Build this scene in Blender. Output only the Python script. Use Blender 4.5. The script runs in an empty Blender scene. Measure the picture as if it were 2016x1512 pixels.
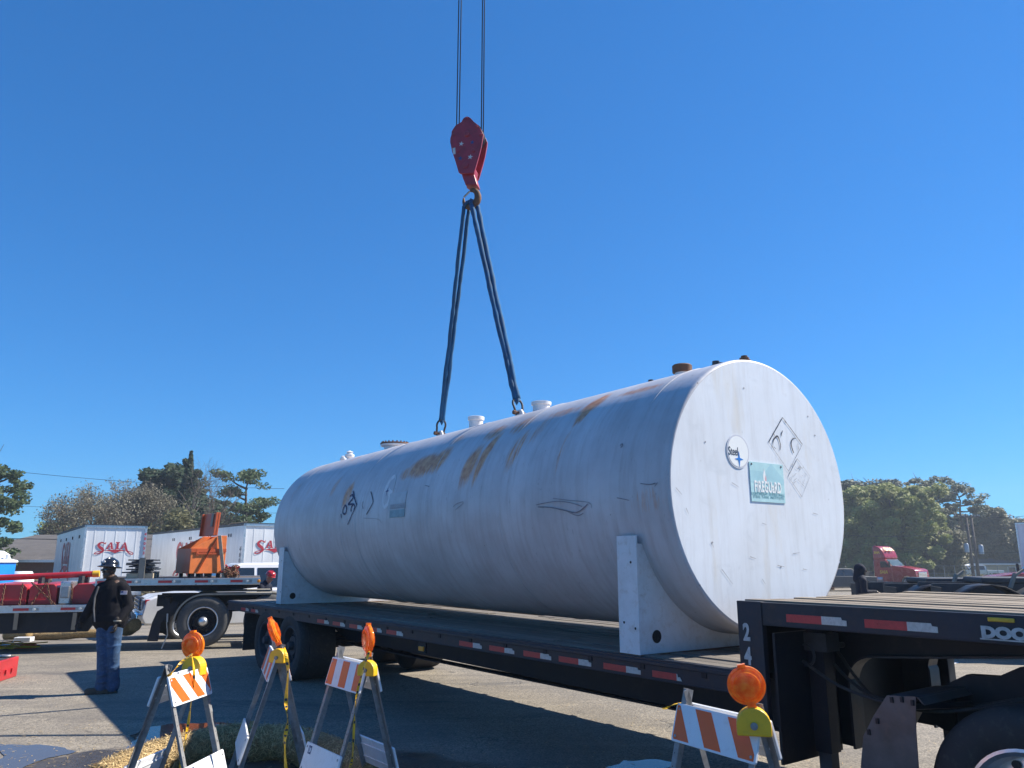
import bpy, math, random
import numpy as np
from mathutils import Vector, Matrix, Euler, noise
random.seed(7); np.random.seed(7)
R = math.radians; PI = math.pi
S = bpy.context.scene
COL = S.collection

# ------------------------------------------------------------ camera, sky, sun, exposure
IMGW, FPX, CX, CY, EYE = 2016., 1514., 1008., 756., 1.8
PITCH = math.atan((1100 - 756) / FPX)
cam_d = bpy.data.cameras.new('camera'); cam = bpy.data.objects.new('camera', cam_d); COL.objects.link(cam)
cam.location = (0, 0, EYE); cam.rotation_euler = (PI / 2 + PITCH, 0, 0)
cam_d.sensor_width = 36; cam_d.lens = 36 * FPX / IMGW; cam_d.clip_start = .05; cam_d.clip_end = 3000
S.camera = cam
S.render.resolution_x, S.render.resolution_y = 1024, 768
SUN_EL = R(43.3); SUNV = Vector((.954, .30)).normalized()
W = bpy.data.worlds.new('World'); S.world = W; W.use_nodes = True
nt = W.node_tree; bg = nt.nodes['Background']
sky = nt.nodes.new('ShaderNodeTexSky'); sky.sky_type = 'NISHITA'; sky.sun_disc = False
sky.sun_elevation = SUN_EL; sky.sun_rotation = math.atan2(SUNV.x, SUNV.y)
sky.air_density = 1.0; sky.dust_density = .0; sky.ozone_density = 4.0; sky.altitude = 0
EXPO, SKYS = .88, .1
sp_ = nt.nodes.new('ShaderNodeSeparateColor'); cb_ = nt.nodes.new('ShaderNodeCombineColor'); nt.links.new(sky.outputs[0], sp_.inputs[0])
for i_, (a_, p_) in enumerate(((.47, .90), (1.24, .78), (2.08, .74))):      # the phone camera's response to the sky, per channel
    n1_ = nt.nodes.new('ShaderNodeMath'); n1_.operation = 'MULTIPLY'; n1_.inputs[1].default_value = .055
    n2_ = nt.nodes.new('ShaderNodeMath'); n2_.operation = 'POWER'; n2_.inputs[1].default_value = p_
    n3_ = nt.nodes.new('ShaderNodeMath'); n3_.operation = 'MULTIPLY'; n3_.inputs[1].default_value = a_ / (SKYS * 2 ** EXPO)
    nt.links.new(sp_.outputs[i_], n1_.inputs[0]); nt.links.new(n1_.outputs[0], n2_.inputs[0]); nt.links.new(n2_.outputs[0], n3_.inputs[0]); nt.links.new(n3_.outputs[0], cb_.inputs[i_])
nt.links.new(cb_.outputs[0], bg.inputs[0]); bg.inputs[1].default_value = SKYS
sd = bpy.data.lights.new('sun', 'SUN'); sd.energy = 5.0; sd.angle = R(.5); sd.color = (1, .93, .82)
so = bpy.data.objects.new('sun', sd); COL.objects.link(so)
sv = Vector((SUNV.x * math.cos(SUN_EL), SUNV.y * math.cos(SUN_EL), math.sin(SUN_EL)))
so.rotation_euler = sv.to_track_quat('Z', 'Y').to_euler(); so.location = (20, 6, 20)
S.view_settings.view_transform = 'Standard'; S.view_settings.look = 'None'; S.view_settings.exposure = EXPO; S.view_settings.gamma = 1
S.render.engine = 'CYCLES'

# ------------------------------------------------------------ where a thing of the photograph stands
_c, _s = math.cos(PITCH), math.sin(PITCH)
def ray(px, py):
    x = (px - CX) / FPX; y = -(py - CY) / FPX
    return Vector((x, _c - y * _s, _s + y * _c))
def G(px, py, z=0.): r = ray(px, py); return Vector((0, 0, EYE)) + r * ((z - EYE) / r.z)
def P(px, py, Y): r = ray(px, py); return Vector((0, 0, EYE)) + r * (Y / r.y)
def onplane(px, py, p0, d):
    d = Vector((d[0], d[1])).normalized(); n = Vector((-d.y, d.x)); r = ray(px, py)
    t = (Vector((p0[0], p0[1])).dot(n)) / (r.x * n.x + r.y * n.y); q = Vector((0, 0, EYE)) + r * t
    return (Vector((q.x - p0[0], q.y - p0[1])).dot(d), q.z)
def gz(x, y):      # the yard falls away gently behind the trailers
    t = min(max((y - 15.5) / 22., 0), 1); t = t * t * (3 - 2 * t) * .5 + t * .5
    return -.95 * t
# ------------------------------------------------------------ materials
def nodes(name):
    m = bpy.data.materials.new(name); m.use_nodes = True; t = m.node_tree; return m, t, t.nodes['Principled BSDF']
def N(t, typ, **kw):
    n = t.nodes.new('ShaderNode' + typ)
    for k, v in kw.items():
        if k in n.inputs: n.inputs[k].default_value = v
        else: setattr(n, k, v)
    return n
def mapr(t, src, a, b, c=0., d=1.):
    n = N(t, 'MapRange'); t.links.new(src, n.inputs[0])
    for i, v in enumerate((a, b, c, d)): n.inputs[i + 1].default_value = v
    return n.outputs[0]
def mth(t, op, a, b=None, clamp=False):
    n = N(t, 'Math', operation=op); n.use_clamp = clamp
    for i, s in enumerate((a, b)):
        if s is None: continue
        if isinstance(s, (int, float)): n.inputs[i].default_value = s
        else: t.links.new(s, n.inputs[i])
    return n.outputs[0]
def mix(t, f, a, b):
    n = N(t, 'Mix', data_type='RGBA')
    if isinstance(f, (int, float)): n.inputs[0].default_value = f
    else: t.links.new(f, n.inputs[0])
    for i, s in ((6, a), (7, b)):
        if isinstance(s, (tuple, list)): n.inputs[i].default_value = (*s[:3], 1)
        else: t.links.new(s, n.inputs[i])
    return n.outputs[2]
def coords(t, kind='Object', scale=(1, 1, 1)):
    c = N(t, 'TexCoord'); mp = N(t, 'Mapping'); mp.inputs['Scale'].default_value = scale
    t.links.new(c.outputs[kind], mp.inputs[0]); return mp.outputs[0]
def noi(t, v, scale, detail=4, rough=.55, dist=0.):
    n = N(t, 'TexNoise'); n.inputs['Scale'].default_value = scale; n.inputs['Detail'].default_value = detail
    n.inputs['Roughness'].default_value = rough; n.inputs['Distortion'].default_value = dist
    t.links.new(v, n.inputs['Vector']); return n.outputs[0]
def bump(t, h, bs, strength=.3, dist=.01):
    b = N(t, 'Bump'); b.inputs['Strength'].default_value = strength; b.inputs['Distance'].default_value = dist
    t.links.new(h, b.inputs['Height']); t.links.new(b.outputs[0], bs.inputs['Normal'])
def mk(name, col, rough=.5, metal=0., var=.25, scale=4., dirt=None, dirtamt=.5, bmp=0., bscale=60., stretch=(1, 1, 1), spec=.5, coat=0.):
    m, t, b = nodes(name); v = coords(t, 'Object', stretch)
    n1 = noi(t, v, scale, 6, .62)
    lo = tuple(c * (1 - var) for c in col); hi = tuple(min(c * (1 + var * .6), .95) for c in col)
    c = mix(t, mapr(t, n1, .3, .7), lo, hi)
    if dirt:
        n2 = noi(t, v, scale * 2.7, 8, .7, .4); c = mix(t, mapr(t, n2, .52, .72, 0, dirtamt), c, dirt)
    t.links.new(c, b.inputs['Base Color']); b.inputs['Metallic'].default_value = metal
    t.links.new(mapr(t, n1, .3, .7, max(rough - .08, .02), min(rough + .1, 1)), b.inputs['Roughness'])
    b.inputs['Specular IOR Level'].default_value = spec
    if coat: b.inputs['Coat Weight'].default_value = coat; b.inputs['Coat Roughness'].default_value = .08
    if bmp: bump(t, noi(t, v, bscale, 4), b, bmp, .004)
    return m
M = {}
M['black_paint'] = mk('black_paint', (.006, .009, .017), .5, spec=.3, var=.5, scale=3, dirt=(.035, .033, .034), dirtamt=.35, bmp=.15)
M['rail_paint'] = mk('rail_paint', (.016, .021, .034), .45, spec=.4, var=.4, scale=5, dirt=(.075, .04, .03), dirtamt=.45, bmp=.2)
M['rubber'] = mk('rubber', (.028, .028, .03), .75, var=.3, scale=8, dirt=(.12, .11, .095), dirtamt=.4, bmp=.2)
M['tyre_wall'] = mk('tyre_wall', (.07, .07, .07), .8, var=.3, scale=10, dirt=(.16, .15, .13), dirtamt=.5)
M['steel'] = mk('steel', (.38, .39, .4), .42, .75, var=.25, scale=12, dirt=(.2, .13, .08), dirtamt=.3)
M['galv'] = mk('galv', (.27, .27, .27), .5, .25, var=.3, scale=20, dirt=(.1, .09, .08), dirtamt=.4)
M['alu'] = mk('alu', (.62, .63, .65), .32, .85, var=.15, scale=8, dirt=(.3, .28, .25), dirtamt=.4)
M['chrome'] = mk('chrome', (.8, .8, .82), .1, 1., var=.05)
M['red_paint'] = mk('red_paint', (.42, .022, .028), .4, var=.25, scale=3, dirt=(.2, .03, .025), dirtamt=.5, coat=.15)
M['block_red'] = mk('block_red', (.38, .028, .05), .42, var=.35, scale=5, dirt=(.1, .03, .035), dirtamt=.6, bmp=.2)
M['truck_red'] = mk('truck_red', (.36, .012, .018), .25, var=.1, scale=2, coat=.6)
M['orange_paint'] = mk('orange_paint', (.78, .2, .045), .5, var=.14, scale=3, dirt=(.4, .12, .05), dirtamt=.5)
M['orange_dark'] = mk('orange_dark', (.5, .085, .02), .5, var=.15, scale=3)
M['yellow_paint'] = mk('yellow_paint', (.75, .45, .03), .5, var=.2, scale=6, dirt=(.3, .2, .08), dirtamt=.4)
M['yellow_plastic'] = mk('yellow_plastic', (.9, .5, .02), .38, var=.1, scale=12, dirt=(.45, .3, .06), dirtamt=.25)
M['white_paint'] = mk('white_paint', (.78, .79, .8), .3, var=.05, scale=2, dirt=(.5, .48, .44), dirtamt=.25, coat=.4)
M['panel_white'] = mk('panel_white', (.8, .81, .83), .42, var=.06, scale=5, dirt=(.5, .46, .4), dirtamt=.35)
M['panel_orange'] = mk('panel_orange', (.88, .125, .012), .42, var=.08, scale=6)
M['panel_blue'] = mk('panel_blue', (.02, .05, .16), .4)
M['tape_red'] = mk('tape_red', (.5, .035, .04), .35, var=.2, scale=30, dirt=(.2, .03, .03), dirtamt=.5)
M['tape_white'] = mk('tape_white', (.55, .54, .5), .35, var=.2, scale=30, dirt=(.2, .18, .15), dirtamt=.5)
M['stencil'] = mk('stencil', (.5, .51, .5), .6, var=.3, scale=25)
M['glass'] = mk('glass', (.015, .022, .03), .04, var=.1, spec=.9)
M['truck_glass'] = mk('truck_glass', (.06, .10, .11), .08, var=.2)
M['teal_glass'] = mk('teal_glass', (.25, .5, .45), .1, var=.1)
M['blue_plastic'] = mk('blue_plastic', (.01, .22, .75), .35, var=.1, scale=2)
M['tank_plastic'] = mk('tank_plastic', (.75, .77, .78), .4, var=.06)
M['sling_blue'] = mk('sling_blue', (.012, .09, .2), .85, var=.45, scale=9, dirt=(.03, .15, .25), dirtamt=.5, bmp=.7, bscale=45, stretch=(1, 1, .25))
M['rope'] = mk('rope', (.045, .05, .07), .6, .3, var=.3, scale=40)
M['brown_rust'] = mk('brown_rust', (.16, .075, .04), .8, var=.4, scale=14, dirt=(.05, .03, .025), dirtamt=.6, bmp=.4)
M['denim'] = mk('denim', (.03, .075, .16), .9, var=.5, scale=9, dirt=(.11, .19, .33), dirtamt=.55, bmp=.5, bscale=25)
M['jacket'] = mk('jacket', (.006, .006, .010), .9, spec=.25, var=.4, scale=9, bmp=.7, bscale=14)
M['jacket_blue'] = mk('jacket_blue', (.012, .016, .032), .85, spec=.3, var=.4, scale=9, bmp=.6, bscale=16)
M['lining'] = mk('lining', (.12, .12, .125), .9)
M['skin_dark'] = mk('skin_dark', (.09, .048, .032), .5, var=.15, scale=10)
M['skin_light'] = mk('skin_light', (.42, .22, .15), .5, var=.12, scale=10)
M['glove'] = mk('glove', (.025, .02, .018), .8, var=.4, scale=30)
M['boot'] = mk('boot', (.07, .05, .035), .75, var=.4, scale=20)
M['hat_black'] = mk('hat_black', (.012, .012, .014), .16, var=.1, spec=.7, coat=.5)
M['hat_red'] = mk('hat_red', (.4, .02, .025), .2, var=.1, coat=.4)
M['bark'] = mk('bark', (.09, .07, .055), .9, var=.4, scale=5, bmp=.5)
M['twig'] = mk('twig', (.13, .105, .085), .9, var=.3, scale=.6)
M['brick'] = mk('brick', (.2, .1, .075), .85, var=.25, scale=8)
M['wire'] = mk('wire', (.02, .02, .025), .6)
M['pole_wood'] = mk('pole_wood', (.1, .08, .07), .9, var=.3, scale=3)
M['dark_wood'] = mk('dark_wood', (.09, .075, .06), .85, var=.4, scale=3, stretch=(.3, 4, 4))
M['lumber'] = mk('lumber', (.5, .42, .3), .8, var=.25, scale=3, stretch=(.5, 5, 5))
M['steel_dark'] = mk('steel_dark', (.05, .055, .065), .6, .3, var=.4, scale=6)
M['strap'] = mk('strap', (.26, .24, .2), .9, var=.2)
M['sign_teal'] = mk('sign_teal', (.50, .74, .74), .35, var=.1, scale=9)
M['sign_teal2'] = mk('sign_teal2', (.42, .66, .69), .35, var=.1, scale=9)
M['sticker_white'] = mk('sticker_white', (.93, .92, .87), .35, var=.03)
M['sticker_grey'] = mk('sticker_grey', (.62, .62, .66), .4, var=.05)
M['ink'] = mk('ink', (.03, .035, .06), .6, var=.3, scale=40)
M['ink_blue'] = mk('ink_blue', (.012, .02, .09), .6, var=.3, scale=40)
M['faded_ink'] = mk('faded_ink', (.34, .35, .37), .6, var=.3, scale=60)
M['star_blue'] = mk('star_blue', (.01, .2, .62), .4, var=.1)
M['star_navy'] = mk('star_navy', (.03, .06, .2), .5)
M['star_white'] = mk('star_white', (.6, .6, .6), .5)
M['pink'] = mk('pink', (.75, .45, .47), .5)
M['teal_text'] = mk('teal_text', (.16, .36, .40), .5)
M['logo_red'] = mk('logo_red', (.42, .03, .05), .45, var=.1)
M['logo_yellow'] = mk('logo_yellow', (.8, .5, .05), .45, var=.1)
M['lamp_white'] = mk('lamp_white', (.75, .75, .7), .2)
M['amber'] = mk('amber', (.9, .3, .02), .3)
M['headlight'] = mk('headlight', (.45, .5, .55), .08, .4, var=.3, scale=12)
M['roof_shingle'] = mk('roof_shingle', (.13, .12, .115), .9, var=.25, scale=1.2, dirt=(.2, .18, .16), dirtamt=.3, stretch=(1, 1, 6))

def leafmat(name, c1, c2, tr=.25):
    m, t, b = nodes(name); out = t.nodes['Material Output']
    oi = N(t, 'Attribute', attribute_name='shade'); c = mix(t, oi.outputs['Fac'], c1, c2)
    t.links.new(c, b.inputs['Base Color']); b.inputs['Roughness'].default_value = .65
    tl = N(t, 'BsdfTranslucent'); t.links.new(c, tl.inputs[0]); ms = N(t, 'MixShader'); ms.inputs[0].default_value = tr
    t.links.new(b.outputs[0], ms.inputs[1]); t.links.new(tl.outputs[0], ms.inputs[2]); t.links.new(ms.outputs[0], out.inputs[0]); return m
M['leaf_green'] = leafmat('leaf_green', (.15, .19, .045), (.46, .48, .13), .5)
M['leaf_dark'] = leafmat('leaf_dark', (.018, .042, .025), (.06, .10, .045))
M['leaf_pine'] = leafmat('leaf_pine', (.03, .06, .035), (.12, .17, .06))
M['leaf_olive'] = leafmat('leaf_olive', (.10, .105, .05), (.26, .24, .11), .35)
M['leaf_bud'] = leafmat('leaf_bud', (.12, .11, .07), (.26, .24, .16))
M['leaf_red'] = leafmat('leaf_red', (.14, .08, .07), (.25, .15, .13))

def lens_mat():
    m, t, b = nodes('amber_lens'); out = t.nodes['Material Output']
    v = coords(t, 'Object'); n = noi(t, v, 38, 3)
    c = mix(t, mapr(t, n, .35, .65), (.95, .20, .004), (1, .40, .03))
    t.links.new(c, b.inputs['Base Color']); b.inputs['Roughness'].default_value = .12; b.inputs['Coat Weight'].default_value = .6
    bump(t, n, b, .6, .004)
    tl = N(t, 'BsdfTranslucent'); t.links.new(c, tl.inputs[0]); ms = N(t, 'MixShader'); ms.inputs[0].default_value = .38
    t.links.new(b.outputs[0], ms.inputs[1]); t.links.new(tl.outputs[0], ms.inputs[2]); t.links.new(ms.outputs[0], out.inputs[0]); return m
M['lens'] = lens_mat()

def tank_mat(name, end=False):
    m, t, b = nodes(name)
    uv = coords(t, 'Object')
    big = noi(t, uv, 1.3, 6, .6); fine = noi(t, uv, 9, 8, .7)
    if end: pass
    if end: st = noi(t, coords(t, 'Object', (1, 4, .5)), 3.2, 8, .68)
    else: st = noi(t, coords(t, 'UV', (3.2, .35, 1)), 4, 8, .65)
    c = mix(t, mapr(t, big, .35, .7), ((.80, .83, .865) if end else (.60, .60, .625)), ((.74, .755, .77) if end else (.45, .44, .455)))  # one white paint: shade darkens the shell's base colour, sunlight lightens the end's
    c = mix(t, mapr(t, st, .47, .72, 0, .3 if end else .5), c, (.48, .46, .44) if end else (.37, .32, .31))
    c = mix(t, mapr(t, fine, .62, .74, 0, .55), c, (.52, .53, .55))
    if end:
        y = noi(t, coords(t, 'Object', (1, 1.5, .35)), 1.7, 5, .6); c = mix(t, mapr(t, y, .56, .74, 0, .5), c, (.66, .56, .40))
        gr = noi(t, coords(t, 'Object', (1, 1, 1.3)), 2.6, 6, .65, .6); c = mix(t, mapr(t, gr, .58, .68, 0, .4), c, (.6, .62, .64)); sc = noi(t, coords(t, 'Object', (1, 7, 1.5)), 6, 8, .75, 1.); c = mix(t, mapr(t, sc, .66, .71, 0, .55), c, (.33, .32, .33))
    at = N(t, 'Attribute', attribute_name='rust')
    rs = noi(t, coords(t, 'UV', (11., .9, 1)), 3, 8, .72, .3)
    rm = at.outputs['Fac']
    rm = mth(t, 'SUBTRACT', mth(t, 'ADD', rm, mth(t, 'MULTIPLY', rs, 2.2)), 1.42)
    rm = mapr(t, rm, 0, .65, 0, .92)
    rc = mix(t, mapr(t, noi(t, uv, 14, 5), .35, .65), (.50, .17, .05), (.72, .36, .15))
    c = mix(t, rm, c, rc)
    # long scratches
    sx = noi(t, coords(t, 'UV', (1., .25, 1)), 26, 3, .4, 2.2); sc = mapr(t, sx, .695, .715, 0, .4)
    c = mix(t, sc, c, (.25, .25, .27))
    sp = N(t, 'TexVoronoi', feature='F1'); sp.inputs['Scale'].default_value = 5.; t.links.new(uv, sp.inputs['Vector'])
    c = mix(t, mapr(t, sp.outputs['Distance'], .035, .02, 0, .8), c, (.12, .09, .08))
    t.links.new(c, b.inputs['Base Color'])
    t.links.new(mapr(t, fine, .3, .7, .38, .55), b.inputs['Roughness']); b.inputs['Specular IOR Level'].default_value = .42
    bump(t, mth(t, 'ADD', mth(t, 'MULTIPLY', big, 3.), mth(t, 'MULTIPLY', fine, .15)), b, .05 if end else .18, .02)
    return m
M['tank'] = tank_mat('tank_shaded_paint'); M['tank_end_lit'] = tank_mat('tank_end_lit_paint', True)

def van_mat(name, dark=0.):
    m, t, b = nodes(name); v = coords(t, 'Object')
    n = noi(t, coords(t, 'Object', (1, 1, .25)), 1.6, 7, .65)
    c = mix(t, mapr(t, n, .4, .75), (.76, .78, .8), (.55, .56, .58)); t.links.new(c, b.inputs['Base Color'])
    b.inputs['Roughness'].default_value = .3; return m
M['van'] = van_mat('van_panel')

def asphalt():
    m, t, b = nodes('asphalt'); v = coords(t, 'Object')
    sep = N(t, 'SeparateXYZ'); t.links.new(v, sep.inputs[0]); X, Y = sep.outputs[0], sep.outputs[1]
    vo = N(t, 'TexVoronoi'); vo.inputs['Scale'].default_value = 68; t.links.new(v, vo.inputs['Vector'])
    fine = noi(t, v, 130, 3, .7); med = noi(t, v, 14, 6, .7); big = noi(t, v, .6, 8, .68, .8)
    c = mix(t, mapr(t, vo.outputs['Color'], .15, .85), (.075, .065, .051), (.385, .335, .262))
    c = mix(t, mapr(t, fine, .35, .65, 0, .55), c, (.24, .21, .165))
    c = mix(t, mapr(t, big, .42, .62, 0, .55), c, (.12, .108, .095))
    c = mix(t, mapr(t, med, .62, .78, 0, .5), c, (.28, .25, .2))
    drk = noi(t, coords(t, 'Object', (.5, 1.6, 1)), .8, 6, .6, .8); c = mix(t, mapr(t, drk, .58, .66, 0, .45), c, (.06, .06, .062))
    tyre = noi(t, coords(t, 'Object', (.12, 2.2, 1)), 1.5, 5, .6, .3); c = mix(t, mapr(t, tyre, .55, .7, 0, .4), c, (.09, .08, .07)); c = mix(t, mapr(t, tyre, .42, .32, 0, .35), c, (.36, .31, .24))
    blot = noi(t, v, 2.3, 3, .5, .2); c = mix(t, mapr(t, blot, .70, .76, 0, .6), c, (.05, .045, .04))
    # cracks
    wv = N(t, 'TexVoronoi', feature='DISTANCE_TO_EDGE'); wv.inputs['Scale'].default_value = .33
    dn = N(t, 'TexNoise'); dn.inputs['Scale'].default_value = 1.3; dn.inputs['Detail'].default_value = 5; t.links.new(v, dn.inputs['Vector'])
    va = N(t, 'VectorMath', operation='SCALE'); t.links.new(dn.outputs['Color'], va.inputs[0]); va.inputs['Scale'].default_value = 1.4
    vb = N(t, 'VectorMath', operation='ADD'); t.links.new(v, vb.inputs[0]); t.links.new(va.outputs[0], vb.inputs[1]); t.links.new(vb.outputs[0], wv.inputs['Vector'])
    crack = mth(t, 'MULTIPLY', mapr(t, wv.outputs['Distance'], .007, .002, 0, 1), mapr(t, drk, .45, .6)); c = mix(t, mth(t, 'MULTIPLY', crack, .5), c, (.03, .03, .03))
    # damp ground by the puddles
    wn = noi(t, v, 1.1, 7, .62)
    xr = mth(t, 'MINIMUM', mth(t, 'ADD', X, 3.9), 0.)
    th = mth(t, 'ADD', mth(t, 'MULTIPLY', xr, .75), 8.1)
    wet = mth(t, 'ADD', mth(t, 'SUBTRACT', th, Y), mth(t, 'MULTIPLY', mth(t, 'SUBTRACT', wn, .5), 1.3))
    rgt = mapr(t, X, -1., .6, 0, .9); wet = mth(t, 'SUBTRACT', wet, rgt)
    wet = mapr(t, wet, 0, .18); c = mix(t, mth(t, 'MULTIPLY', wet, .8), c, (.035, .028, .022))
    t.links.new(c, b.inputs['Base Color'])
    rg = mapr(t, fine, .3, .7, .75, .95)
    rw = mapr(t, wn, .45, .6, .5, .16); mr = N(t, 'Mix'); t.links.new(mth(t, 'MULTIPLY', wet, .9), mr.inputs[0]); t.links.new(rg, mr.inputs[2]); t.links.new(rw, mr.inputs[3]); t.links.new(mr.outputs[0], b.inputs['Roughness'])
    h = mth(t, 'ADD', mth(t, 'MULTIPLY', vo.outputs['Distance'], -1.), mth(t, 'MULTIPLY', crack, -2.))
    bump(t, h, b, .55, .006); return m
M['asphalt'] = asphalt()
def water():
    m, t, b = nodes('puddle_water'); b.inputs['Base Color'].default_value = (.085, .068, .055, 1); b.inputs['Roughness'].default_value = .03
    b.inputs['IOR'].default_value = 1.33; bump(t, noi(t, coords(t), 5, 3), b, .03, .01); return m
M['water'] = water()
def straw():
    m, t, b = nodes('straw'); v = coords(t, 'Object'); n = noi(t, v, 60, 4, .7, 1.5); n2 = noi(t, v, 6, 4)
    c = mix(t, mapr(t, n, .35, .65), (.12, .07, .025), (.6, .42, .19)); c = mix(t, mapr(t, n2, .4, .7, 0, .5), c, (.3, .2, .08))
    t.links.new(c, b.inputs['Base Color']); b.inputs['Roughness'].default_value = .8; bump(t, n, b, 1., .02); return m
M['straw'] = straw()
M['straw_bit'] = leafmat('straw_bit', (.3, .2, .07), (.75, .56, .28), .1)
def planks():
    m, t, b = nodes('deck_planks'); v = coords(t, 'Object', (.6, 9, 9)); g = noi(t, v, 3.5, 9, .72, .6)
    at = N(t, 'Attribute', attribute_name='shade')
    c = mix(t, mapr(t, g, .3, .7), (.07, .052, .038), (.42, .345, .25)); c = mix(t, mth(t, 'MULTIPLY', at.outputs['Fac'], .5), c, (.16, .13, .11))
    f = noi(t, coords(t, 'Object', (.8, 22, 22)), 5, 5, .7); c = mix(t, mapr(t, f, .58, .72, 0, .7), c, (.05, .04, .035))
    t.links.new(c, b.inputs['Base Color']); b.inputs['Roughness'].default_value = .8; bump(t, g, b, .6, .01); return m
M['planks'] = planks()
def planks_dark():
    m, t, b = nodes('deck_planks_worn'); v = coords(t, 'Object', (.4, 9, 9)); g = noi(t, v, 3.5, 9, .72, .6)
    at = N(t, 'Attribute', attribute_name='shade')
    c = mix(t, mapr(t, g, .3, .7), (.07, .06, .052), (.30, .265, .22)); c = mix(t, mth(t, 'MULTIPLY', at.outputs['Fac'], .6), c, (.09, .08, .072))
    t.links.new(c, b.inputs['Base Color']); b.inputs['Roughness'].default_value = .75; bump(t, g, b, .6, .01); return m
M['planks_worn'] = planks_dark()

# ------------------------------------------------------------ mesh builder
WM = {}
def wm(o): return WM.get(o.name, Matrix.Identity(4)) if o else Matrix.Identity(4)
class MB:
    def __init__(s): s.v = []; s.f = []; s.mi = []; s.sh = []; s.cur = 0; s.att = None
    def add(s, vs, fs, T=None):
        o = len(s.v)
        for p in vs:
            p = Vector(p); s.v.append(T @ p if T is not None else p)
        for f in fs: s.f.append([i + o for i in f]); s.mi.append(s.cur); s.sh.append(s.att if s.att is not None else 0.)
        return s
    def box(s, c, d, T=None, rz=0, ry=0, rx=0):
        x, y, z = d[0] / 2, d[1] / 2, d[2] / 2; A = Matrix.Translation(Vector(c)) @ Euler((rx, ry, rz)).to_matrix().to_4x4()
        vs = [A @ Vector((i * x, j * y, k * z)) for k in (-1, 1) for j in (-1, 1) for i in (-1, 1)]
        return s.add(vs, [(0, 2, 3, 1), (4, 5, 7, 6), (0, 1, 5, 4), (2, 6, 7, 3), (0, 4, 6, 2), (1, 3, 7, 5)], T)
    def bar(s, p0, p1, w, h, up=(0, 0, 1)):
        p0, p1 = Vector(p0), Vector(p1); d = p1 - p0; L = d.length; x = d.normalized(); u = Vector(up)
        y = u.cross(x); y = y.normalized() if y.length > 1e-4 else Vector((0, 1, 0)); z = x.cross(y)
        A = Matrix(((x.x, y.x, z.x, 0), (x.y, y.y, z.y, 0), (x.z, y.z, z.z, 0), (0, 0, 0, 1))); A.translation = (p0 + p1) / 2
        return s.box((0, 0, 0), (L, w, h), A)
    def tube(s, path, r, n=8, caps=True, T=None):
        path = [Vector(p) for p in path]; rs = r if isinstance(r, (list, tuple)) else [r] * len(path); vs = []; fs = []
        prev = None
        for i, p in enumerate(path):
            a = path[max(i - 1, 0)]; b = path[min(i + 1, len(path) - 1)]; d = (b - a).normalized()
            if prev is None: u = d.orthogonal().normalized()
            else: u = (prev - d * prev.dot(d)); u = u.normalized() if u.length > 1e-6 else d.orthogonal().normalized()
            prev = u; w = d.cross(u)
            for k in range(n): a2 = 2 * PI * k / n; vs.append(p + (u * math.cos(a2) + w * math.sin(a2)) * rs[i])
        for i in range(len(path) - 1):
            for k in range(n): k2 = (k + 1) % n; fs.append((i * n + k, i * n + k2, (i + 1) * n + k2, (i + 1) * n + k))
        if caps: fs.append(tuple(range(n))[::-1]); fs.append(tuple((len(path) - 1) * n + k for k in range(n)))
        return s.add(vs, fs, T)
    def prism(s, poly, h0, h1, T=None):      # polygon in xy, extruded along z
        n = len(poly); vs = [(x, y, h0) for x, y in poly] + [(x, y, h1) for x, y in poly]
        fs = [tuple(range(n))[::-1], tuple(range(n, 2 * n))] + [(i, (i + 1) % n, n + (i + 1) % n, n + i) for i in range(n)]
        return s.add(vs, fs, T)
    def lathe(s, prof, n=24, T=None, cap=True):        # profile (r, z) round z
        vs = []; fs = []
        for r, z in prof:
            for k in range(n): a = 2 * PI * k / n; vs.append((r * math.cos(a), r * math.sin(a), z))
        for i in range(len(prof) - 1):
            for k in range(n): k2 = (k + 1) % n; fs.append((i * n + k, i * n + k2, (i + 1) * n + k2, (i + 1) * n + k))
        if cap and prof[0][0] > 1e-4: fs.append(tuple(range(n))[::-1])
        if cap and prof[-1][0] > 1e-4: fs.append(tuple((len(prof) - 1) * n + k for k in range(n)))
        return s.add(vs, fs, T)
    def ell(s, c, r, n=14, T=None, rot=None):
        A = Matrix.Translation(Vector(c))
        if rot is not None: A = A @ rot.to_4x4()
        A = A @ Matrix.Diagonal((*r, 1)); 
        if T is not None: A = T @ A
        return s.lathe([(math.sin(PI * i / n), -math.cos(PI * i / n)) for i in range(n + 1)], n + 4, A)
    def cap(s, p0, p1, r0, r1, flat=1., side=None, n=12):   # tapered capsule, flattened across `side`
        p0, p1 = Vector(p0), Vector(p1); d = p1 - p0; L = d.length; z = d.normalized()
        x = Vector(side) if side is not None else z.orthogonal(); x = (x - z * x.dot(z)).normalized(); y = z.cross(x)
        A = Matrix(((x.x, y.x, z.x, p0.x), (x.y, y.y, z.y, p0.y), (x.z, y.z, z.z, p0.z), (0, 0, 0, 1)))
        pr = [(r0 * math.sin(PI / 2 * i / 4), -r0 * math.cos(PI / 2 * i / 4)) for i in range(5)] + [(r1 * math.cos(PI / 2 * i / 4), L + r1 * math.sin(PI / 2 * i / 4)) for i in range(5)]
        return s.lathe(pr, n, A @ Matrix.Diagonal((1, flat, 1, 1)))
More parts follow.
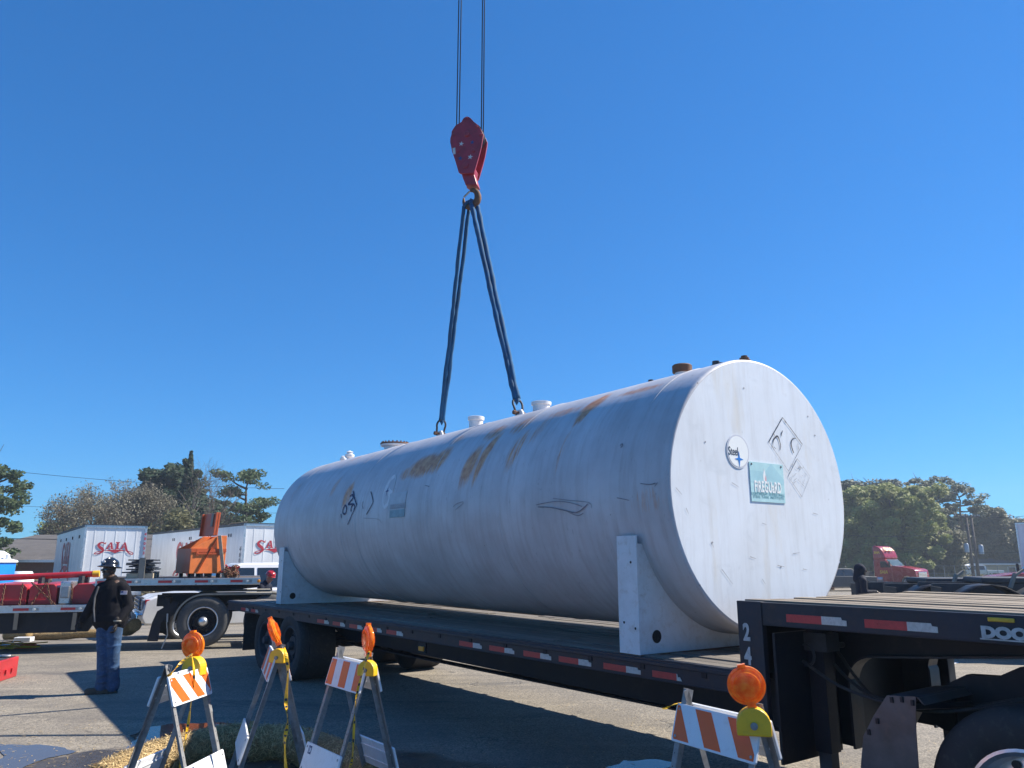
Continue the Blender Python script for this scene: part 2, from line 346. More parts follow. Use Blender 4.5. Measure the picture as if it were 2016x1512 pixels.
    def build(s, name, mats, parent=None, bevel=0., smooth=None, world=True, seg=2, **tags):
        me = bpy.data.meshes.new(name); inv = wm(parent).inverted() if (parent and world) else None
        me.from_pydata([tuple(inv @ p) if inv is not None else tuple(p) for p in s.v], [], s.f)
        if not isinstance(mats, (list, tuple)): mats = [mats]
        for m in mats: me.materials.append(M[m] if isinstance(m, str) else m)
        me.polygons.foreach_set('material_index', [min(i, len(mats) - 1) for i in s.mi])
        if any(s.sh): a = me.attributes.new('shade', 'FLOAT', 'FACE'); a.data.foreach_set('value', s.sh)
        me.update(); me.validate()
        o = bpy.data.objects.new(name, me); COL.objects.link(o)
        if parent: o.parent = parent
        WM[o.name] = wm(parent)
        if not parent and False: pass
        if bevel: b = o.modifiers.new('bevel', 'BEVEL'); b.width = bevel; b.segments = seg; b.limit_method = 'ANGLE'; b.angle_limit = R(35)
        if smooth:
            me.shade_smooth()
            if smooth is not True: me.set_sharp_from_angle(angle=R(smooth))
        for k, v in tags.items(): o[k] = v
        return o
def comps(mb):
    par = list(range(len(mb.v)))
    def fd(a):
        while par[a] != a: par[a] = par[par[a]]; a = par[a]
        return a
    for f in mb.f:
        r = fd(f[0])
        for i in f[1:]: par[fd(i)] = r
    out = {}
    for k, f in enumerate(mb.f): out.setdefault(fd(f[0]), []).append(k)
    return out
def build_split(mb, name, mats, parent=None, **kw):
    res = []
    for ks in comps(mb).values():
        m = MB(); idx = {}
        for k in ks:
            for i in mb.f[k]:
                if i not in idx: idx[i] = len(m.v); m.v.append(mb.v[i])
            m.f.append([idx[i] for i in mb.f[k]]); m.mi.append(mb.mi[k]); m.sh.append(mb.sh[k])
        res.append(m.build(name, mats, parent, **kw))
    return res
def thing(name, label, cat, loc=(0, 0, 0), rz=0., group=None, mat=None):
    o = bpy.data.objects.new(name, None); COL.objects.link(o); o.empty_display_size = .2
    A = mat if mat is not None else Matrix.Translation(Vector(loc)) @ Matrix.Rotation(rz, 4, 'Z')
    o.matrix_world = A; o.location = A.to_translation(); o.rotation_euler = A.to_euler(); WM[o.name] = A.copy()
    o['label'] = label; o['category'] = cat
    if group: o['group'] = group
    return o
def single(o, label, cat, group=None):
    o['label'] = label; o['category'] = cat
    if group: o['group'] = group
    # origin to its base
    vs = o.data.vertices; c = Vector((sum(v.co.x for v in vs), sum(v.co.y for v in vs), 0)) / max(len(vs), 1); c.z = min(v.co.z for v in vs)
    o.data.transform(Matrix.Translation(-c)); o.location = c; return o
def L2W(o): return wm(o)
def text_mb(txt, size, T, extr=.002, font_shear=0., bold=0., mi=0, spacing=1., fn=None):
    cu = bpy.data.curves.new('txt', 'FONT'); cu.body = txt; cu.size = size; cu.extrude = extr; cu.shear = font_shear; cu.offset = bold; cu.space_character = spacing
    cu.align_x = 'CENTER'; cu.align_y = 'CENTER'; cu.resolution_u = 4
    ob = bpy.data.objects.new('txt', cu); COL.objects.link(ob); dg = bpy.context.evaluated_depsgraph_get(); dg.update()
    me = bpy.data.meshes.new_from_object(ob.evaluated_get(dg)); mb = MB(); mb.cur = mi
    vs = [v.co.copy() for v in me.vertices]
    if fn: vs = [fn(v) for v in vs]
    mb.add(vs, [tuple(p.vertices) for p in me.polygons], T)
    bpy.data.objects.remove(ob); bpy.data.curves.remove(cu); bpy.data.meshes.remove(me); return mb
def merge(a, b, mi=None):
    o = len(a.v); a.v += b.v; a.f += [[i + o for i in f] for f in b.f]; a.mi += [mi if mi is not None else k for k in b.mi]; a.sh += b.sh
def frame(o, x, y):     # 4x4 with given origin, x and y axes (z = x cross y)
    x = Vector(x).normalized(); y = Vector(y).normalized(); z = x.cross(y).normalized()
    A = Matrix(((x.x, y.x, z.x, 0), (x.y, y.y, z.y, 0), (x.z, y.z, z.z, 0), (0, 0, 0, 1))); A.translation = Vector(o); return A
def ribbon(mb, pts, T, h=.004):     # pts (x, y, halfwidth)
    L = []; Rr = []
    for i, (x, y, w) in enumerate(pts):
        a = pts[max(i - 1, 0)]; b = pts[min(i + 1, len(pts) - 1)]; dx, dy = b[0] - a[0], b[1] - a[1]; l = math.hypot(dx, dy) or 1
        L.append((x - dy / l * w, y + dx / l * w)); Rr.append((x + dy / l * w, y - dx / l * w))
    for i in range(len(pts) - 1):
        q = [L[i], L[i + 1], Rr[i + 1], Rr[i]]
        mb.add([(x, y, h) for x, y in q], [(3, 2, 1, 0)], T)
def cat(pts, n=5):
    out = []; P_ = [pts[0]] + list(pts) + [pts[-1]]
    for i in range(1, len(P_) - 2):
        p0, p1, p2, p3 = [np.array(p, float) for p in P_[i - 1:i + 3]]
        for k in range(n):
            t = k / n; out.append(tuple(.5 * (2 * p1 + (p2 - p0) * t + (2 * p0 - 5 * p1 + 4 * p2 - p3) * t * t + (3 * p1 - p0 - 3 * p2 + p3) * t ** 3)))
    out.append(tuple(pts[-1])); return out
def saia(mb, T, width, aspect=None):
    k = width / 720.
    def C(x, y): return ((x - 560) * k, (1130 - y) * k)
    def poly(pts, h=.004): mb.add([(*C(x, y), h) for x, y in pts], [tuple(range(len(pts)))], T)
    def rib(pts, h=.004, n=5): ribbon(mb, [(*C(x, y), w * k) for x, y, w in cat(pts, n)], T, h)
    rib([(388, 1008, 4), (380, 1045, 9), (360, 1030, 9), (310, 1018, 14), (262, 1055, 22), (278, 1100, 26), (330, 1140, 27), (352, 1175, 22), (330, 1210, 15), (270, 1242, 8), (215, 1245, 9), (205, 1232, 8), (240, 1208, 7), (320, 1192, 7), (380, 1180, 6)])
    for dx in (0, 262):
        poly([(405 + dx, 1148), (412 + dx, 1132), (470 + dx, 1012), (484 + dx, 1012), (440 + dx, 1132), (456 + dx, 1148)])
        poly([(440 + dx, 1112), (440 + dx, 1095), (505 + dx, 1095), (505 + dx, 1112)], .0045)
        if dx == 0: poly([(470, 1012), (505, 1012), (530, 1132), (542, 1148), (478, 1148), (492, 1132)], .005)
    rib([(742, 1012, 14), (765, 1090, 19), (785, 1160, 20), (825, 1215, 13), (880, 1250, 8), (912, 1246, 8), (905, 1222, 7), (860, 1200, 7), (800, 1190, 8)], .0052)
    poly([(722, 1012), (760, 1012), (760, 1024), (722, 1024)], .0056)
    poly([(572, 1005), (650, 1005), (650, 1020), (632, 1026), (632, 1130), (648, 1136), (648, 1148), (574, 1148), (574, 1136), (590, 1130), (590, 1026), (572, 1020)])
    poly([(375, 1180), (450, 1162), (575, 1156), (700, 1162), (790, 1182), (690, 1186), (640, 1200), (572, 1232), (510, 1200), (460, 1186)], .0058)
def wheel(parent, c, ax, r=.52, w=.28, hub='alu', rimr=.29, name='wheel', dual=False, hubcap=False, facing=1, wall='rubber', hubm=None):
    """a road wheel, axle along ax (outwards); tyre, rim and hub children"""
    ax = Vector(ax).normalized(); A = frame(c, Vector((0, 0, 1)).cross(ax), (0, 0, 1)); A = frame(c, (0, 0, 1), ax.cross(Vector((0, 0, 1))))
    if (A.to_3x3() @ Vector((0, 0, 1))).dot(ax) < 0: A = frame(c, (0, 0, 1), -(ax.cross(Vector((0, 0, 1)))))
    mb = MB(); k = r / .52
    prof = [(rimr * 1., -.02), (rimr * 1.02, 0), (rimr + .03 * k, .02), (r * .80, .028), (r * .93, .015), (r * .985, -.02), (r, -.06), (r, -.10), (r * .985, -.105), (r * .985, -.115), (r, -.12), (r, -w + .05), (r * .97, -w + .01), (r * .8, -w), (rimr, -w + .02)]
    mb.lathe(prof, 48, A, False)
    t = mb.build(name, wall, parent, smooth=40)
    m2 = MB(); m2.lathe([(rimr * 1.04, .0), (rimr * 1.06, .008), (rimr, .012), (rimr * .93, -.0), (rimr * .9, -.05), (rimr * .86, -.1), (rimr * .55, -.08), (rimr * .5, -.04), (0, -.04)], 40, A, False)
    for i in range(10):
        a = 2 * PI * i / 10; m2.tube([A @ Vector((rimr * .62 * math.cos(a), rimr * .62 * math.sin(a), -.085)), A @ Vector((rimr * .62 * math.cos(a), rimr * .62 * math.sin(a), -.055))], .012 * k, 6)
    m2.build('rim', hub, t, smooth=35)
    m4 = MB()
    for i in range(8):
        a = 2 * PI * (i + .5) / 8; B = A @ Matrix.Translation((rimr * .77 * math.cos(a), rimr * .77 * math.sin(a), -.083)); m4.lathe([(0, .004), (rimr * .075, .004), (rimr * .075, 0)][::-1], 12, B)
    m4.build('rim_holes', 'rubber', t)
    m3 = MB()
    m3.lathe([(rimr * .36, -.06), (rimr * .36, .02), (rimr * .31, .065), (rimr * .18, .095), (0, .10)] if hubcap else [(rimr * .24, -.06), (rimr * .24, .0), (rimr * .18, .03), (0, .03)], 20, A)
    m3.build('hub', hubm or hub, t, smooth=50)
    return t

# ------------------------------------------------------------ ground
def build_ground():
    xs = [-400, -200, -120, -80] + list(np.arange(-60, 61, 2.)) + [80, 120, 200, 400]; ys = [-30, -10] + list(np.arange(0, 60, 1.5)) + [60, 65, 70, 80, 100, 140, 200, 400, 900]
    mb = MB(); nx = len(xs)
    mb.add([(x, y, gz(x, y)) for y in ys for x in xs], [(j * nx + i, j * nx + i + 1, (j + 1) * nx + i + 1, (j + 1) * nx + i) for j in range(len(ys) - 1) for i in range(nx - 1)])
    mb.build('ground', 'asphalt', smooth=True, kind='structure')
build_ground()
def verge(name, x0, x1, y0, y1, m):
    mb = MB(); nx = 30
    mb.add([(x0 + (x1 - x0) * i / nx, y0 + (y1 - y0) * j / 8 + math.sin(i * 1.7) * .4, gz(0, y0 + (y1 - y0) * j / 8) + .03) for j in range(9) for i in range(nx + 1)], [(j * (nx + 1) + i, j * (nx + 1) + i + 1, (j + 1) * (nx + 1) + i + 1, (j + 1) * (nx + 1) + i) for j in range(8) for i in range(nx)])
    mb.build(name, m, kind='structure')
M['grass'] = mk('grass', (.13, .14, .06), .9, var=.5, scale=1.5, dirt=(.22, .17, .09), dirtamt=.6)
verge('grass_verge', -160, -8, 48, 140, 'grass'); verge('grass_verge', 20, 200, 84, 180, 'grass')
def puddle(pts, seed):
    rr = random.Random(seed); mb = MB(); c = Vector((sum(p[0] for p in pts), sum(p[1] for p in pts))) / len(pts)
    P2 = []; n = len(pts)
    for i in range(n):
        a, b = Vector(pts[i]), Vector(pts[(i + 1) % n])
        for k in range(14):
            q = a.lerp(b, k / 14); d = (q - c).normalized(); P2.append(q + d * .11 * noise.fractal(Vector((q.x * 3, q.y * 3, seed)), 1., 2., 5))
    mb.add([(q.x, q.y, .006) for q in P2], [tuple(range(len(P2)))]); mb.build('puddle', 'water', kind='structure')
def gp(*l): return [tuple(G(x, y)[:2]) for x, y in l]
puddle(gp((0, 1532), (0, 1468), (60, 1466), (110, 1470), (150, 1480), (120, 1492), (70, 1500), (30, 1520)), 1)
puddle(gp((250, 1476), (258, 1450), (290, 1432), (340, 1427), (420, 1424), (475, 1430), (450, 1442), (400, 1452), (350, 1462), (310, 1474)), 2)
puddle(gp((212, 1512), (222, 1497), (250, 1493), (262, 1502), (240, 1520), (225, 1530)), 3)
puddle(gp((-20, 1560), (60, 1540), (120, 1535), (160, 1545), (120, 1600), (0, 1620)), 5)
puddle(gp((1190, 1512), (1230, 1498), (1290, 1497), (1320, 1506), (1280, 1530), (1210, 1535)), 4)

# ------------------------------------------------------------ the storage tank
TR, TL = 1.205, 9.62
TYAW = R(125.0)
TO = Vector((2.227, 6.81, 2.362)); TU = Vector((math.cos(TYAW), math.sin(TYAW), 0))
TA = frame(TO, TU, Vector((-TU.y, TU.x, 0))); TAI = TA.inverted()
tank = thing('storage_tank', 'huge white steel tank with rust streaks, on the low deck of the black trailer', 'storage tank', mat=TA)
def tank_end_pt(px, py):      # picture -> decal coordinates on the flat end
    o = TAI @ Vector((0, 0, EYE)); d = TAI.to_3x3() @ ray(px, py); t = -o.x / d.x; q = o + d * t; return (-q.y, q.z)
def tank_side_pt(px, py):     # picture -> (distance from near end, angle from the top towards the camera)
    o = TAI @ Vector((0, 0, EYE)); d = TAI.to_3x3() @ ray(px, py)
    a = d.y ** 2 + d.z ** 2; b = 2 * (o.y * d.y + o.z * d.z); c = o.y ** 2 + o.z ** 2 - TR ** 2; D = max(b * b - 4 * a * c, 0); t = (-b - math.sqrt(D)) / (2 * a); q = o + d * t
    return (q.x, math.atan2(q.y, q.z))
def build_shell():
    ns, na = 300, 220; sts = []
    for i in range(7): a = PI / 2 * i / 6; sts.append((.028 - .028 * math.cos(a), TR - .028 + .028 * math.sin(a)))
    for i in range(1, ns): sts.append((.028 + (TL - .028 - .07) * i / ns, TR))
    for i in range(7): a = PI / 2 * i / 6; sts.append((TL - .07 + .07 * math.sin(a), TR - .07 + .07 * math.cos(a)))
    sts[0] = (0., TR - .028)
    vs = []; uv = []
    for s, r in sts:
        for k in range(na + 1):
            th = -PI + 2 * PI * k / na
            dent = .004 * noise.noise(Vector((s * .9, math.sin(th) * 1.1, math.cos(th) * 1.1))) if .05 < s < TL - .1 else 0
            vs.append((s, (r + dent) * math.sin(th), (r + dent) * math.cos(th))); uv.append((s, th * TR))
    fs = [(i * (na + 1) + k, i * (na + 1) + k + 1, (i + 1) * (na + 1) + k + 1, (i + 1) * (na + 1) + k) for i in range(len(sts) - 1) for k in range(na)]
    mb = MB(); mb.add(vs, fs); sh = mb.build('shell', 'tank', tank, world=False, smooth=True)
    ul = sh.data.uv_layers.new(name='UVMap'); li = np.zeros(len(sh.data.loops), dtype=np.int32); sh.data.loops.foreach_get('vertex_index', li)
    ul.data.foreach_set('uv', np.array(uv, dtype=np.float32)[li].ravel())
    pat = [(835, 916, .46, .17, 1.1), (868, 903, .2, .2, 1.), (800, 932, .18, .1, .8), (925, 915, .17, .26, 1.), (955, 895, .10, .33, 1.1), (1016, 885, .12, .26, .75), (1168, 797, .13, .22, 1.15), (1150, 815, .1, .15, 1.), (684, 975, .17, .2, .95), (660, 958, .1, .2, .65), (1105, 890, .05, .3, .5), (582, 968, .1, .2, .45), (610, 962, .1, .2, .4), (1030, 836, .2, .16, .8), (975, 851, .22, .13, .8), (1110, 812, .3, .08, .7), (1260, 768, .35, .06, .8), (740, 888, .25, .08, .7), (700, 903, .2, .08, .6), (900, 866, .2, .1, .7), (1275, 985, .25, .1, .4), (1065, 842, .12, .2, .6)]
    pc = [(*tank_side_pt(x, y), a, b, w) for x, y, a, b, w in pat]
    at = sh.data.attributes.new('rust', 'FLOAT', 'POINT'); V = np.array(vs); SS = V[:, 0]; TH = np.arctan2(V[:, 1], V[:, 2]); r = np.zeros(len(V))
    for s0, t0, a, b, w in pc:
        dt = TH - t0; sk = SS - s0 - dt * .18; d = (sk / a) ** 2 + (dt / b) ** 2; r = np.maximum(r, w * np.clip(1.25 - d, 0, 1))
    r = np.maximum(r, .62 * np.clip(1 - np.abs(TH) / .12, 0, 1) * (SS > .5))
    at.data.foreach_set('value', r.astype(np.float32))
    e = MB(); n = 96
    for s, sg, rr in ((0., 1, TR - .028), (TL, -1, TR - .07)):
        o = len(e.v); e.add([(s, rr * math.sin(2 * PI * k / n), rr * math.cos(2 * PI * k / n)) for k in range(n)], [tuple(range(n)) if sg < 0 else tuple(range(n))[::-1]])
    build_split(e, 'end_plate', 'tank_end_lit', tank, world=False)
    # weld seams round the shell
    w = MB()
    for s in (.42, 2.42, 3.95, 6.05, 6.6, 8.9):
        path = [(s, (TR - .002) * math.sin(2 * PI * k / 120), (TR + .001) * math.cos(2 * PI * k / 120)) for k in range(121)]
        w.tube(path, .005, 6, False)
    build_split(w, 'weld_seam', 'tank', tank, world=False, smooth=True)
build_shell()
M['tank_fit'] = mk('tank_fit', (.72, .72, .73), .45, var=.1, scale=6, dirt=(.4, .3, .2), dirtamt=.4)
def build_fittings():
    def top(s, y=0.): return Matrix.Translation((s, y, math.sqrt(TR ** 2 - y * y)))
    for s, r, h in ((4.769, .115, .19), (3.242, .125, .15)):
        p = MB(); A = top(s); p.lathe([(r * .86, -.03), (r * .86, h * .72), (r, h * .74), (r * 1.02, h * .98), (r * .96, h), (r * .82, h * .985), (0, h * .97)], 30, A)
        for q in (.2, .5): p.lathe([(r * .865, h * q), (r * .885, h * q + .004), (r * .865, h * q + .01)], 30, A)
        p.build('pipe_nozzle', 'tank_fit', tank, world=False, smooth=40)
    c = MB(); A = top(.888); c.lathe([(.075, -.02), (.075, .085)], 24, A); n1 = c.build('pipe_nozzle', 'tank_fit', tank, world=False, smooth=40)
    c = MB(); c.lathe([(.078, .06), (.098, .062), (.1, .13), (.088, .142), (0, .142)], 24, A); c.build('rusty_cap', 'brown_rust', n1, world=False, smooth=40)
    c = MB(); A = top(.082 + .04)
    c.lathe([(.06, -.01), (.06, .025), (.045, .03), (.045, .05), (.03, .055), (.03, .07), (0, .07)], 12, A); c.build('plug', 'brown_rust', tank, world=False)
    for s, k in ((.456, 1.), (.40, .7), (1.33, .8), (1.28, .6), (9.35, .6), (8.0, .5), (8.3, .4)):
        c = MB(); A = top(s); c.lathe([(.05 * k, -.01), (.05 * k, .05 * k), (.035 * k, .055 * k), (.035 * k, .09 * k), (0, .09 * k)], 8, A); c.build('plug', 'steel_dark', tank, world=False)
    m = MB(); A = top(7.3); m.lathe([(.18, -.05), (.18, .05), (.235, .065), (.24, .075), (.24, .09), (.235, .095), (0, .1)], 40, A)
    mw = m.build('manway', 'tank_fit', tank, world=False, smooth=35)
    m = MB(); m.lathe([(.235, .094), (.245, .096), (.245, .115), (.23, .12), (0, .12)], 40, A); m.build('manway_cover', 'brown_rust', mw, world=False, smooth=35)
    m = MB()
    for k in range(20):
        a = 2 * PI * k / 20; B = A @ Matrix.Translation((.215 * math.cos(a), .215 * math.sin(a), .118)); m.lathe([(.013, 0), (.013, .022), (0, .022)], 6, B)
    build_split(m, 'bolt', 'brown_rust', mw, world=False)
    for s, k in ((9.177, 1.), (9.48, .7)):
        m = MB(); A = top(s); m.lathe([(.05 * k, -.02), (.05 * k, .06 * k), (.085 * k, .09 * k), (.09 * k, .13 * k), (.05 * k, .15 * k), (.05 * k, .17 * k), (.07 * k, .18 * k), (0, .21 * k)], 14, A); m.build('vent_valve', 'tank_fit', tank, world=False, smooth=40)
    for s in (5.787, 3.712):
        m = MB(); pts = [(-.11, -.03), (.11, -.03), (.085, .08), (.05, .125), (-.05, .125), (-.085, .08)]
        m.prism(pts, -.015, .015, frame((s, 0, TR), (1, 0, 0), (0, 0, 1))); m.build('lifting_lug', 'tank_fit', tank, world=False, bevel=.004)
build_fittings()
def build_saddle(s):
    """wide web plate cut to the shell, flanged along both upright edges, with a base plate and two gussets"""
    zb = -TR - .105; hw = 1.19; zt = -.44
    arc = []
    for k in range(41):
        th = PI - R(99) + (2 * R(99)) * k / 40; arc.append(((TR + .004) * math.sin(th), (TR + .004) * math.cos(th)))
    arc = [(y, z) for y, z in arc if z < zt + .02 and abs(y) < hw - .0]
    poly = [(-hw, zb), (hw, zb), (hw, zt)] + sorted([(y, z) for y, z in arc], key=lambda q: -q[0]) + [(-hw, zt)]
    # web as strips so the concave cut triangulates cleanly
    for off in (0., .20):
        w = MB(); ys = np.linspace(-hw, hw, 81); vs = []
        for y in ys:
            z = -math.sqrt(max((TR + .003) ** 2 - y * y, 0)); z = min(z, zt)
            vs += [(s + off, y, zb), (s + off, y, z), (s + off + .014, y, zb), (s + off + .014, y, z)]
        fs = []
        for i in range(80): a = i * 4; b = a + 4; fs += [(a, a + 1, b + 1, b), (a + 2, b + 2, b + 3, a + 3), (a + 1, a + 3, b + 3, b + 1), (a, b, b + 2, a + 2)]
        fs += [(0, 2, 3, 1), (320, 321, 323, 322)]; w.add(vs, fs)
        if off == 0.: root = w.build('saddle', 'tank_fit', tank, world=False)
        else: w.build('web_plate', 'tank_fit', root, world=False)
    w = MB()
    for sg in (-1, 1): w.box((s + .107, sg * (hw + .006), (zb + zt) / 2 + .03), (.236, .014, zt - zb + .07))
    build_split(w, 'side_flange', 'tank_fit', root, world=False, bevel=.003)
    w = MB(); w.box((s + .107, 0, zb - .008), (.25, 2 * hw + .03, .016)); w.build('base_plate', 'brown_rust', root, world=False)
    w = MB()
    for sg in (-1, 1): w.box((s + .107, sg * .62, (zb - .9) / 2 - .0), (.18, .014, -.98 - zb))
    build_split(w, 'gusset', 'tank_fit', root, world=False)
    w = MB()
    for sg in (-1, 1): w.lathe([(.052, 0), (0, 0)], 18, frame((s - .0025, sg * 1.0, zb + .13), (0, 1, 0), (0, 0, -1)))
    build_split(w, 'lifting_hole', 'rubber', root, world=False)
    w = MB()
    for (dy, dz) in ((.03, .2), (.16, .24), (.06, .72)): w.lathe([(.011, 0), (0, 0)], 10, frame((s + dy, hw + .0155, zb + dz), (-1, 0, 0), (0, 0, 1)))
    build_split(w, 'bolt_hole', 'rubber', root, world=False)
build_saddle(.40); build_saddle(8.98)
def tank_marks():
    DF = frame((-.002, 0, 0), (0, -1, 0), (0, 0, 1))     # decal frame on the end
    e = tank_end_pt
    c = e(1452, 889); r = e(1452, 856)[1] - c[1]
    A = DF @ Matrix.Translation((c[0], c[1], 0))
    m = MB(); m.lathe([(r, 0), (r, .003), (0, .003)], 40, A); lab = m.build('round_label', 'sticker_grey', tank, world=False)
    m = MB(); m.lathe([(r * .9, .003), (r * .9, .0045), (0, .0045)], 40, A); m.build('label_face', 'sticker_white', lab, world=False)
    q = e(1442.5, 889); m = text_mb('Steel', r * .56, DF @ Matrix.Translation((q[0], q[1], .0055)) @ Matrix.Diagonal((.8, 1.25, 1, 1)), 0.0006, bold=.0006); m.build('lettering', 'ink', lab, world=False)
    q = e(1454, 904); k = r * .40; pts = []
    for i in range(4):
        a = i * PI / 2; pts.append((k * (1.15 if i % 2 else .95) * math.cos(a), k * (1.15 if i % 2 else .95) * math.sin(a))); a += PI / 4; pts.append((k * .27 * math.cos(a), k * .27 * math.sin(a)))
    m = MB(); m.prism(pts, .005, .0065, DF @ Matrix.Translation((q[0], q[1], 0))); m.build('blue_star', 'star_blue', lab, world=False)
    # teal plate
    cs = [e(1474, 910), e(1540, 914), e(1545, 990), e(1479, 988)]; cx = sum(p[0] for p in cs) / 4; cy = sum(p[1] for p in cs) / 4
    w = (cs[1][0] - cs[0][0] + cs[2][0] - cs[3][0]) / 2; h = (cs[0][1] - cs[3][1] + cs[1][1] - cs[2][1]) / 2
    A = DF @ Matrix.Translation((cx, cy, 0)); m = MB(); m.prism([(-w / 2, -h / 2), (w / 2, -h / 2), (w / 2, h / 2), (-w / 2, h / 2)], .0, .004, A); pl = m.build('sign_plate', 'sign_teal', tank, world=False)
    m = MB(); m.prism([(-w / 2, -h * .02), (w / 2, -h * .02), (w / 2, h * .12), (w * .14, h / 2), (-w * .05, h * .28), (-w / 2, h * .28)], .004, .0046, A); m.build('peak', 'sign_teal2', pl, world=False)
    m = text_mb('FiREGUaRD', w * .19, A @ Matrix.Translation((.0, -h * .13, .0056)) @ Matrix.Diagonal((.8, 1.5, 1, 1)), .0008, bold=.0022, spacing=1.06); m.build('lettering', 'sticker_white', pl, world=False)
    m = text_mb('LIGHTWEIGHT DOUBLE WALL', w * .066, A @ Matrix.Translation((0, -h * .30, .0056)), .0004, spacing=1.1)
    merge(m, text_mb('STEEL TANK INSTITUTE', w * .068, A @ Matrix.Translation((0, -h * .375, .0056)), .0004, spacing=1.3)); m.build('small_lettering', 'teal_text', pl, world=False)
    m = MB(); f = [(0, -.02), (-.16, .1), (-.17, .45), (-.06, .8), (-.01, 1.), (.06, .7), (.09, .9), (.13, .45), (.17, .25), (.1, 0)]
    m.prism([(x * h * .34, y * h * .34) for x, y in f], .0046, .0052, A @ Matrix.Translation((-w * .08, h * .02, 0))); m.build('flame', 'sticker_white', pl, world=False)
    m = MB(); m.prism([(x * h * .2, y * h * .16) for x, y in f], .0052, .0057, A @ Matrix.Translation((-w * .05, h * .03, 0))); m.build('flame_core', 'pink', pl, world=False)
    m = MB()
    for sx, sy in ((-1, 1), (1, 1)): m.lathe([(.009, .004), (.009, .007), (0, .007)], 8, A @ Matrix.Translation((sx * w * .44, sy * h * .44, 0)))
    build_split(m, 'screw', 'steel_dark', pl, world=False)
    # diamonds painted on the end
    def line(m, p, q, w, T=DF, h=.0025):
        p, q = Vector(p), Vector(q); L = (q - p).length; n = max(int(L / .03), 1)
        for i in range(n):
            f = noise.noise(Vector((i * .6 + p.x * 9, q.y * 7, 1))); ww = w * (1 + .8 * f); a = p.lerp(q, i / n); b = p.lerp(q, (i + 1) / n)
            ribbon(m, [(a.x, a.y, ww), (b.x, b.y, ww)], T, h)
    m = MB(); a, b, c2, d = e(1540, 822), e(1579, 875), e(1552, 928), e(1513, 870)
    line(m, a, b, .0024); line(m, d, c2, .0012); line(m, b, c2, .0014); line(m, a, d, .0036)
    for pts in ([(1521, 882, .003), (1521, 872, .005), (1524, 863, .009), (1530, 859, .011), (1534, 868, .006), (1536, 878, .006), (1535, 886, .004)], [(1540, 848, .006), (1538, 854, .007), (1538, 859, .004)], [(1566, 863, .004), (1560, 864, .006), (1557, 873, .008), (1559, 884, .009), (1562, 892, .006)], [(1527, 884, .003), (1523, 880, .004)], [(1570, 873, .002), (1571, 885, .003)], [(1522, 850, .004), (1524, 858, .003)], [(1544, 829, .004), (1548, 834, .002)]):
        ribbon(m, [(*e(x, y), w * .75) for x, y, w in cat(pts, 4)], DF, .0026)
    m.build('diamond_placard', 'ink', tank, world=False)
    m = MB(); a, b, c2, d = e(1569, 903), e(1594, 938), e(1578, 978), e(1551, 938)
    line(m, a, b, .0013); line(m, b, c2, .0014); line(m, c2, d, .0022); line(m, d, a, .004)
    rr = random.Random(5); p = e(1571, 935)
    for i in range(26):
        x, y = p[0] + rr.uniform(-.11, .11), p[1] + rr.uniform(-.09, .09); ribbon(m, [(x, y, .002), (x + rr.uniform(-.04, .04), y + rr.uniform(-.03, .03), .0015)], DF, .0024)
    m.build('diamond_placard', 'faded_ink', tank, world=False)
    # marks on the curved side
    def sfn(s, th, h=.003): return ((s), (TR + .005 + h) * math.sin(th), (TR + .005 + h) * math.cos(th))
    def spx(px, py, h=.003): return sfn(*tank_side_pt(px, py), h)
    def srib(m, pts, w):
        q = cat(pts, 3); L = [tank_side_pt(x, y) for x, y in q]
        for i in range(len(L) - 1):
            (s0, t0), (s1, t1) = L[i], L[i + 1]; ds, dt = s1 - s0, (t1 - t0) * TR; l = math.hypot(ds, dt) or 1; ox, oy = -dt / l * w, ds / l * w / TR
            m.add([sfn(s0 + ox, t0 + oy), sfn(s1 + ox, t1 + oy), sfn(s1 - ox, t1 - oy), sfn(s0 - ox, t0 - oy)], [(0, 1, 2, 3)])
    m = MB()
    srib(m, [(696, 967), (699, 982), (703, 994)], .012); srib(m, [(703, 994), (694, 1012), (690, 1022), (685, 1033)], .008)
    srib(m, [(690, 978), (694, 974), (696, 980), (690, 988), (686, 993), (692, 993), (695, 992)], .014)
    srib(m, [(680, 995), (676, 1003), (676, 1010), (680, 1012), (683, 1004), (682, 996), (679, 995)], .013)
    srib(m, [(697, 992), (692, 1000), (692, 1007)], .013); srib(m, [(697, 992), (699, 998), (697, 1004)], .010); srib(m, [(672, 1012), (673, 1020)], .01)
    m.build('diamond_mark', 'ink_blue', tank, world=False)
    m = MB(); srib(m, [(731, 968), (734, 980), (735, 989), (729, 1001), (722, 1013)], .008); srib(m, [(716, 987), (714, 994), (716, 1002)], .004)
    m.build('diamond_mark', 'ink', tank, world=False)
    m = MB(); s0, t0 = tank_side_pt(765, 967)
    m.add([sfn(s0 + .14 * math.cos(a), t0 + .2 * math.sin(a), -.001) for a in [2 * PI * k / 32 for k in range(32)]], [tuple(range(32))]); rl = m.build('round_label', 'tank_fit', tank, world=False)
    m = MB(); s1, t1 = tank_side_pt(763, 967); m.add([sfn(s1 + (.055 if i % 4 == 0 else .06 if i % 2 == 0 else .014) * math.cos(i * PI / 4), t1 + (.055 if i % 4 == 0 else .07 if i % 2 == 0 else .014) * math.sin(i * PI / 4), .001) for i in range(8)], [tuple(range(8))]); m.build('blue_star', 'star_navy', rl, world=False)
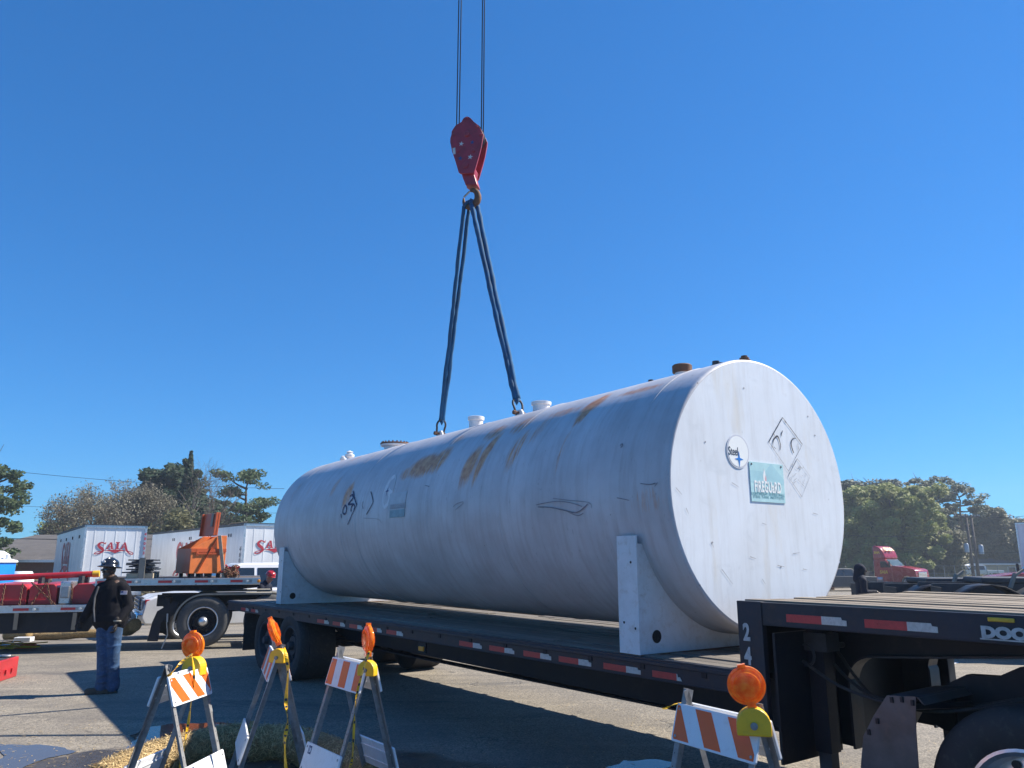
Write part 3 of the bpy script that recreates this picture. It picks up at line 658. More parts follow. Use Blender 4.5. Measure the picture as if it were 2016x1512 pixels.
    def quad_side(name, mat, pts, h, par):
        (sa, ta), (sb, tb) = tank_side_pt(*pts[0]), tank_side_pt(*pts[1]); mm = MB(); n = 10
        for i in range(n):
            a, b = ta + (tb - ta) * i / n, ta + (tb - ta) * (i + 1) / n; mm.add([sfn(sa, a, h), sfn(sb, a, h), sfn(sb, b, h), sfn(sa, b, h)], [(0, 1, 2, 3)])
        return mm.build(name, mat, par, world=False)
    M['worn_plate'] = mk('worn_plate', (.5, .53, .56), .5, var=.15, scale=12); M['worn_teal'] = mk('worn_teal', (.22, .36, .42), .5, var=.3, scale=12)
    p = quad_side('worn_sign', 'worn_plate', ((769, 972), (797, 1004)), .0, tank); quad_side('worn_band', 'worn_teal', ((768, 1005), (797, 1017)), .001, p)
    s0, t0 = tank_side_pt(783, 997)
    m = text_mb('FIREGUARD', .085, None, .0005, bold=.003, fn=lambda v: Vector(sfn(s0 - v.x, t0 - v.y / TR, .0025))); m.build('lettering', 'sticker_grey', p, world=False)
    M['scrape'] = mk('scrape', (.22, .21, .24), .6, var=.4, scale=30)
    m = MB()
    srib(m, [(1057, 994), (1075, 990), (1100, 987), (1125, 990), (1147, 997)], .003); srib(m, [(1060, 998), (1085, 999), (1110, 1004), (1135, 1009), (1150, 1000), (1158, 992)], .005); srib(m, [(1090, 981), (1120, 985), (1160, 989), (1166, 1000)], .0022); srib(m, [(1120, 1008), (1138, 1015), (1150, 1010)], .003)
    srib(m, [(893, 998), (900, 992), (912, 988), (912, 992), (902, 1000), (898, 1004)], .003); srib(m, [(1222, 878), (1226, 874), (1227, 878), (1223, 882)], .005)
    srib(m, [(1262, 952), (1280, 954), (1292, 951)], .0035); srib(m, [(1290, 958), (1296, 950)], .003); srib(m, [(838, 956), (846, 958)], .004); srib(m, [(717, 1020), (745, 1022), (752, 1030)], .002); srib(m, [(1216, 980), (1240, 985)], .003)
    build_split(m, 'scrape', 'scrape', tank, world=False)
    m = MB()
    for px, py in ((1464, 764), (1373, 754), (1378, 1152), (1590, 820), (1604, 857), (1537, 1116), (1402, 1068), (1388, 870)):
        q = e(px, py); m.lathe([(.008, 0), (0, .002)], 6, DF @ Matrix.Translation((q[0], q[1], .001)))
    for px, py, dx, dy in ((1399, 1068, 6, 10), (1530, 1113, 14, 3), (1500, 1030, 8, 3), (1440, 950, 14, 9), (1330, 960, 12, 14), (1560, 1090, 14, -2), (1350, 1000, 5, 12), (1600, 1010, 10, 3), (1476, 1096, 12, 4), (1420, 1120, 22, 30), (1580, 1120, 9, 2), (1500, 1140, 6, 10)):
        a, b = e(px, py), e(px + dx, py + dy); ribbon(m, [(*a, .0022), (*b, .001)], DF, .0022)
    m.build('scratch', 'scrape', tank, world=False)
tank_marks()

# ------------------------------------------------------------ hook block, ropes, slings, shackles
LUG1 = TA @ Vector((5.787, 0, TR + .085)); LUG2 = TA @ Vector((3.712, 0, TR + .085))
HY = 10.7
def build_block():
    d = Vector((.97, -.24, 0)).normalized(); nrm = Vector((-.24, -.97, 0)).normalized(); p0 = P(923, 290, HY)
    p0z = Vector((p0.x, p0.y, 0)); base = P(925, 395, HY)
    t = thing('hook_block', 'red crane hook block with white and dark stars, hanging above the tank', 'crane hook', loc=base)
    A = frame(p0z, d, (0, 0, 1))     # z = d x up
    if (A.to_3x3() @ Vector((0, 0, 1))).dot(nrm) < 0: A = A @ Matrix.Scale(-1, 4, (0, 0, 1))
    f = lambda x, y: onplane(820 + x / 5.815, 200 + y / 5.815, p0z, d)
    out = [f(*q) for q in ((580, 180), (550, 195), (532, 218), (522, 242), (495, 258), (455, 282), (420, 330), (408, 352), (405, 392), (392, 430), (391, 475), (415, 590), (440, 660), (460, 725), (488, 820), (510, 835), (600, 832), (665, 825), (684, 765), (720, 640), (745, 540), (765, 430), (770, 385), (745, 330), (700, 270), (660, 238), (632, 206), (606, 186))]
    fl = Matrix.Identity(4)
    for z0, z1, nm in ((.0, .03, 'cheek_plate'), (-.235, -.205, 'cheek_plate')):
        m = MB(); m.prism(out, z0, z1, A); pl = m.build(nm, 'block_red', t, bevel=.006)
        if z0 == 0.:
            front = pl
    c = f(585, 385)
    for k, z in enumerate((-.055, -.105, -.155)):
        m = MB(); rs = .235; B = A @ Matrix.Translation((c[0], c[1], z)); m.lathe([(0, -.02), (rs * .8, -.02), (rs, -.022), (rs * .9, 0), (rs, .022), (rs * .8, .02), (0, .02)], 32, B); m.build('sheave', 'steel_dark', t, smooth=40)
    m = MB(); B = A @ Matrix.Translation((c[0], c[1], 0)); m.lathe([(.05, -.25), (.05, .04), (.035, .055), (0, .055)], 16, B); m.build('sheave_pin', 'block_red', t, smooth=40)
    # spacer, lower body
    lo = [f(*q) for q in ((495, 760), (670, 760), (655, 830), (690, 945), (555, 945), (520, 850))]
    m = MB(); m.prism(lo, -.2, -.02, A); m.build('trunnion', 'block_red', t, bevel=.01)
    for q in ((480, 575, .03), (655, 573, .03), (572, 735, .055), (585, 385, .045), (690, 300, .028), (580, 207, .022), (430, 395, .022), (740, 390, .022)):
        a = f(q[0], q[1]); m = MB(); B = A @ Matrix.Translation((a[0], a[1], .03)); m.lathe([(q[2], 0), (q[2], .012), (q[2] * .7, .018), (0, .018)], 6 if q[2] < .03 else 20, B); m.build('bolt', 'block_red', front)
    for x, y, r, mt in ((520, 495, .042, 'star_white'), (645, 478, .04, 'star_navy'), (622, 645, .045, 'star_white'), (508, 662, .045, 'star_navy')):
        a = f(x, y); pts = [((r if i % 2 == 0 else r * .4) * math.sin(2 * PI * i / 10 + .2), (r if i % 2 == 0 else r * .4) * math.cos(2 * PI * i / 10 + .2)) for i in range(10)]
        m = MB(); m.prism([(a[0] + x_, a[1] + y_) for x_, y_ in pts], .031, .033, A); m.build('star', mt, front)
    a = f(440, 577); m = MB(); m.prism([(a[0] - .018, a[1] - .055), (a[0] + .02, a[1] - .055), (a[0] + .015, a[1] + .055), (a[0] - .03, a[1] + .05)], .031, .033, A); m.build('marking', 'star_white', front)
    m = MB(); z = -.237
    B = A @ Matrix.Translation((0, 0, -.11)); a = f(765, 680); m.add([A @ Vector((a[0] - .04 + i, a[1] + j, -.2 + 0)) for i, j in ((0, 0),)], [])
    # hook
    s = f(600, 835); h0 = A @ Vector((s[0], s[1] - .02, -.11))
    m = MB(); m.tube([h0 + Vector((0, 0, .05)), h0 - Vector((0, 0, .10))], [.05, .045], 14); m.tube([h0 - Vector((0, 0, .1)), h0 - Vector((0, 0, .14))], .065, 14)
    m.build('swivel', 'block_red', t, smooth=40)
    hd = Vector((.9, -.43, 0)).normalized(); q0 = h0 - Vector((0, 0, .14)); pts = []; rr = []
    for k in range(15):
        a = R(92) - R(285) * k / 14; pts.append(q0 + Vector((0, 0, -.185)) + hd * .125 * math.cos(a) + Vector((0, 0, .14 * math.sin(a)))); rr.append(.028 + .028 * math.sin(PI * min(k / 14 * 1.15, 1)) if k < 13 else .03 - .008 * (k - 12))
    m = MB(); m.tube(pts, rr, 12); m.build('hook', 'brown_rust', t, smooth=True)
    m = MB(); m.bar(q0 + Vector((0, 0, -.06)) - hd * .02, pts[-1] + Vector((0, 0, .02)), .03, .012); m.build('safety_latch', 'steel', t)
    bot = q0 + Vector((0, 0, -.29))
    return t, bot, A, f
blk, HB, BA, BF = build_block()
grp = 'hoist ropes of the crane'
for i, (x, y, nm) in enumerate(((899, 246, 'thin dark hoist rope, first from the left above the red hook block'), (904, 244, 'thin dark hoist rope, second from the left above the red hook block'), (947.5, 258, 'thin dark hoist rope, third from the left above the red hook block'), (951.5, 262, 'thin dark hoist rope, last on the right above the red hook block'))):
    q = P(x, y, HY + .1); m = MB(); pts = [q + Vector((0, 0, -.12)), q + Vector((.0, 0, 4)), q + Vector((0, 0, 12))]
    m.tube(pts, .0095, 6); single(m.build('hoist_rope', 'rope', smooth=True), nm, 'rope', grp)
def shackle(lug, up, label):
    up = up.normalized(); side = TU.cross(up).normalized() if abs(TU.dot(up)) < .95 else Vector((1, 0, 0)); side = up.cross(Vector((TU.y, -TU.x, 0))).normalized()
    x = Vector((-TU.y, TU.x, 0)); y = (up - x * up.dot(x)).normalized()
    t = thing('shackle', label, 'shackle', loc=lug, group='shackles on the tank lifting lugs')
    pts = [lug + x * .055 - y * .03]
    for k in range(13):
        a = -R(25) + R(230) * k / 12; pts.append(lug + y * .125 + x * .075 * math.cos(a) + y * .085 * math.sin(a))
    pts.append(lug - x * .055 - y * .03); m = MB(); m.tube(pts, .015, 10); m.build('bow', 'steel_dark', t, smooth=True)
    m = MB(); m.tube([lug - x * .085, lug + x * .085], .018, 10); m.tube([lug + x * .07, lug + x * .1], .03, 6); build_split(m, 'pin', 'brown_rust', t, smooth=40)
    return lug + y * .185
sh1 = shackle(LUG1, HB - LUG1, 'grey bow shackle at the foot of the left-hand blue sling')
sh2 = shackle(LUG2, HB - LUG2, 'grey bow shackle at the foot of the right-hand blue sling')
def sling(foot, a1, a2, label, r, seed):
    rr = random.Random(seed); m = MB(); n = 60
    t1 = HB + a1; t2 = HB + a2
    loop = []
    for p_, q_ in ((t1, foot + (t1 - HB) * .22), ):
        pass
    def leg(a, b, off):
        out = []
        for i in range(n + 1):
            u = i / n; p = a.lerp(b, u); w = .012 * noise.noise(Vector((u * 7, seed, off))); out.append(p + Vector((w, w * .5, 0)) + Vector((0, 0, -.02 * math.sin(PI * u))))
        return out
    l1 = leg(t1, foot + Vector((-.018, .0, .02)), 0); l2 = leg(foot + Vector((.018, .0, .02)), t2, 3)
    for L in (l1, l2):
        m.tube(L, [r * (1 + .22 * noise.noise(Vector((i * .35, seed, 7))) + .12 * noise.noise(Vector((i * 1.3, seed, 2)))) for i in range(len(L))], 9)
    top = [t1, t1.lerp(HB, .5) + Vector((0, 0, .05)), HB + Vector((0, 0, .075)), t2.lerp(HB, .5) + Vector((0, 0, .05)), t2]; m.tube(top, r, 9)
    m.tube([foot + Vector((-.018, 0, .03)), foot + Vector((0, 0, -.035)), foot + Vector((.018, 0, .03))], r * .9, 9)
    single(m.build('round_sling', 'sling_blue', smooth=True), label, 'sling', 'lifting slings between hook and tank')
sling(sh1, Vector((-.10, .0, -.02)), Vector((-.03, .08, -.04)), 'frayed blue lifting sling running from the hook down to the left lug', .031, 3)
sling(sh2, Vector((.02, -.06, -.04)), Vector((.10, -.02, -.02)), 'dark blue lifting sling running from the hook down to the right lug', .036, 9)

# ------------------------------------------------------------ the black step-deck trailer
# local x runs along the trailer towards the camera-right end, y away from the camera, origin on the ground under the near edge
TRU = Vector((.598, -.8015, 0)).normalized(); TRV = Vector((-TRU.y, TRU.x, 0)); TRO = -TRV * -4.65
TRO = TRV * 4.65
TM = frame(TRO, TRU, TRV); TMI = TM.inverted()
def tl(px, py, y=0.):       # picture -> (x, z) on the vertical plane at local y
    o = TMI @ Vector((0, 0, EYE)); d = TMI.to_3x3() @ ray(px, py); t = (y - o.y) / d.y; q = o + d * t; return (q.x, q.z)
trailer = thing('step_deck_trailer', 'black step deck trailer with weathered plank decks, carrying the white tank', 'trailer', mat=TM)
XZ = lambda y0: frame(TM @ Vector((0, y0, 0)), TRU, (0, 0, 1))     # polygon (x, z) extruded towards the camera (+) / away (-)
WID = 2.59; UX0, UX1 = -3.57, -.35; LX0, LX1 = tl(449, 1190)[0], -3.45; UZ, LZ = 1.512, 1.045
def deck(x0, x1, z, name, mat, n=17):
    m = MB(); w = (WID - .09) / n; rr = random.Random(int(z * 100))
    for i in range(n):
        x = x0
        y = .045 + w * (i + .5)
        while x < x1 - .01:
            L = min(rr.uniform(2.2, 4.2), x1 - x); L = L if x1 - x - L > .5 else x1 - x; m.att = rr.random()
            m.box((x + L / 2, y, z - .02 + rr.uniform(-.007, .007)), (L - .006, w - rr.uniform(.01, .024), .04), TM, rx=rr.uniform(-.012, .012), ry=rr.uniform(-.0015, .0015)); x += L
    return m.build(name, mat, trailer, bevel=.003, seg=1)
deck(UX0 + .02, UX1, UZ, 'upper_deck', 'planks'); deck(LX0 + .04, LX1 - .12, LZ, 'lower_deck', 'planks_worn')
for side in (0, 1):
    y = 0 if side == 0 else WID
    m = MB(); yy = y + (-.0 if side == 0 else .0); s1 = .04 if side == 0 else -.04
    m.box(((UX0 + UX1) / 2, y + s1 / 2, UZ - .076), (UX1 - UX0, .04, .145), TM); m.box(((UX0 + UX1) / 2, y + s1 * .7, UZ - .150), (UX1 - UX0, .055, .012), TM)
    m.build('upper_side_rail', 'rail_paint', trailer, bevel=.004)
    m = MB(); m.box(((LX0 + LX1) / 2, y + s1 / 2, LZ - .077), (LX1 - LX0, .04, .15), TM); m.box(((LX0 + LX1) / 2, y + s1 * .7, LZ - .155), (LX1 - LX0, .06, .012), TM)
    m.box(((LX0 + LX1) / 2, y + (-.008 if side == 0 else .008), LZ - .035), (LX1 - LX0, .022, .03), TM)
    m.build('lower_side_rail', 'rail_paint', trailer, bevel=.004)
    m = MB(); sg = -1 if side == 0 else 1
    for i in range(17): 
        x = LX1 - .5 - i * .61; m.box((x, y + sg * .03, LZ - .09), (.11, .05, .11), TM)
    for i in range(5): m.box((UX0 + .5 + i * .61, y + sg * .012, UZ - .085), (.1, .024, .1), TM) if side else None
    if side: build_split(m, 'winch_bracket', 'black_paint', trailer, bevel=.005)
    m = MB(); m.box((UX0 + .10, y + s1 / 2 - (.004 if side == 0 else -.004), (UZ + LZ) / 2 - .22), (.20, .05, UZ - LZ + .44), TM); m.build('corner_post', 'rail_paint', trailer, bevel=.004)
# riser face between the decks, cross members
m = MB(); m.box((UX0 + .02, WID / 2, (UZ + LZ) / 2 - .06), (.03, WID - .09, UZ - LZ - .05), TM); m.build('riser_plate', 'black_paint', trailer)
m = MB()
for i in range(6): m.box((UX0 + .25 + i * .5, WID / 2, UZ - .1), (.07, WID - .1, .1), TM)
for i in range(24): m.box((LX0 + .2 + i * .45, WID / 2, LZ - .1), (.06, WID - .1, .1), TM)
build_split(m, 'cross_member', 'black_paint', trailer)
def strips(name, prof_top, prof_bot, y, th, mat, par=trailer, mm=TM):
    m = MB(); xs = sorted(set([p[0] for p in prof_top] + [p[0] for p in prof_bot])); 
    def ev(pr, x):
        for a, b in zip(pr, pr[1:]):
            if a[0] <= x <= b[0]: return a[1] + (b[1] - a[1]) * ((x - a[0]) / max(b[0] - a[0], 1e-6))
        return pr[0][1] if x < pr[0][0] else pr[-1][1]
    vs = []
    for x in xs: zt, zb = ev(prof_top, x), ev(prof_bot, x); vs += [(x, y - th / 2, zb), (x, y + th / 2, zb), (x, y - th / 2, zt), (x, y + th / 2, zt)]
    fs = []
    for i in range(len(xs) - 1): a = i * 4; b = a + 4; fs += [(a, b, b + 2, a + 2), (a + 1, a + 3, b + 3, b + 1), (a, a + 1, b + 1, b), (a + 2, b + 2, b + 3, a + 3)]
    e = (len(xs) - 1) * 4; fs += [(0, 2, 3, 1), (e, e + 1, e + 3, e + 2)]; m.add(vs, fs, mm); return m
bt = [(LX0, LZ - .15), (UX0 + .02, LZ - .15), (UX0 + .021, UZ - .152), (UX1, UZ - .152)]
arch = [(-3.17 + .19 * (1 - math.cos(PI / 2 * k / 8)), .95 + .2 * math.sin(PI / 2 * k / 8)) for k in range(9)]
bb = [(LX0, .80), (LX0 + 2.9, .80), (LX0 + 3.6, .60), (-4.3, .55), (-3.34, .53), (-3.175, .525), (-3.17, .95)] + arch[1:] + [(-2.56, 1.185), (-2., 1.24), (UX1, 1.27)]
for y in (.72, 1.87):
    b = strips('main_beam', bt, bb, y, .02, 'black_paint').build('main_beam', 'black_paint', trailer)
    m = MB(); fl = [(-3.172, .525), (-3.172, .75), (-3.17, .95)] + arch[1:] + [(-2.56, 1.185), (-2., 1.24), (UX1, 1.27)]
    vs = []
    for x, z in fl: vs += [(x, y - .075, z), (x, y + .075, z), (x - .0, y - .075, z - .014), (x, y + .075, z - .014)]
    vs[2] = (-3.155, y - .075, .525); vs[3] = (-3.155, y + .075, .525)
    for i in (1, 2): vs[i * 4 + 2] = (-3.155, y - .075, fl[i][1]); vs[i * 4 + 3] = (-3.155, y + .075, fl[i][1])
    n = len(fl); fs = []
    for i in range(n - 1): a = i * 4; bq = a + 4; fs += [(a, a + 1, bq + 1, bq), (a + 2, bq + 2, bq + 3, a + 3), (a, bq, bq + 2, a + 2), (a + 1, a + 3, bq + 3, bq + 1)]
    m.add(vs, fs, TM); m.build('beam_flange', 'rail_paint', b, smooth=30)
    m = MB(); m.box(((LX0 + 3.6 - 3.34) / 2, y, .545), (-3.34 - LX0 - 3.6, .14, .014), TM); m.build('bottom_flange', 'black_paint', b)
m = MB(); m.box((-3.30, .36, .90), (.02, .7, .82), TM); m.box((-3.36, 2.22, .93), (.02, .7, .8), TM); m.box((-3.42, 1.3, .9), (.02, 1.15, .78), TM); build_split(m, 'bulkhead_plate', 'black_paint', trailer)
for y in (.42, 2.17):
    m = MB(); m.box((-3.22, y, .93), (.12, .12, .8), TM); lg = m.build('landing_leg', 'black_paint', trailer, bevel=.006)
    m = MB(); m.box((-3.22, y, .35), (.09, .09, .42), TM); m.build('inner_leg', 'steel_dark', lg)
    m = MB(); m.lathe([(.17, 0), (.17, .02), (.06, .1), (.05, .18), (0, .18)], 4, TM @ Matrix.Translation((-3.22, y, .02)) @ Matrix.Rotation(PI / 4, 4, 'Z')); m.build('foot', 'black_paint', lg)
    m = MB(); m.box((-3.22, y, 1.24), (.2, .16, .12), TM); m.tube([TM @ Vector((-3.22, y + .08, 1.2)), TM @ Vector((-3.22, 1.3, 1.2))], .02, 8); m.build('gearbox', 'steel_dark', lg)
# reflective tapes
def tape(x0, x1, zt, h=.048, y=-.003, wf=.62, torn=0):
    xm = x0 + (x1 - x0) * wf; m = MB(); m.box(((x0 + xm) / 2, y, zt - h / 2), (xm - x0, .003, h), TM); o = m.build('reflective_tape', 'tape_red', trailer)
    m = MB()
    if torn: m.prism([(xm, zt - h), (xm + .05, zt - h), (xm + .03, zt - h * .4), (xm + .012, zt - h * .5), (xm + .008, zt - .004), (xm, zt)], 0, .003, frame(TM @ Vector((0, y, 0)), TRU, (0, 0, 1)))
    else:
        e = x1; m.prism([(xm, zt - h), (e, zt - h), (e, zt - h * .35), (e - .03, zt - h * .3), (e - .035, zt), (xm, zt)], 0, .003, frame(TM @ Vector((0, y + .0015, 0)), TRU, (0, 0, 1)))
    m.build('white_band', 'tape_white', o)
TPS = [(472, 487), (492, 506), (624, 647), (655, 679), (688, 714), (728, 752), (761.5, 794), (905, 949), (964, 1013), (1031, 1085), (1100, 1163), (1187, 1259)]
for a, b in TPS:
    x0 = tl(a, 1240)[0]; x1 = tl(b, 1240)[0]; tape(x0, x1, LZ - .088)
tape(tl(1285, 1330)[0], tl(1335, 1330)[0] + .03, LZ - .088, wf=.86, torn=1)
for a, b in ((1549, 1667), (1702, 1845)): tape(tl(a, 1220)[0], tl(b, 1225)[0], 1.441, h=.05, wf=.6)
m = MB(); a = tl(832, 1268); m.box((a[0], -.012, LZ - .235), (.11, .03, .05), TM); m.build('marker_lamp', 'amber', trailer, bevel=.008)
m = MB(); m.box((a[0], .0, LZ - .225), (.16, .02, .11), TM); m.build('lamp_bracket', 'black_paint', trailer)
# writing
FT = frame(TM @ Vector((0, -.0135, 0)), TRU, (0, 0, 1))
def tr_text(t_, px, py, size, mat, sx=1., bold=.004, sp=1.):
    a = tl(px, py, -.006); return text_mb(t_, size, FT @ Matrix.Translation((a[0], a[1], .0)) @ Matrix.Diagonal((sx, 1, 1, 1)), .001, bold=bold, spacing=sp)
tr_text('2', 1471, 1246, .155, 'stencil', .72, .006).build('stencilled_number', 'stencil', trailer)
tr_text('4', 1474, 1293, .155, 'stencil', .72, .006).build('stencilled_number', 'stencil', trailer)
# shrink font so that only the letters before the frame edge are visible, the name runs on out of the picture
q = tl(1927, 1244); m = text_mb('DOONAN', .077, FT @ Matrix.Translation((q[0] + .235, q[1], 0)) @ Matrix.Diagonal((1.22, 1, 1, 1)), .001, bold=.0055); m.build('nameplate_lettering', 'stencil', trailer)
m = MB(); m.box((q[0] + .235, -.005, q[1] - .034), (.46, .004, .007), TM); m.build('nameplate_bar', 'stencil', trailer)
q0, q1 = tl(1945, 1217), tl(1999, 1224); m = MB(); m.box(((q0[0] + q1[0]) / 2, -.006, (q0[1] + q1[1]) / 2), (q1[0] - q0[0], .012, .022), TM); m.build('side_marker_lamp', 'yellow_paint', trailer, bevel=.005)
m = MB()
for i in range(17): m.box((LX1 - .45 - i * .61, -.004, LZ - .055), (.05, .008, .07), TM)
build_split(m, 'stake_pocket', 'black_paint', trailer, bevel=.003)
m = MB()
for k_, y_ in enumerate((.25, .5, .62)):
    pts_ = [TM @ Vector((-3.25 + .02 * k_, y_, 1.12 + .02 * k_)), TM @ Vector((-2.9, y_ - .05, .98 - .05 * k_)), TM @ Vector((-2.4, y_, .92)), TM @ Vector((-1.9, y_ + .1, 1.05))]; m.tube(cat([tuple(q_) for q_ in pts_], 6), .011, 6)
build_split(m, 'air_hose', 'rubber', trailer, smooth=True)
m = MB(); c_ = TM @ Vector((-3.28, .33, 1.15)); m.tube([c_ + TRU * .07 * math.cos(a_) + Vector((0, 0, .07 * math.sin(a_))) for a_ in [2 * PI * k_ / 14 for k_ in range(15)]], .01, 6, False); m.build('crank_ring', 'steel_dark', trailer)
# wheels of the trailer
TAX = -TRV
for px, py in ((519, 1268), (568, 1270)):
    x = tl(px, py, -.0)[0]
    for y, ax in ((.0, TAX), (WID, TRV)):
        wheel(trailer, TM @ Vector((x, y + (.02 if y == 0 else -.02), .50)), ax, r=.50, w=.55, hub='steel_dark', rimr=.28, name='wheel')
    m = MB(); m.tube([TM @ Vector((x, .3, .5)), TM @ Vector((x, WID - .3, .5))], .07, 10); m.build('axle', 'black_paint', trailer)
for px in (478, 545):
    x = tl(px, 1230)[0]
    for y in (.3, WID - .3):
        m = MB(); m.box((x, y, .55), (.012, .55, .62), TM); m.build('mud_flap', 'rubber', trailer)
m = MB(); m.box((LX0 + .03, WID / 2, LZ - .1), (.06, WID, .2), TM); m.build('rear_beam', 'rail_paint', trailer, bevel=.005)

# ------------------------------------------------------------ road tractor under the upper deck
trk = thing('semi_tractor', 'black road tractor under the upper deck, its rear wheels at the lower right corner', 'tractor unit', mat=TM)
XW = -1.86
for dx in (0, 1.32):
    for y, ax in ((.06, TAX), (WID - .06, TRV)): wheel(trk, TM @ Vector((XW + dx, y, .52)), ax, hub='alu', rimr=.3, w=.6, name='wheel')
    m = MB(); m.tube([TM @ Vector((XW + dx, .3, .52)), TM @ Vector((XW + dx, WID - .3, .52))], .09, 12); m.build('axle', 'black_paint', trk, smooth=40)
prof = [tl(*q, .55) for q in ((1820, 1372), (1845, 1354), (1898, 1329), (1960, 1333), (2004, 1314))]; prof += [(-1.2, prof[-1][1] + .02), (.9, prof[-1][1])]
for y in (.62, 1.97):
    st = strips('f', prof, [(prof[0][0], .8), (prof[1][0], .76), (.9, .76)], y, .08, 'black_paint'); st.build('frame_rail', 'black_paint', trk)
m = MB(); m.box((prof[1][0] + .04, WID / 2, .9), (.1, 1.5, .2), TM); m.build('rear_crossmember', 'black_paint', trk)
m = MB(); m.box((-1.2, WID / 2, prof[-1][1] - .01), (.8, .9, .06), TM); m.build('fifth_wheel_plate', 'steel_dark', trk, bevel=.02)
# quarter fender plate behind the wheel
fy = -.02
fp = [tl(*q, fy) for q in ((1795, 1357), (1845, 1357), (1851, 1385), (1862, 1440), (1870, 1512), (1740, 1512), (1750, 1440), (1775, 1395))]
M['plate_grey'] = mk('plate_grey', (.085, .09, .10), .45, .3, var=.4, scale=7, dirt=(.15, .12, .1), dirtamt=.4)
ft = [(-2.78, .3), (-2.73, .62), (-2.70, .77), (-2.62, .90), (-2.53, 1.02), (-2.36, 1.035), (-2.33, 1.0)]
m = MB(); vs = []
for x, z in ft: vs += [(x, fy, z), (x + .0, fy + .6, z), (x + .012, fy, z - .006), (x + .012, fy + .6, z - .006)]
fs = []
for i in range(len(ft) - 1): a = i * 4; b = a + 4; fs += [(a, a + 1, b + 1, b), (a + 2, b + 2, b + 3, a + 3), (a, b, b + 2, a + 2), (a + 1, a + 3, b + 3, b + 1)]
fs += [(0, 2, 3, 1), (len(vs) - 4, len(vs) - 3, len(vs) - 1, len(vs) - 2)]
m.add(vs, fs, TM)
m.prism([(-2.78, .3), (-2.73, .62), (-2.70, .77), (-2.62, .90), (-2.53, 1.02), (-2.36, 1.035), (-2.38, .85), (-2.39, .6), (-2.40, .3)], 0, .006, frame(TM @ Vector((0, fy, 0)), TRU, (0, 0, 1)))
fd = m.build('quarter_fender', 'plate_grey', trk)
m = MB()
for x, z in ((-2.50, 1.0), (-2.44, 1.01), (-2.38, 1.0), (-2.60, .87), (-2.66, .80)): m.box((x, fy - .012, z), (.016, .012, .03), TM)
build_split(m, 'bolt', 'black_paint', fd)
m = MB(); m.tube([TM @ Vector((-2.42, .02, .97)), TM @ Vector((-2.3, .5, .95))], .02, 8); m.build('fender_bracket', 'black_paint', trk)

# ------------------------------------------------------------ barricades with warning lamps
def stripes(m, w, h, A, z, lean, n=3, ph=0.):
    """orange bands clipped to the panel"""
    per = w / 2.55; bw = per * .5
    k = -2
    while k < 8:
        x0 = -w / 2 + ph + k * per; poly = [(x0, -h / 2), (x0 + bw, -h / 2), (x0 + bw - lean, h / 2), (x0 - lean, h / 2)]
        # clip to [-w/2, w/2]
        def clip(pl, a, sgn):
            out = []
            for i in range(len(pl)):
                p, q = pl[i], pl[(i + 1) % len(pl)]; ip, iq = sgn * (p[0] - a) <= 0, sgn * (q[0] - a) <= 0
                if ip: out.append(p)
                if ip != iq: t = (a - p[0]) / (q[0] - p[0]); out.append((a, p[1] + (q[1] - p[1]) * t))
            return out
        e = .012; poly = clip(poly, w / 2 - e, 1); poly = clip(poly, -w / 2 + e, -1) if len(poly) > 2 else poly
        if len(poly) > 2: m.prism([(x, y * (h - 2 * e) / h) for x, y in poly], z, z + .0015, A)
        k += 1
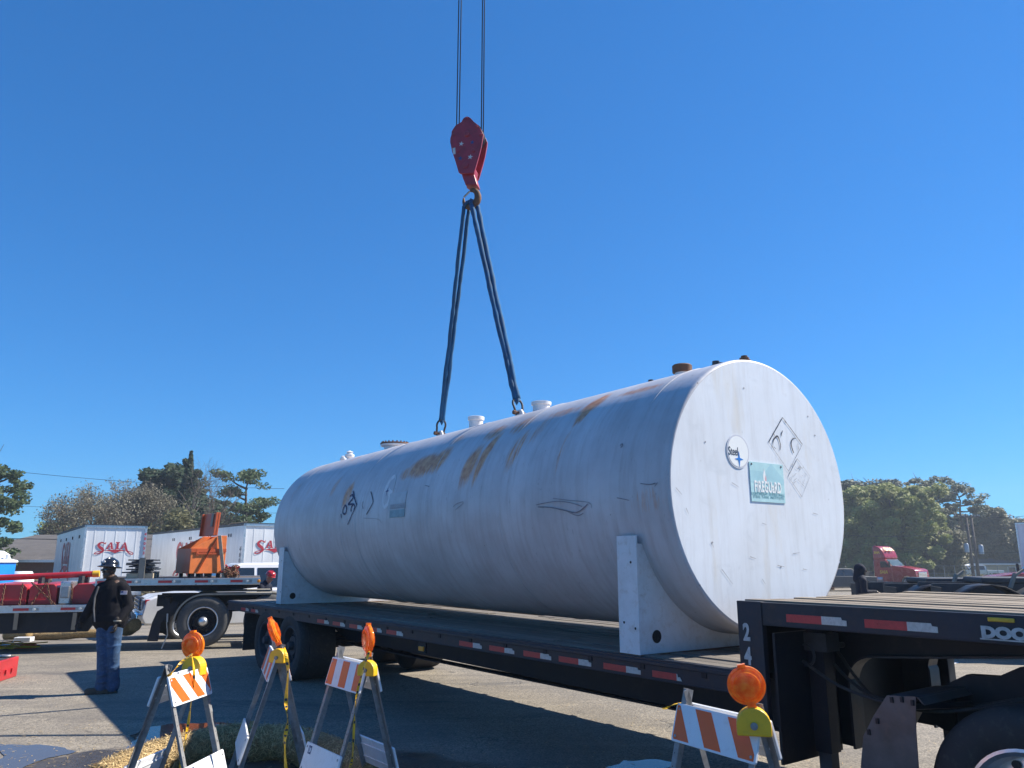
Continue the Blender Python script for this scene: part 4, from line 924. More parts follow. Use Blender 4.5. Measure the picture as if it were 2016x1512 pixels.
def barricade(Lp, Rp, label, lens_dir, lean=.12, ph=.05, half=.33, lamp_off=(0, 0, 0), wid=None, tilt=0., lensr=.092, case_dir=None, front_sign=None, emblem=True, csc=1., case_off=(0, 0, 0)):
    Lp, Rp = Vector(Lp), Vector(Rp); h = (Rp - Lp); h.z = 0; wd = h.length; h.normalize(); H = (Lp.z + Rp.z) / 2
    mid = (Lp + Rp) / 2; sp = Vector((h.y, -h.x, 0)); 
    if sp.dot(Vector((0, -1, 0))) < 0 and front_sign is None: sp = -sp
    if front_sign is not None: sp = sp * front_sign
    t = thing('barricade', label, 'barricade', loc=(mid.x, mid.y, 0), group='folding barricades with amber lamps')
    for sg in (1, -1):
        fr = None
        top = mid + Vector((0, 0, H - mid.z)); foot = mid + sp * sg * half; foot.z = 0
        dn = (foot - top); Ln = dn.length; dn.normalize(); out = (h.cross(dn)); out = out if out.dot(sp * sg) > 0 else -out
        A = frame(top, h if (h.cross(-dn)).dot(out) > 0 else -h, -dn)    # x along hinge, y up the leg, z outwards
        xs = 1 if (A.to_3x3() @ Vector((1, 0, 0))).dot(h) > 0 else -1
        for e in (-1, 1):
            m = MB(); x = e * (wd / 2 - .02)
            m.box((x, -Ln / 2, -.002), (.038, Ln, .004), A); m.box((x - e * .019 + e * 0, -Ln / 2, -.02), (.004, Ln, .036), A)
            lg = m.build('leg', 'galv', t)
            if e == 1 or True:
                mm = MB()
                for k in range(10): mm.lathe([(.004, 0), (0, .0015)], 6, A @ Matrix.Translation((x + e * .004, -.35 - k * .07, .0008)))
                mm.build('punched_holes', 'rubber', lg)
        for y0, hh, nm in ((-.19, .205, 'striped_panel' if sg == 1 else 'back_panel'), (-.80, .205, 'lower_panel')):
            m = MB(); w2 = wd + .03; r = .012
            pl = []
            for cx, cy, a0 in ((w2 / 2 - r, hh / 2 - r, 0), (-w2 / 2 + r, hh / 2 - r, 90), (-w2 / 2 + r, -hh / 2 + r, 180), (w2 / 2 - r, -hh / 2 + r, 270)):
                for k in range(4): a = R(a0 + 30 * k); pl.append((cx + r * math.cos(a), cy + r * math.sin(a)))
            B = A @ Matrix.Translation((0, y0, .0)); m.prism(pl, .001, .016, B)
            if True: m.box((0, hh / 2 - .055, -.003), (w2 - .1, .012, .008), B); m.box((0, -hh / 2 + .055, -.003), (w2 - .1, .012, .008), B); m.box((0, 0, -.001), (w2 - .1, .09, .003), B)
            p = m.build(nm, 'panel_white', t, bevel=.002, seg=1)
            if nm == 'striped_panel' or (nm == 'back_panel'):
                m = MB(); stripes(m, w2, hh, B, .0162, lean, ph=ph); m.build('orange_stripes', 'panel_orange', p)
            m = MB()
            for i in (-1, 1):
                for j in (-1, 1): m.lathe([(.0085, 0), (.0085, .002), (.004, .004), (0, .004)], 10, B @ Matrix.Translation((i * (w2 / 2 - .03), j * (hh / 2 - .03), .0175)))
            build_split(m, 'bolt', 'steel', p)
            if nm == 'lower_panel' and sg == 1 and emblem:
                m = MB(); m.box((-xs * (w2 / 2 - .085) * 1, hh / 2 - .045, .0175), (.05, .055, .001), B); em = m.build('emblem', 'panel_blue', p)
                m = MB(); m.box((-xs * (w2 / 2 - .075), hh / 2 - .045, .0185), (.006, .04, .001), B); m.box((-xs * (w2 / 2 - .095), hh / 2 - .045, .0185), (.014, .03, .001), B); m.build('emblem_mark', 'panel_white', em)
    m = MB()
    for e in (-1, 1): m.tube([mid + h * (e * (wd / 2 - .03)) + Vector((0, 0, H - mid.z - .03)) - sp * .02, mid + h * (e * (wd / 2 - .03)) + Vector((0, 0, H - mid.z - .03)) + sp * .02], .008, 8)
    build_split(m, 'hinge_bolt', 'steel', t)
    # battery case and lens
    top = Rp + Vector(lamp_off); ld = Vector(lens_dir); ld.z = 0; ld.normalize(); cd = Vector(case_dir).normalized() if case_dir else ld
    up0 = Vector((0, 0, 1)); up = Vector((tilt, 0, 1)).normalized()
    A = frame(top + Vector((0, 0, -.125)) + Vector(case_off), up0.cross(cd), up0)
    pl = [(-.085, 0), (.085, 0)] + [(.085 * math.cos(PI * k / 14), .05 + .085 * math.sin(PI * k / 14)) for k in range(15)]
    m = MB(); A = A @ Matrix.Diagonal((csc, csc, csc, 1)); m.prism(pl, -.04, .04, A); cs = m.build('battery_case', 'yellow_plastic', t, bevel=.008)
    m = MB(); m.lathe([(.018, 0), (.018, .012), (0, .014)], 12, A @ Matrix.Translation((0, .05, .04))); m.build('case_knob', 'galv', cs)
    c = top + up * (lensr + .02)
    xx = up.cross(ld).normalized(); B = frame(c, xx, up)
    m = MB(); r = lensr
    pr = [(0, .034), (r * .3, .033), (r * .62, .028), (r * .64, .031), (r * .70, .030), (r * .72, .024), (r * .86, .018), (r * .88, .012), (r * .99, .010), (r, .006), (r, -.006), (r * .99, -.010), (r * .88, -.012), (r * .86, -.018), (r * .72, -.024), (r * .62, -.028), (0, -.034)]
    m.lathe(pr, 48, B)
    for k in range(14):
        x = (k - 6.5) * r * .085; y = math.sqrt(max((r * .6) ** 2 - x * x, 0)); m.box((x, 0, .031), (r * .03, 2 * y * .92, .004), B); m.box((x, 0, -.031), (r * .03, 2 * y * .92, .004), B)
    m.box((0, r * .98, 0), (.04, .022, .03), B); m.box((0, -r * .98, 0), (.045, .03, .04), B)
    m.build('lamp_lens', 'lens', t, smooth=35)
    return t, A
tapes = []
def tape_strip(pts, w, label, seed, parent=None):
    m = MB(); m2 = MB(); q = cat([tuple(p) for p in pts], 10); rr = random.Random(seed); L = []
    for i, p in enumerate(q):
        a = 1.3 * math.sin(i * .21 + seed) + .4; d = Vector((math.cos(a), math.sin(a), 0)) * w / 2; L.append((Vector(p) - d, Vector(p) + d))
    for i in range(len(L) - 1):
        mb = m
        mb.cur = 1 if (i % 3 == 1 and rr.random() < .7) else 0
        if mb.cur:
            (a, b), (c, d) = L[i], L[i + 1]; f = .12
            mb.cur = 0; mb.add([a, a.lerp(b, f), c.lerp(d, f), c], [(0, 1, 2, 3)]); mb.add([a.lerp(b, 1 - f), b, d, c.lerp(d, 1 - f)], [(0, 1, 2, 3)]); mb.cur = 1
            mb.add([a.lerp(b, f), a.lerp(b, 1 - f), c.lerp(d, 1 - f), c.lerp(d, f)], [(0, 1, 2, 3)])
        else: mb.add([L[i][0], L[i][1], L[i + 1][1], L[i + 1][0]], [(0, 1, 2, 3)])
    o = m.build('caution_tape', ['yellow_plastic', 'ink'], None); o.modifiers.new('thick', 'SOLIDIFY').thickness = .0015
    return single(o, label, 'tape', 'yellow caution tape tied to the barricades')
ZB = 1.07
b4, _ = barricade(G(1346, 1354, ZB), G(1502, 1386, ZB), 'striped barricade with a big amber lamp, nearest to the step of the black trailer', (-.25, -.97, 0), lean=.11, ph=.02, lamp_off=(-.063, -.03, -.018), lensr=.096, tilt=-.22, front_sign=1)
b1, _ = barricade(G(325, 1309, ZB), G(398, 1291, ZB), 'barricade with sunlit orange and white panel, in front of the truck wheel', (-.3, -.95, 0), lean=.15, ph=.12, lamp_off=(-.06, -.02, -.04), lensr=.100, tilt=-.08, case_off=(.035, -.05, .035), front_sign=1)
ZC = 1.14
b2, _ = barricade(G(541, 1251, ZC), G(554, 1268, ZC), 'barricade seen almost edge-on, second from the left', (-.98, -.12, 0), lean=.05, ph=.03, lamp_off=(-.015, 0, -.015), lensr=.105, tilt=-.42, front_sign=1, case_dir=(-.3, -.95, 0), emblem=False, csc=.8)
b3, _ = barricade(G(667, 1271, ZC), G(731, 1284, ZC), 'barricade with shaded stripes and an oval-looking amber lamp, in front of the long trailer', (-.9, -.42, 0), lean=.02, ph=.0, lamp_off=(-.02, -.01, -.035), lensr=.105, tilt=-.03, front_sign=1, case_dir=(-.35, -.94, 0), csc=.8)
def at(px, py, Y): return P(px, py, Y)
tape_strip([at(377, 1288, 6.0), at(382, 1330, 6.0), at(374, 1400, 6.0), at(366, 1450, 6.0), at(357, 1500, 6.0), at(353, 1545, 6.0)], .02, 'yellow caution tape hanging down inside the sunlit barricade', 1)
tape_strip([at(560, 1275, 6.2), at(567, 1320, 6.2), at(563, 1380, 6.2), at(566, 1420, 6.2), at(561, 1460, 6.2), at(563, 1520, 6.2), at(562, 1550, 6.2)], .028, 'yellow caution tape hanging beside the edge-on barricade', 2)
tape_strip([at(727, 1282, 5.75), at(712, 1330, 5.75), at(700, 1380, 5.8), at(697, 1430, 5.8), at(694, 1490, 5.8), at(688, 1512, 5.8)], .018, 'yellow caution tape hanging beside the shaded striped barricade', 3)
tape_strip([at(378, 1287, 5.7), at(360, 1302, 5.65), at(340, 1322, 5.6), at(330, 1332, 5.6)], .03, 'yellow tape stretched from the lamp across the sunlit barricade', 4)
tape_strip([at(1306, 1396, 4.7), at(1325, 1388, 4.72), at(1345, 1384, 4.75), at(1352, 1390, 4.75)], .025, 'short end of yellow tape tied at the left corner of the nearest barricade', 5)

# ------------------------------------------------------------ straw wattles and straw
def wattle(pts, r, label, name='straw_wattle', bits=2500, seed=1):
    q = cat([tuple(p) for p in pts], 14); rr = random.Random(seed); m = MB()
    m.tube(q, [r * (1 + .12 * noise.noise(Vector((i * .21, seed, 0)))) * (.6 if i in (0, len(q) - 1) else 1) for i in range(len(q))], 22)
    nb = len(m.f); o = m.build(name, 'straw', None, smooth=True); 
    single(o, label, 'straw wattle', 'straw wattles round the work area')
    if bits:
        b = MB()
        for _ in range(bits):
            i = rr.randrange(len(q) - 1); p = Vector(q[i]).lerp(Vector(q[i + 1]), rr.random()); d = (Vector(q[i + 1]) - Vector(q[i])).normalized(); s = d.orthogonal().normalized(); w = d.cross(s); a = rr.uniform(0, 2 * PI)
            n_ = s * math.cos(a) + w * math.sin(a); c = p + n_ * r * rr.uniform(.96, 1.08); l = Vector((rr.gauss(0, 1), rr.gauss(0, 1), rr.gauss(0, 1))); l = (l - n_ * l.dot(n_) * .7).normalized() * rr.uniform(.012, .045); t_ = n_.cross(l).normalized() * rr.uniform(.0015, .003)
            b.att = rr.random(); b.add([c - l - t_, c + l - t_, c + l + t_ + n_ * .002, c - l + t_], [(0, 1, 2, 3)])
        inv = Matrix.Translation(-o.location); b.v = [inv @ p for p in b.v]; ob = b.build('straw_bits', 'straw_bit', None); ob.parent = o; ob['kind'] = 'stuff'
    return o
wattle([G(190, 1548, .1), G(270, 1508, .1), G(350, 1482, .12), G(430, 1464, .12), G(500, 1455, .12)], .15, 'sunlit fat straw wattle under the barricade at the left', bits=6000, seed=4)
wattle([G(490, 1468, .12), G(560, 1464, .12), G(630, 1484, .12), G(690, 1510, .12), G(745, 1545, .12)], .16, 'shaded straw wattle behind the two middle barricades', bits=3500, seed=6)
wattle([P(62, 1254, 19.75), P(110, 1252, 19.7), P(160, 1248, 19.7), P(222, 1246, 19.8)], .10, 'straw wattle lying far back beside the low red-loaded trailer', bits=1500, seed=8)
wattle([P(246, 1240, 17.9), P(256, 1238, 17.6), P(266, 1230, 17.2)], .13, 'short straw bundle on the asphalt in front of the pickup bumper', bits=500, seed=9)
wattle([P(10, 1250, 19.5), P(60, 1248, 19.4)], .12, 'dull brown straw wattle at the far left edge', bits=300, seed=10)
def straw_litter():
    rr = random.Random(12); b = MB()
    for _ in range(500):
        p = G(rr.uniform(-20, 760), rr.uniform(1425, 1530), .008); a = rr.uniform(0, PI); l = Vector((math.cos(a), math.sin(a), 0)) * rr.uniform(.008, .03) * (2 if rr.random() < .03 else 1); t_ = Vector((-l.y, l.x, 0)).normalized() * rr.uniform(.001, .003)
        b.att = rr.random(); b.add([p - l - t_, p + l - t_, p + l + t_, p - l + t_], [(0, 1, 2, 3)])
    for _ in range(900):
        p = G(rr.uniform(0, 2016), 1130 + 400 * rr.random() ** .6, .006); a = rr.uniform(0, PI); l = Vector((math.cos(a), math.sin(a), 0)) * rr.uniform(.008, .03); t_ = Vector((-l.y, l.x, 0)).normalized() * .003
        p.z = gz(p.x, p.y) + .01; b.att = rr.random(); b.add([p - l - t_, p + l - t_, p + l + t_, p - l + t_], [(0, 1, 2, 3)])
    o = b.build('straw_litter', 'straw_bit', None); o['kind'] = 'stuff'; o['label'] = 'loose straw and chaff scattered over the damp asphalt'; o['category'] = 'straw'
straw_litter()

# ------------------------------------------------------------ the second lorry: flat trailer with crane parts, its tractor
QO = G(395, 1275); QYAW = R(18); QU = Vector((math.cos(QYAW), math.sin(QYAW), 0)); QV = Vector((-QU.y, QU.x, 0)); QM = frame(QO, QU, QV)
QMI = QM.inverted()
def ql(px, py, y=0.):
    o = QMI @ Vector((0, 0, EYE)); d = QMI.to_3x3() @ ray(px, py); t = (y - o.y) / d.y; q = o + d * t; return (q.x, q.z)
QXZ = lambda y0=0.: frame(QM @ Vector((0, y0, 0)), QU, (0, 0, 1))      # extrusion +z comes towards the camera
flat = thing('crane_parts_trailer', 'grey flat trailer with a dropped left deck, loaded with red weights and an orange chest', 'trailer', mat=QM)
lx1 = ql(180, 1190)[0]; lz = ql(120, 1191)[1]; uz = ql(300, 1139)[1]; ux0 = lx1 + .02; ux1 = ql(513, 1134)[0]; lx0 = -6.
def qdeck(x0, x1, z, rh, nm):
    m = MB(); m.box(((x0 + x1) / 2, 1.28, z - .03), (x1 - x0, 2.45, .05), QM); o = m.build(nm, 'dark_wood', flat)
    for y, s1 in ((0, 1), (2.56, -1)):
        m = MB(); m.box(((x0 + x1) / 2, y + s1 * .03, z - rh / 2), (x1 - x0, .05, rh), QM); m.box(((x0 + x1) / 2, y, z - rh + .012), (x1 - x0, .03, .02), QM); m.box(((x0 + x1) / 2, y, z - .012), (x1 - x0, .03, .02), QM); m.build('side_rail', 'alu', flat, bevel=.004)
qdeck(lx0, lx1, lz, .14, 'lower_deck'); qdeck(ux0, ux1, uz, .14, 'upper_deck')
def qtape(a, b, z0, mat):
    xa, xb = ql(a, 1140)[0], ql(b, 1140)[0]; m = MB(); m.box(((xa + xb) / 2, -.019, z0), (xb - xa, .004, .05), QM); return m.build('reflective_tape', mat, flat)
for a, b in ((34, 65), (127, 156)): qtape(a, b, lz - .075, 'tape_red'); qtape(b, b + 19, lz - .075, 'steel')
for a, b in ((192, 260), (312, 339), (384, 410), (454, 478)): qtape(a, b, uz - .065, 'tape_red'); qtape(b, b + 18, uz - .065, 'steel')
m = MB()
for px in (268, 343, 417, 487): x = ql(px, 1140)[0]; m.lathe([(.028, 0), (.028, .01), (0, .012)], 14, QXZ(-.022) @ Matrix.Translation((x, uz - .065, 0)))
for px in (75, 165): x = ql(px, 1140)[0]; m.lathe([(.028, 0), (.028, .01), (0, .012)], 14, QXZ(-.022) @ Matrix.Translation((x, lz - .075, 0)))
build_split(m, 'marker_lamp', 'lamp_white', flat)
m = MB(); x = ux1 - .08; m.box((x, -.03, uz - .065), (.16, .03, .12), QM); pn = m.build('lamp_panel', 'alu', flat, bevel=.005)
m = MB(); m.lathe([(.035, 0), (.03, .02), (0, .025)], 14, QXZ(-.045) @ Matrix.Translation((x + .05, uz - .065, 0))); m.build('amber_lamp', 'amber', pn, smooth=40)
# beams under the decks
for y in (.55, 2.0):
    m = MB(); pr = [(lx0, lz - .14), (lx0, .34), (lx1 - .1, .34), (lx1 + .12, lz - .2), (lx1 + .3, uz - .27), (ql(440, 1170)[0], uz - .28), (ql(505, 1160)[0], uz - .22), (ux1, uz - .14), (lx1 + .05, uz - .14), (lx1 - .05, lz - .14)]
    m.prism(pr, -.04, .04, QXZ(y)); m.build('main_beam', 'black_paint', flat)
m = MB(); m.box(((lx0 + lx1) / 2 - .1, 1.28, (lz - .14 + .36) / 2), (lx1 - lx0 - .3, 2.2, lz - .5), QM); m.build('underbody_box', 'black_paint', flat)
for px in (30, 145): a = ql(px + 3, 1206); b = ql(px - 4, 1240); m = MB(); m.bar(QM @ Vector((a[0], -.0, a[1])), QM @ Vector((b[0], .1, b[1])), .07, .05); m.build('diagonal_strut', 'strap', flat)
# red ballast weights on the low deck
rz1 = ql(60, 1150, .3)[1]; hh = rz1 - lz
labs = ['red crane weight at the left edge of the low grey trailer', 'red crane weight, second from the left on the low trailer', 'red crane weight nearest the man in the dark jacket']
for (a, b), lb in zip(((-40, 53), (57, 112), (143, 186)), labs):
    x0, x1 = ql(a, 1170, .25)[0], ql(b, 1170, .25)[0]; t = thing('crane_weight', lb, 'weight', loc=QM @ Vector(((x0 + x1) / 2, 1.2, lz)), group='red crane weights on the low trailer')
    c = .07; w = x1 - x0; pl = [(x0, lz + .0), (x1, lz), (x1, lz + hh - c), (x1 - c, lz + hh), (x0 + c, lz + hh), (x0, lz + hh - c)]
    m = MB(); m.prism(pl, -1.9, 0, QXZ(.25)); m.build('block', 'red_paint', t, bevel=.015)
    m = MB(); m.box(((x0 + x1) / 2, .235, lz + hh * .2), (w, .03, .03), QM); m.build('ledge', 'red_paint', t)
x0, x1 = ql(116, 1170, .25)[0], ql(140, 1170, .25)[0]; t = thing('grey_bracket', 'grey steel bracket between two red weights on the low trailer', 'bracket', loc=QM @ Vector(((x0 + x1) / 2, 1.2, lz)))
m = MB(); m.box(((x0 + x1) / 2, .7, lz + hh * .55), (x1 - x0, .9, hh * 1.15), QM); m.build('frame', 'alu', t, bevel=.03)
m = MB(); m.box(((x0 + x1) / 2, .23, lz + hh * .6), ((x1 - x0) * .7, .04, hh * .6), QM); m.build('hatch', 'steel', t, bevel=.02)
# chains over the weights
chains = [((37, 1196), (45, 1149)), ((110, 1192), (62, 1146), ), ((100, 1190), (93, 1147)), ((60, 1192), (90, 1148)), ((140, 1190), (142, 1146)), ((2, 1196), (10, 1150))]
for i, (a, b) in enumerate(chains):
    pa, pb = ql(*a, .12), ql(*b, .2); A_, B_ = QM @ Vector((pa[0], .12, pa[1])), QM @ Vector((pb[0], .2, pb[1])); m = MB(); n = int((B_ - A_).length / .05)
    for k in range(n):
        c = A_.lerp(B_, (k + .5) / n); d = (B_ - A_).normalized(); s_ = d.orthogonal().normalized() if k % 2 else d.cross(d.orthogonal()).normalized(); r_ = .028
        m.tube([c + d * r_ * math.cos(2 * PI * q / 8) * 1.2 + s_ * r_ * .6 * math.sin(2 * PI * q / 8) for q in range(9)], .008, 4, False)
    single(m.build('lashing_chain', 'brown_rust', None), ['rusty lashing chain over the left red weight', 'rusty lashing chain crossing the middle red weight, longest one', 'rusty lashing chain standing near the middle weight centre', 'rusty lashing chain leaning right on the second red weight', 'rusty lashing chain between grey bracket and last red weight', 'rusty lashing chain at the far left edge'][i], 'chain', 'lashing chains on the low trailer')
# red boom tube
pts = [ql(-60, 1140, .9), ql(183, 1130, .9), ql(196, 1129.5, .9)]; V3 = [QM @ Vector((a, .9, b)) for a, b in pts]
bt_ = thing('boom_tube', 'long red steel tube with a yellow end, lying above the red weights', 'steel tube', loc=V3[0])
m = MB(); m.tube([V3[0], V3[1]], .062, 20); m.build('tube', 'red_paint', bt_, smooth=40)
m = MB(); m.tube([V3[1], V3[2]], .07, 20); m.build('yellow_end', 'yellow_paint', bt_, smooth=40)
for a in (0.15, .6, .93):
    p = V3[0].lerp(V3[1], a); m = MB(); m.box((p.x, p.y, (p.z + lz + hh) / 2 - .03), (.08, .3, max(p.z - lz - hh, .05))); m.build('cradle', 'steel_dark', bt_)
# orange tool chest with its lid up
cy = .28; cz = uz + .09
c0, c1, c2 = ql(349, 1128, cy)[0], ql(372, 1128, cy)[0], ql(441, 1127, cy)[0]
chest = thing('tool_chest', 'big orange steel tool chest standing with its lid open on the upper deck', 'tool chest', loc=QM @ Vector(((c1 + c2) / 2, 1., uz)))
zt = ql(441, 1054, cy)[1]; zf = ql(376, 1080, cy)[1]
prof = [(c1, cz), (c2, cz), (c2, zt), (c2 - .28 * (c2 - c1), zt), (c1, zf)]
# chest turned: right face seen flat, left face foreshortened
CR = QM @ Matrix.Translation((c1, cy, 0)) @ Matrix.Rotation(R(20), 4, 'Z'); wC = (c2 - c1) * 1.06
prof = [(0, cz), (wC, cz), (wC, zt), (wC * .74, zt), (0, zf)]; FX = frame(CR @ Vector((0, 0, 0)), CR.to_3x3() @ Vector((1, 0, 0)), (0, 0, 1)); DP = 1.05
for z0, z1 in ((-.03, 0), (-DP, -DP + .03)): m = MB(); m.prism(prof, z0, z1, FX); m.build('side_panel', 'orange_paint', chest, bevel=.006)
m = MB(); m.box((-.0 + .015, DP / 2, (cz + zf) / 2), (.03, DP - .06, zf - cz), CR); m.build('front_panel', 'orange_dark', chest)
m = MB(); m.box((wC - .015, DP / 2, (cz + zt) / 2), (.03, DP - .06, zt - cz), CR); m.build('rear_panel', 'orange_paint', chest)
m = MB(); m.box((wC / 2, DP / 2, cz + .015), (wC - .06, DP - .06, .03), CR); m.build('floor_panel', 'orange_dark', chest)
m = MB(); m.box((wC / 2, -.012, cz + (zf - cz) * .93), (wC, .02, .075), CR); m.box((wC * .45, -.02, cz + (zf - cz) * .80), (wC * .55, .02, .028), CR)
m.box((wC * .18, -.015, cz + (zf - cz) * .86), (.05, .02, .14), CR); m.box((wC * .78, -.015, cz + (zf - cz) * .86), (.05, .02, .14), CR); m.build('handle_rail', 'orange_dark', chest)
lx = wC * .74; ztop = ql(430, 1008, cy)[1]
m = MB(); m.box((lx - .02, DP / 2, (zt + ztop) / 2), (.04, DP, ztop - zt), CR, ry=R(4)); m.box((lx - .05, .02, (zt + ztop) / 2), (.09, .03, ztop - zt), CR, ry=R(4)); m.box((lx - .05, DP - .02, (zt + ztop) / 2), (.09, .03, ztop - zt), CR, ry=R(4)); lid = m.build('lid', 'orange_dark', chest, bevel=.005)
m = MB(); m.box((lx - .05, DP * .35, (zt + ztop) / 2 + .1), (.01, .16, .3), CR, ry=R(4)); m.build('paper_label', 'strap', lid)
m = MB()
for i in range(4):
    for y in (.1, DP - .1): m.box((.1 + i * (wC - .2) / 3, y, uz + .045), (.07, .07, .09), CR)
build_split(m, 'foot', 'steel_dark', chest)
m = MB(); a = CR @ Vector((wC * .76, -.035, zt + .0)); b = CR @ Vector((wC * .97, -.06, uz + .0)); m.bar(a, b, .075, .012, up=(0, 1, 0)); s_ = m.build('ratchet_strap', 'lumber', None); single(s_, 'pale lashing strap running down the face of the orange tool chest', 'strap')
m = MB(); m.bar(CR @ Vector((wC * .70, -.028, zt - .06)), CR @ Vector((wC * .22, -.028, cz + .02)), .004, .045, up=CR.to_3x3() @ Vector((0, 1, 0))); m.build('diagonal_rib', 'orange_dark', chest)
# red chain binders next to it
x0, x1 = ql(443, 1130, .4)[0], ql(468, 1130, .4)[0]; bd = thing('chain_heap', 'heap of red chains and binders beside the orange chest', 'chains', loc=QM @ Vector(((x0 + x1) / 2, .5, uz))); rr = random.Random(3); m = MB()
for k in range(60):
    c = QM @ Vector((rr.uniform(x0, x1), rr.uniform(.2, .9), uz + .03 + abs(rr.gauss(0, .09)))); d = Vector((rr.gauss(0, 1), rr.gauss(0, 1), rr.gauss(0, 1))).normalized(); s2 = d.orthogonal(); m.tube([c + d * .06 * math.cos(2 * PI * q / 8) + s2 * .03 * math.sin(2 * PI * q / 8) for q in range(9)], .012, 4, False)
m.build('chain', 'brown_rust', bd)
m = MB()
for k in range(6): c = QM @ Vector((rr.uniform(x0, x1), rr.uniform(.2, .6), uz + rr.uniform(.05, .2))); m.tube([c, c + Vector((rr.uniform(-.2, .2), .05, rr.uniform(-.03, .12)))], .018, 6)
m.box(((x0 + x1) / 2 - .02, .7, uz + .12), (.25, .3, .22), QM); m.build('binder', 'red_paint', bd)
# stack of steel mats and lumber
x0, x1 = ql(243, 1135, .3)[0], ql(306, 1135, .3)[0]; st = thing('steel_stack', 'stack of grey steel plates and pale timbers behind the man', 'stack', loc=QM @ Vector(((x0 + x1) / 2, 1, uz))); rr = random.Random(4)
m = MB()
for i in range(3): m.box(((x0 + x1) / 2, .4 + i * .5, uz + .05), (x1 - x0 - .1, .2, .1), QM)
build_split(m, 'timber', 'lumber', st)
m = MB(); z = uz + .1
for i in range(9): h_ = .03; m.box(((x0 + x1) / 2 + rr.uniform(-.08, .08), .85, z + h_ / 2), (x1 - x0 - rr.uniform(0, .3), rr.uniform(1., 1.2), h_ - .004), QM, rz=rr.uniform(-.05, .05), rx=rr.uniform(-.01, .01)); z += h_ + .002
build_split(m, 'steel_plate', 'steel_dark', st)
x = ql(279, 1120, .15)[0]; m = MB(); m.box((x, .15, uz + .2), (.12, .03, .44), QM); m.build('stake', 'strap', st)
# tractor
t2 = thing('semi_tractor', 'black road tractor with a dull silver hub, under the crane parts trailer', 'tractor unit', mat=QM)
for x in (0., 1.32):
    for y, ax in ((.0, -QV), (2.44, QV)): wheel(t2, QM @ Vector((x, y, .52)), ax, r=.52, hub='black_paint' if y == 0 else 'steel', rimr=.275, w=.56, hubcap=True, wall='tyre_wall', hubm='alu')
    m = MB(); m.tube([QM @ Vector((x, .3, .52)), QM @ Vector((x, 2.1, .52))], .09, 12); m.build('axle', 'black_paint', t2)
m = MB(); m.lathe([(.30, .0), (.305, .004), (.29, .014), (.275, .006)], 48, frame(QM @ Vector((0, -.008, .52)), QU, (0, 0, 1)), False); m.build('rim_ring', 'alu', t2, smooth=30)
for y in (.8, 1.65): m = MB(); m.box((1.6, y, .92), (5.2, .09, .24), QM); m.build('frame_rail', 'black_paint', t2)
def fender(x0, flat_to, r, y0, y1, th=.035):
    pts = [(x0 + r * math.cos(a), .50 + r * math.sin(a)) for a in [PI - .05 - (PI / 2 - .05) * k / 12 for k in range(13)]] + [(flat_to, .50 + r)]
    m = MB(); vs = []
    for x, z in pts: vs += [(x, y0, z), (x, y1, z)]
    n = len(pts); d = Vector((x0, 0, .5))
    for x, z in pts:
        q = Vector((x - x0, 0, z - .5)); q = q * ((q.length - th) / q.length) if x <= x0 + .01 else Vector((x - x0, 0, z - .5 - th)); vs += [(x0 + q.x, y0, .5 + q.z), (x0 + q.x, y1, .5 + q.z)]
    fs = []
    for i in range(n - 1): a = i * 2; b = a + 2; c = a + 2 * n; e = b + 2 * n; fs += [(a, b, b + 1, a + 1), (c, c + 1, e + 1, e), (a, c, e, b), (a + 1, b + 1, e + 1, c + 1)]
    m.add(vs, fs, QM); return m
fender(0., 1.35, .585, -.02, .62).build('fender', 'strap', t2, smooth=40)
fender(0., 1.35, .585, 1.85, 2.46).build('fender', 'strap', t2, smooth=40)
m = MB(); m.tube([QM @ Vector((1.35 + .585 * math.sin(a), .3, .5 + .57 * math.cos(a))) for a in [1.4 * k / 8 for k in range(9)]], .03, 8); m.build('fender_pipe', 'strap', t2)
pb = [ql(*q, .1) for q in ((290, 1262), (311, 1262), (318, 1225), (345, 1208), (352, 1186), (342, 1184), (310, 1203), (300, 1225))]
m = MB(); m.prism(pb, -.03, 0, QXZ(.05)); m.build('mud_flap', 'black_paint', t2)
m = MB(); m.prism([(x, z) for x, z in pb], -.03, 0, QXZ(1.9)); m.build('mud_flap', 'rubber', t2)
m = MB(); m.box((-.75, 1.28, .9), (.12, 2.2, .18), QM); m.build('rear_crossmember', 'black_paint', t2)
m = MB(); a = ql(329, 1215, .0); m.bar(QM @ Vector((a[0], 0, a[1] + .07)), QM @ Vector((a[0] + .01, 0, a[1] - .1)), .03, .03); m.tube([QM @ Vector((a[0], 0, a[1] - .1)), QM @ Vector((a[0] + .04, 0, a[1] - .35)), QM @ Vector((a[0] - .05, 0, a[1] - .62))], .012, 6); m.build('air_hose', 'steel', t2)
m = MB(); m.box((3.9, 1.28, 1.0), (1.6, 2.3, .9), QM); m.build('cab_underframe', 'black_paint', t2, bevel=.05)

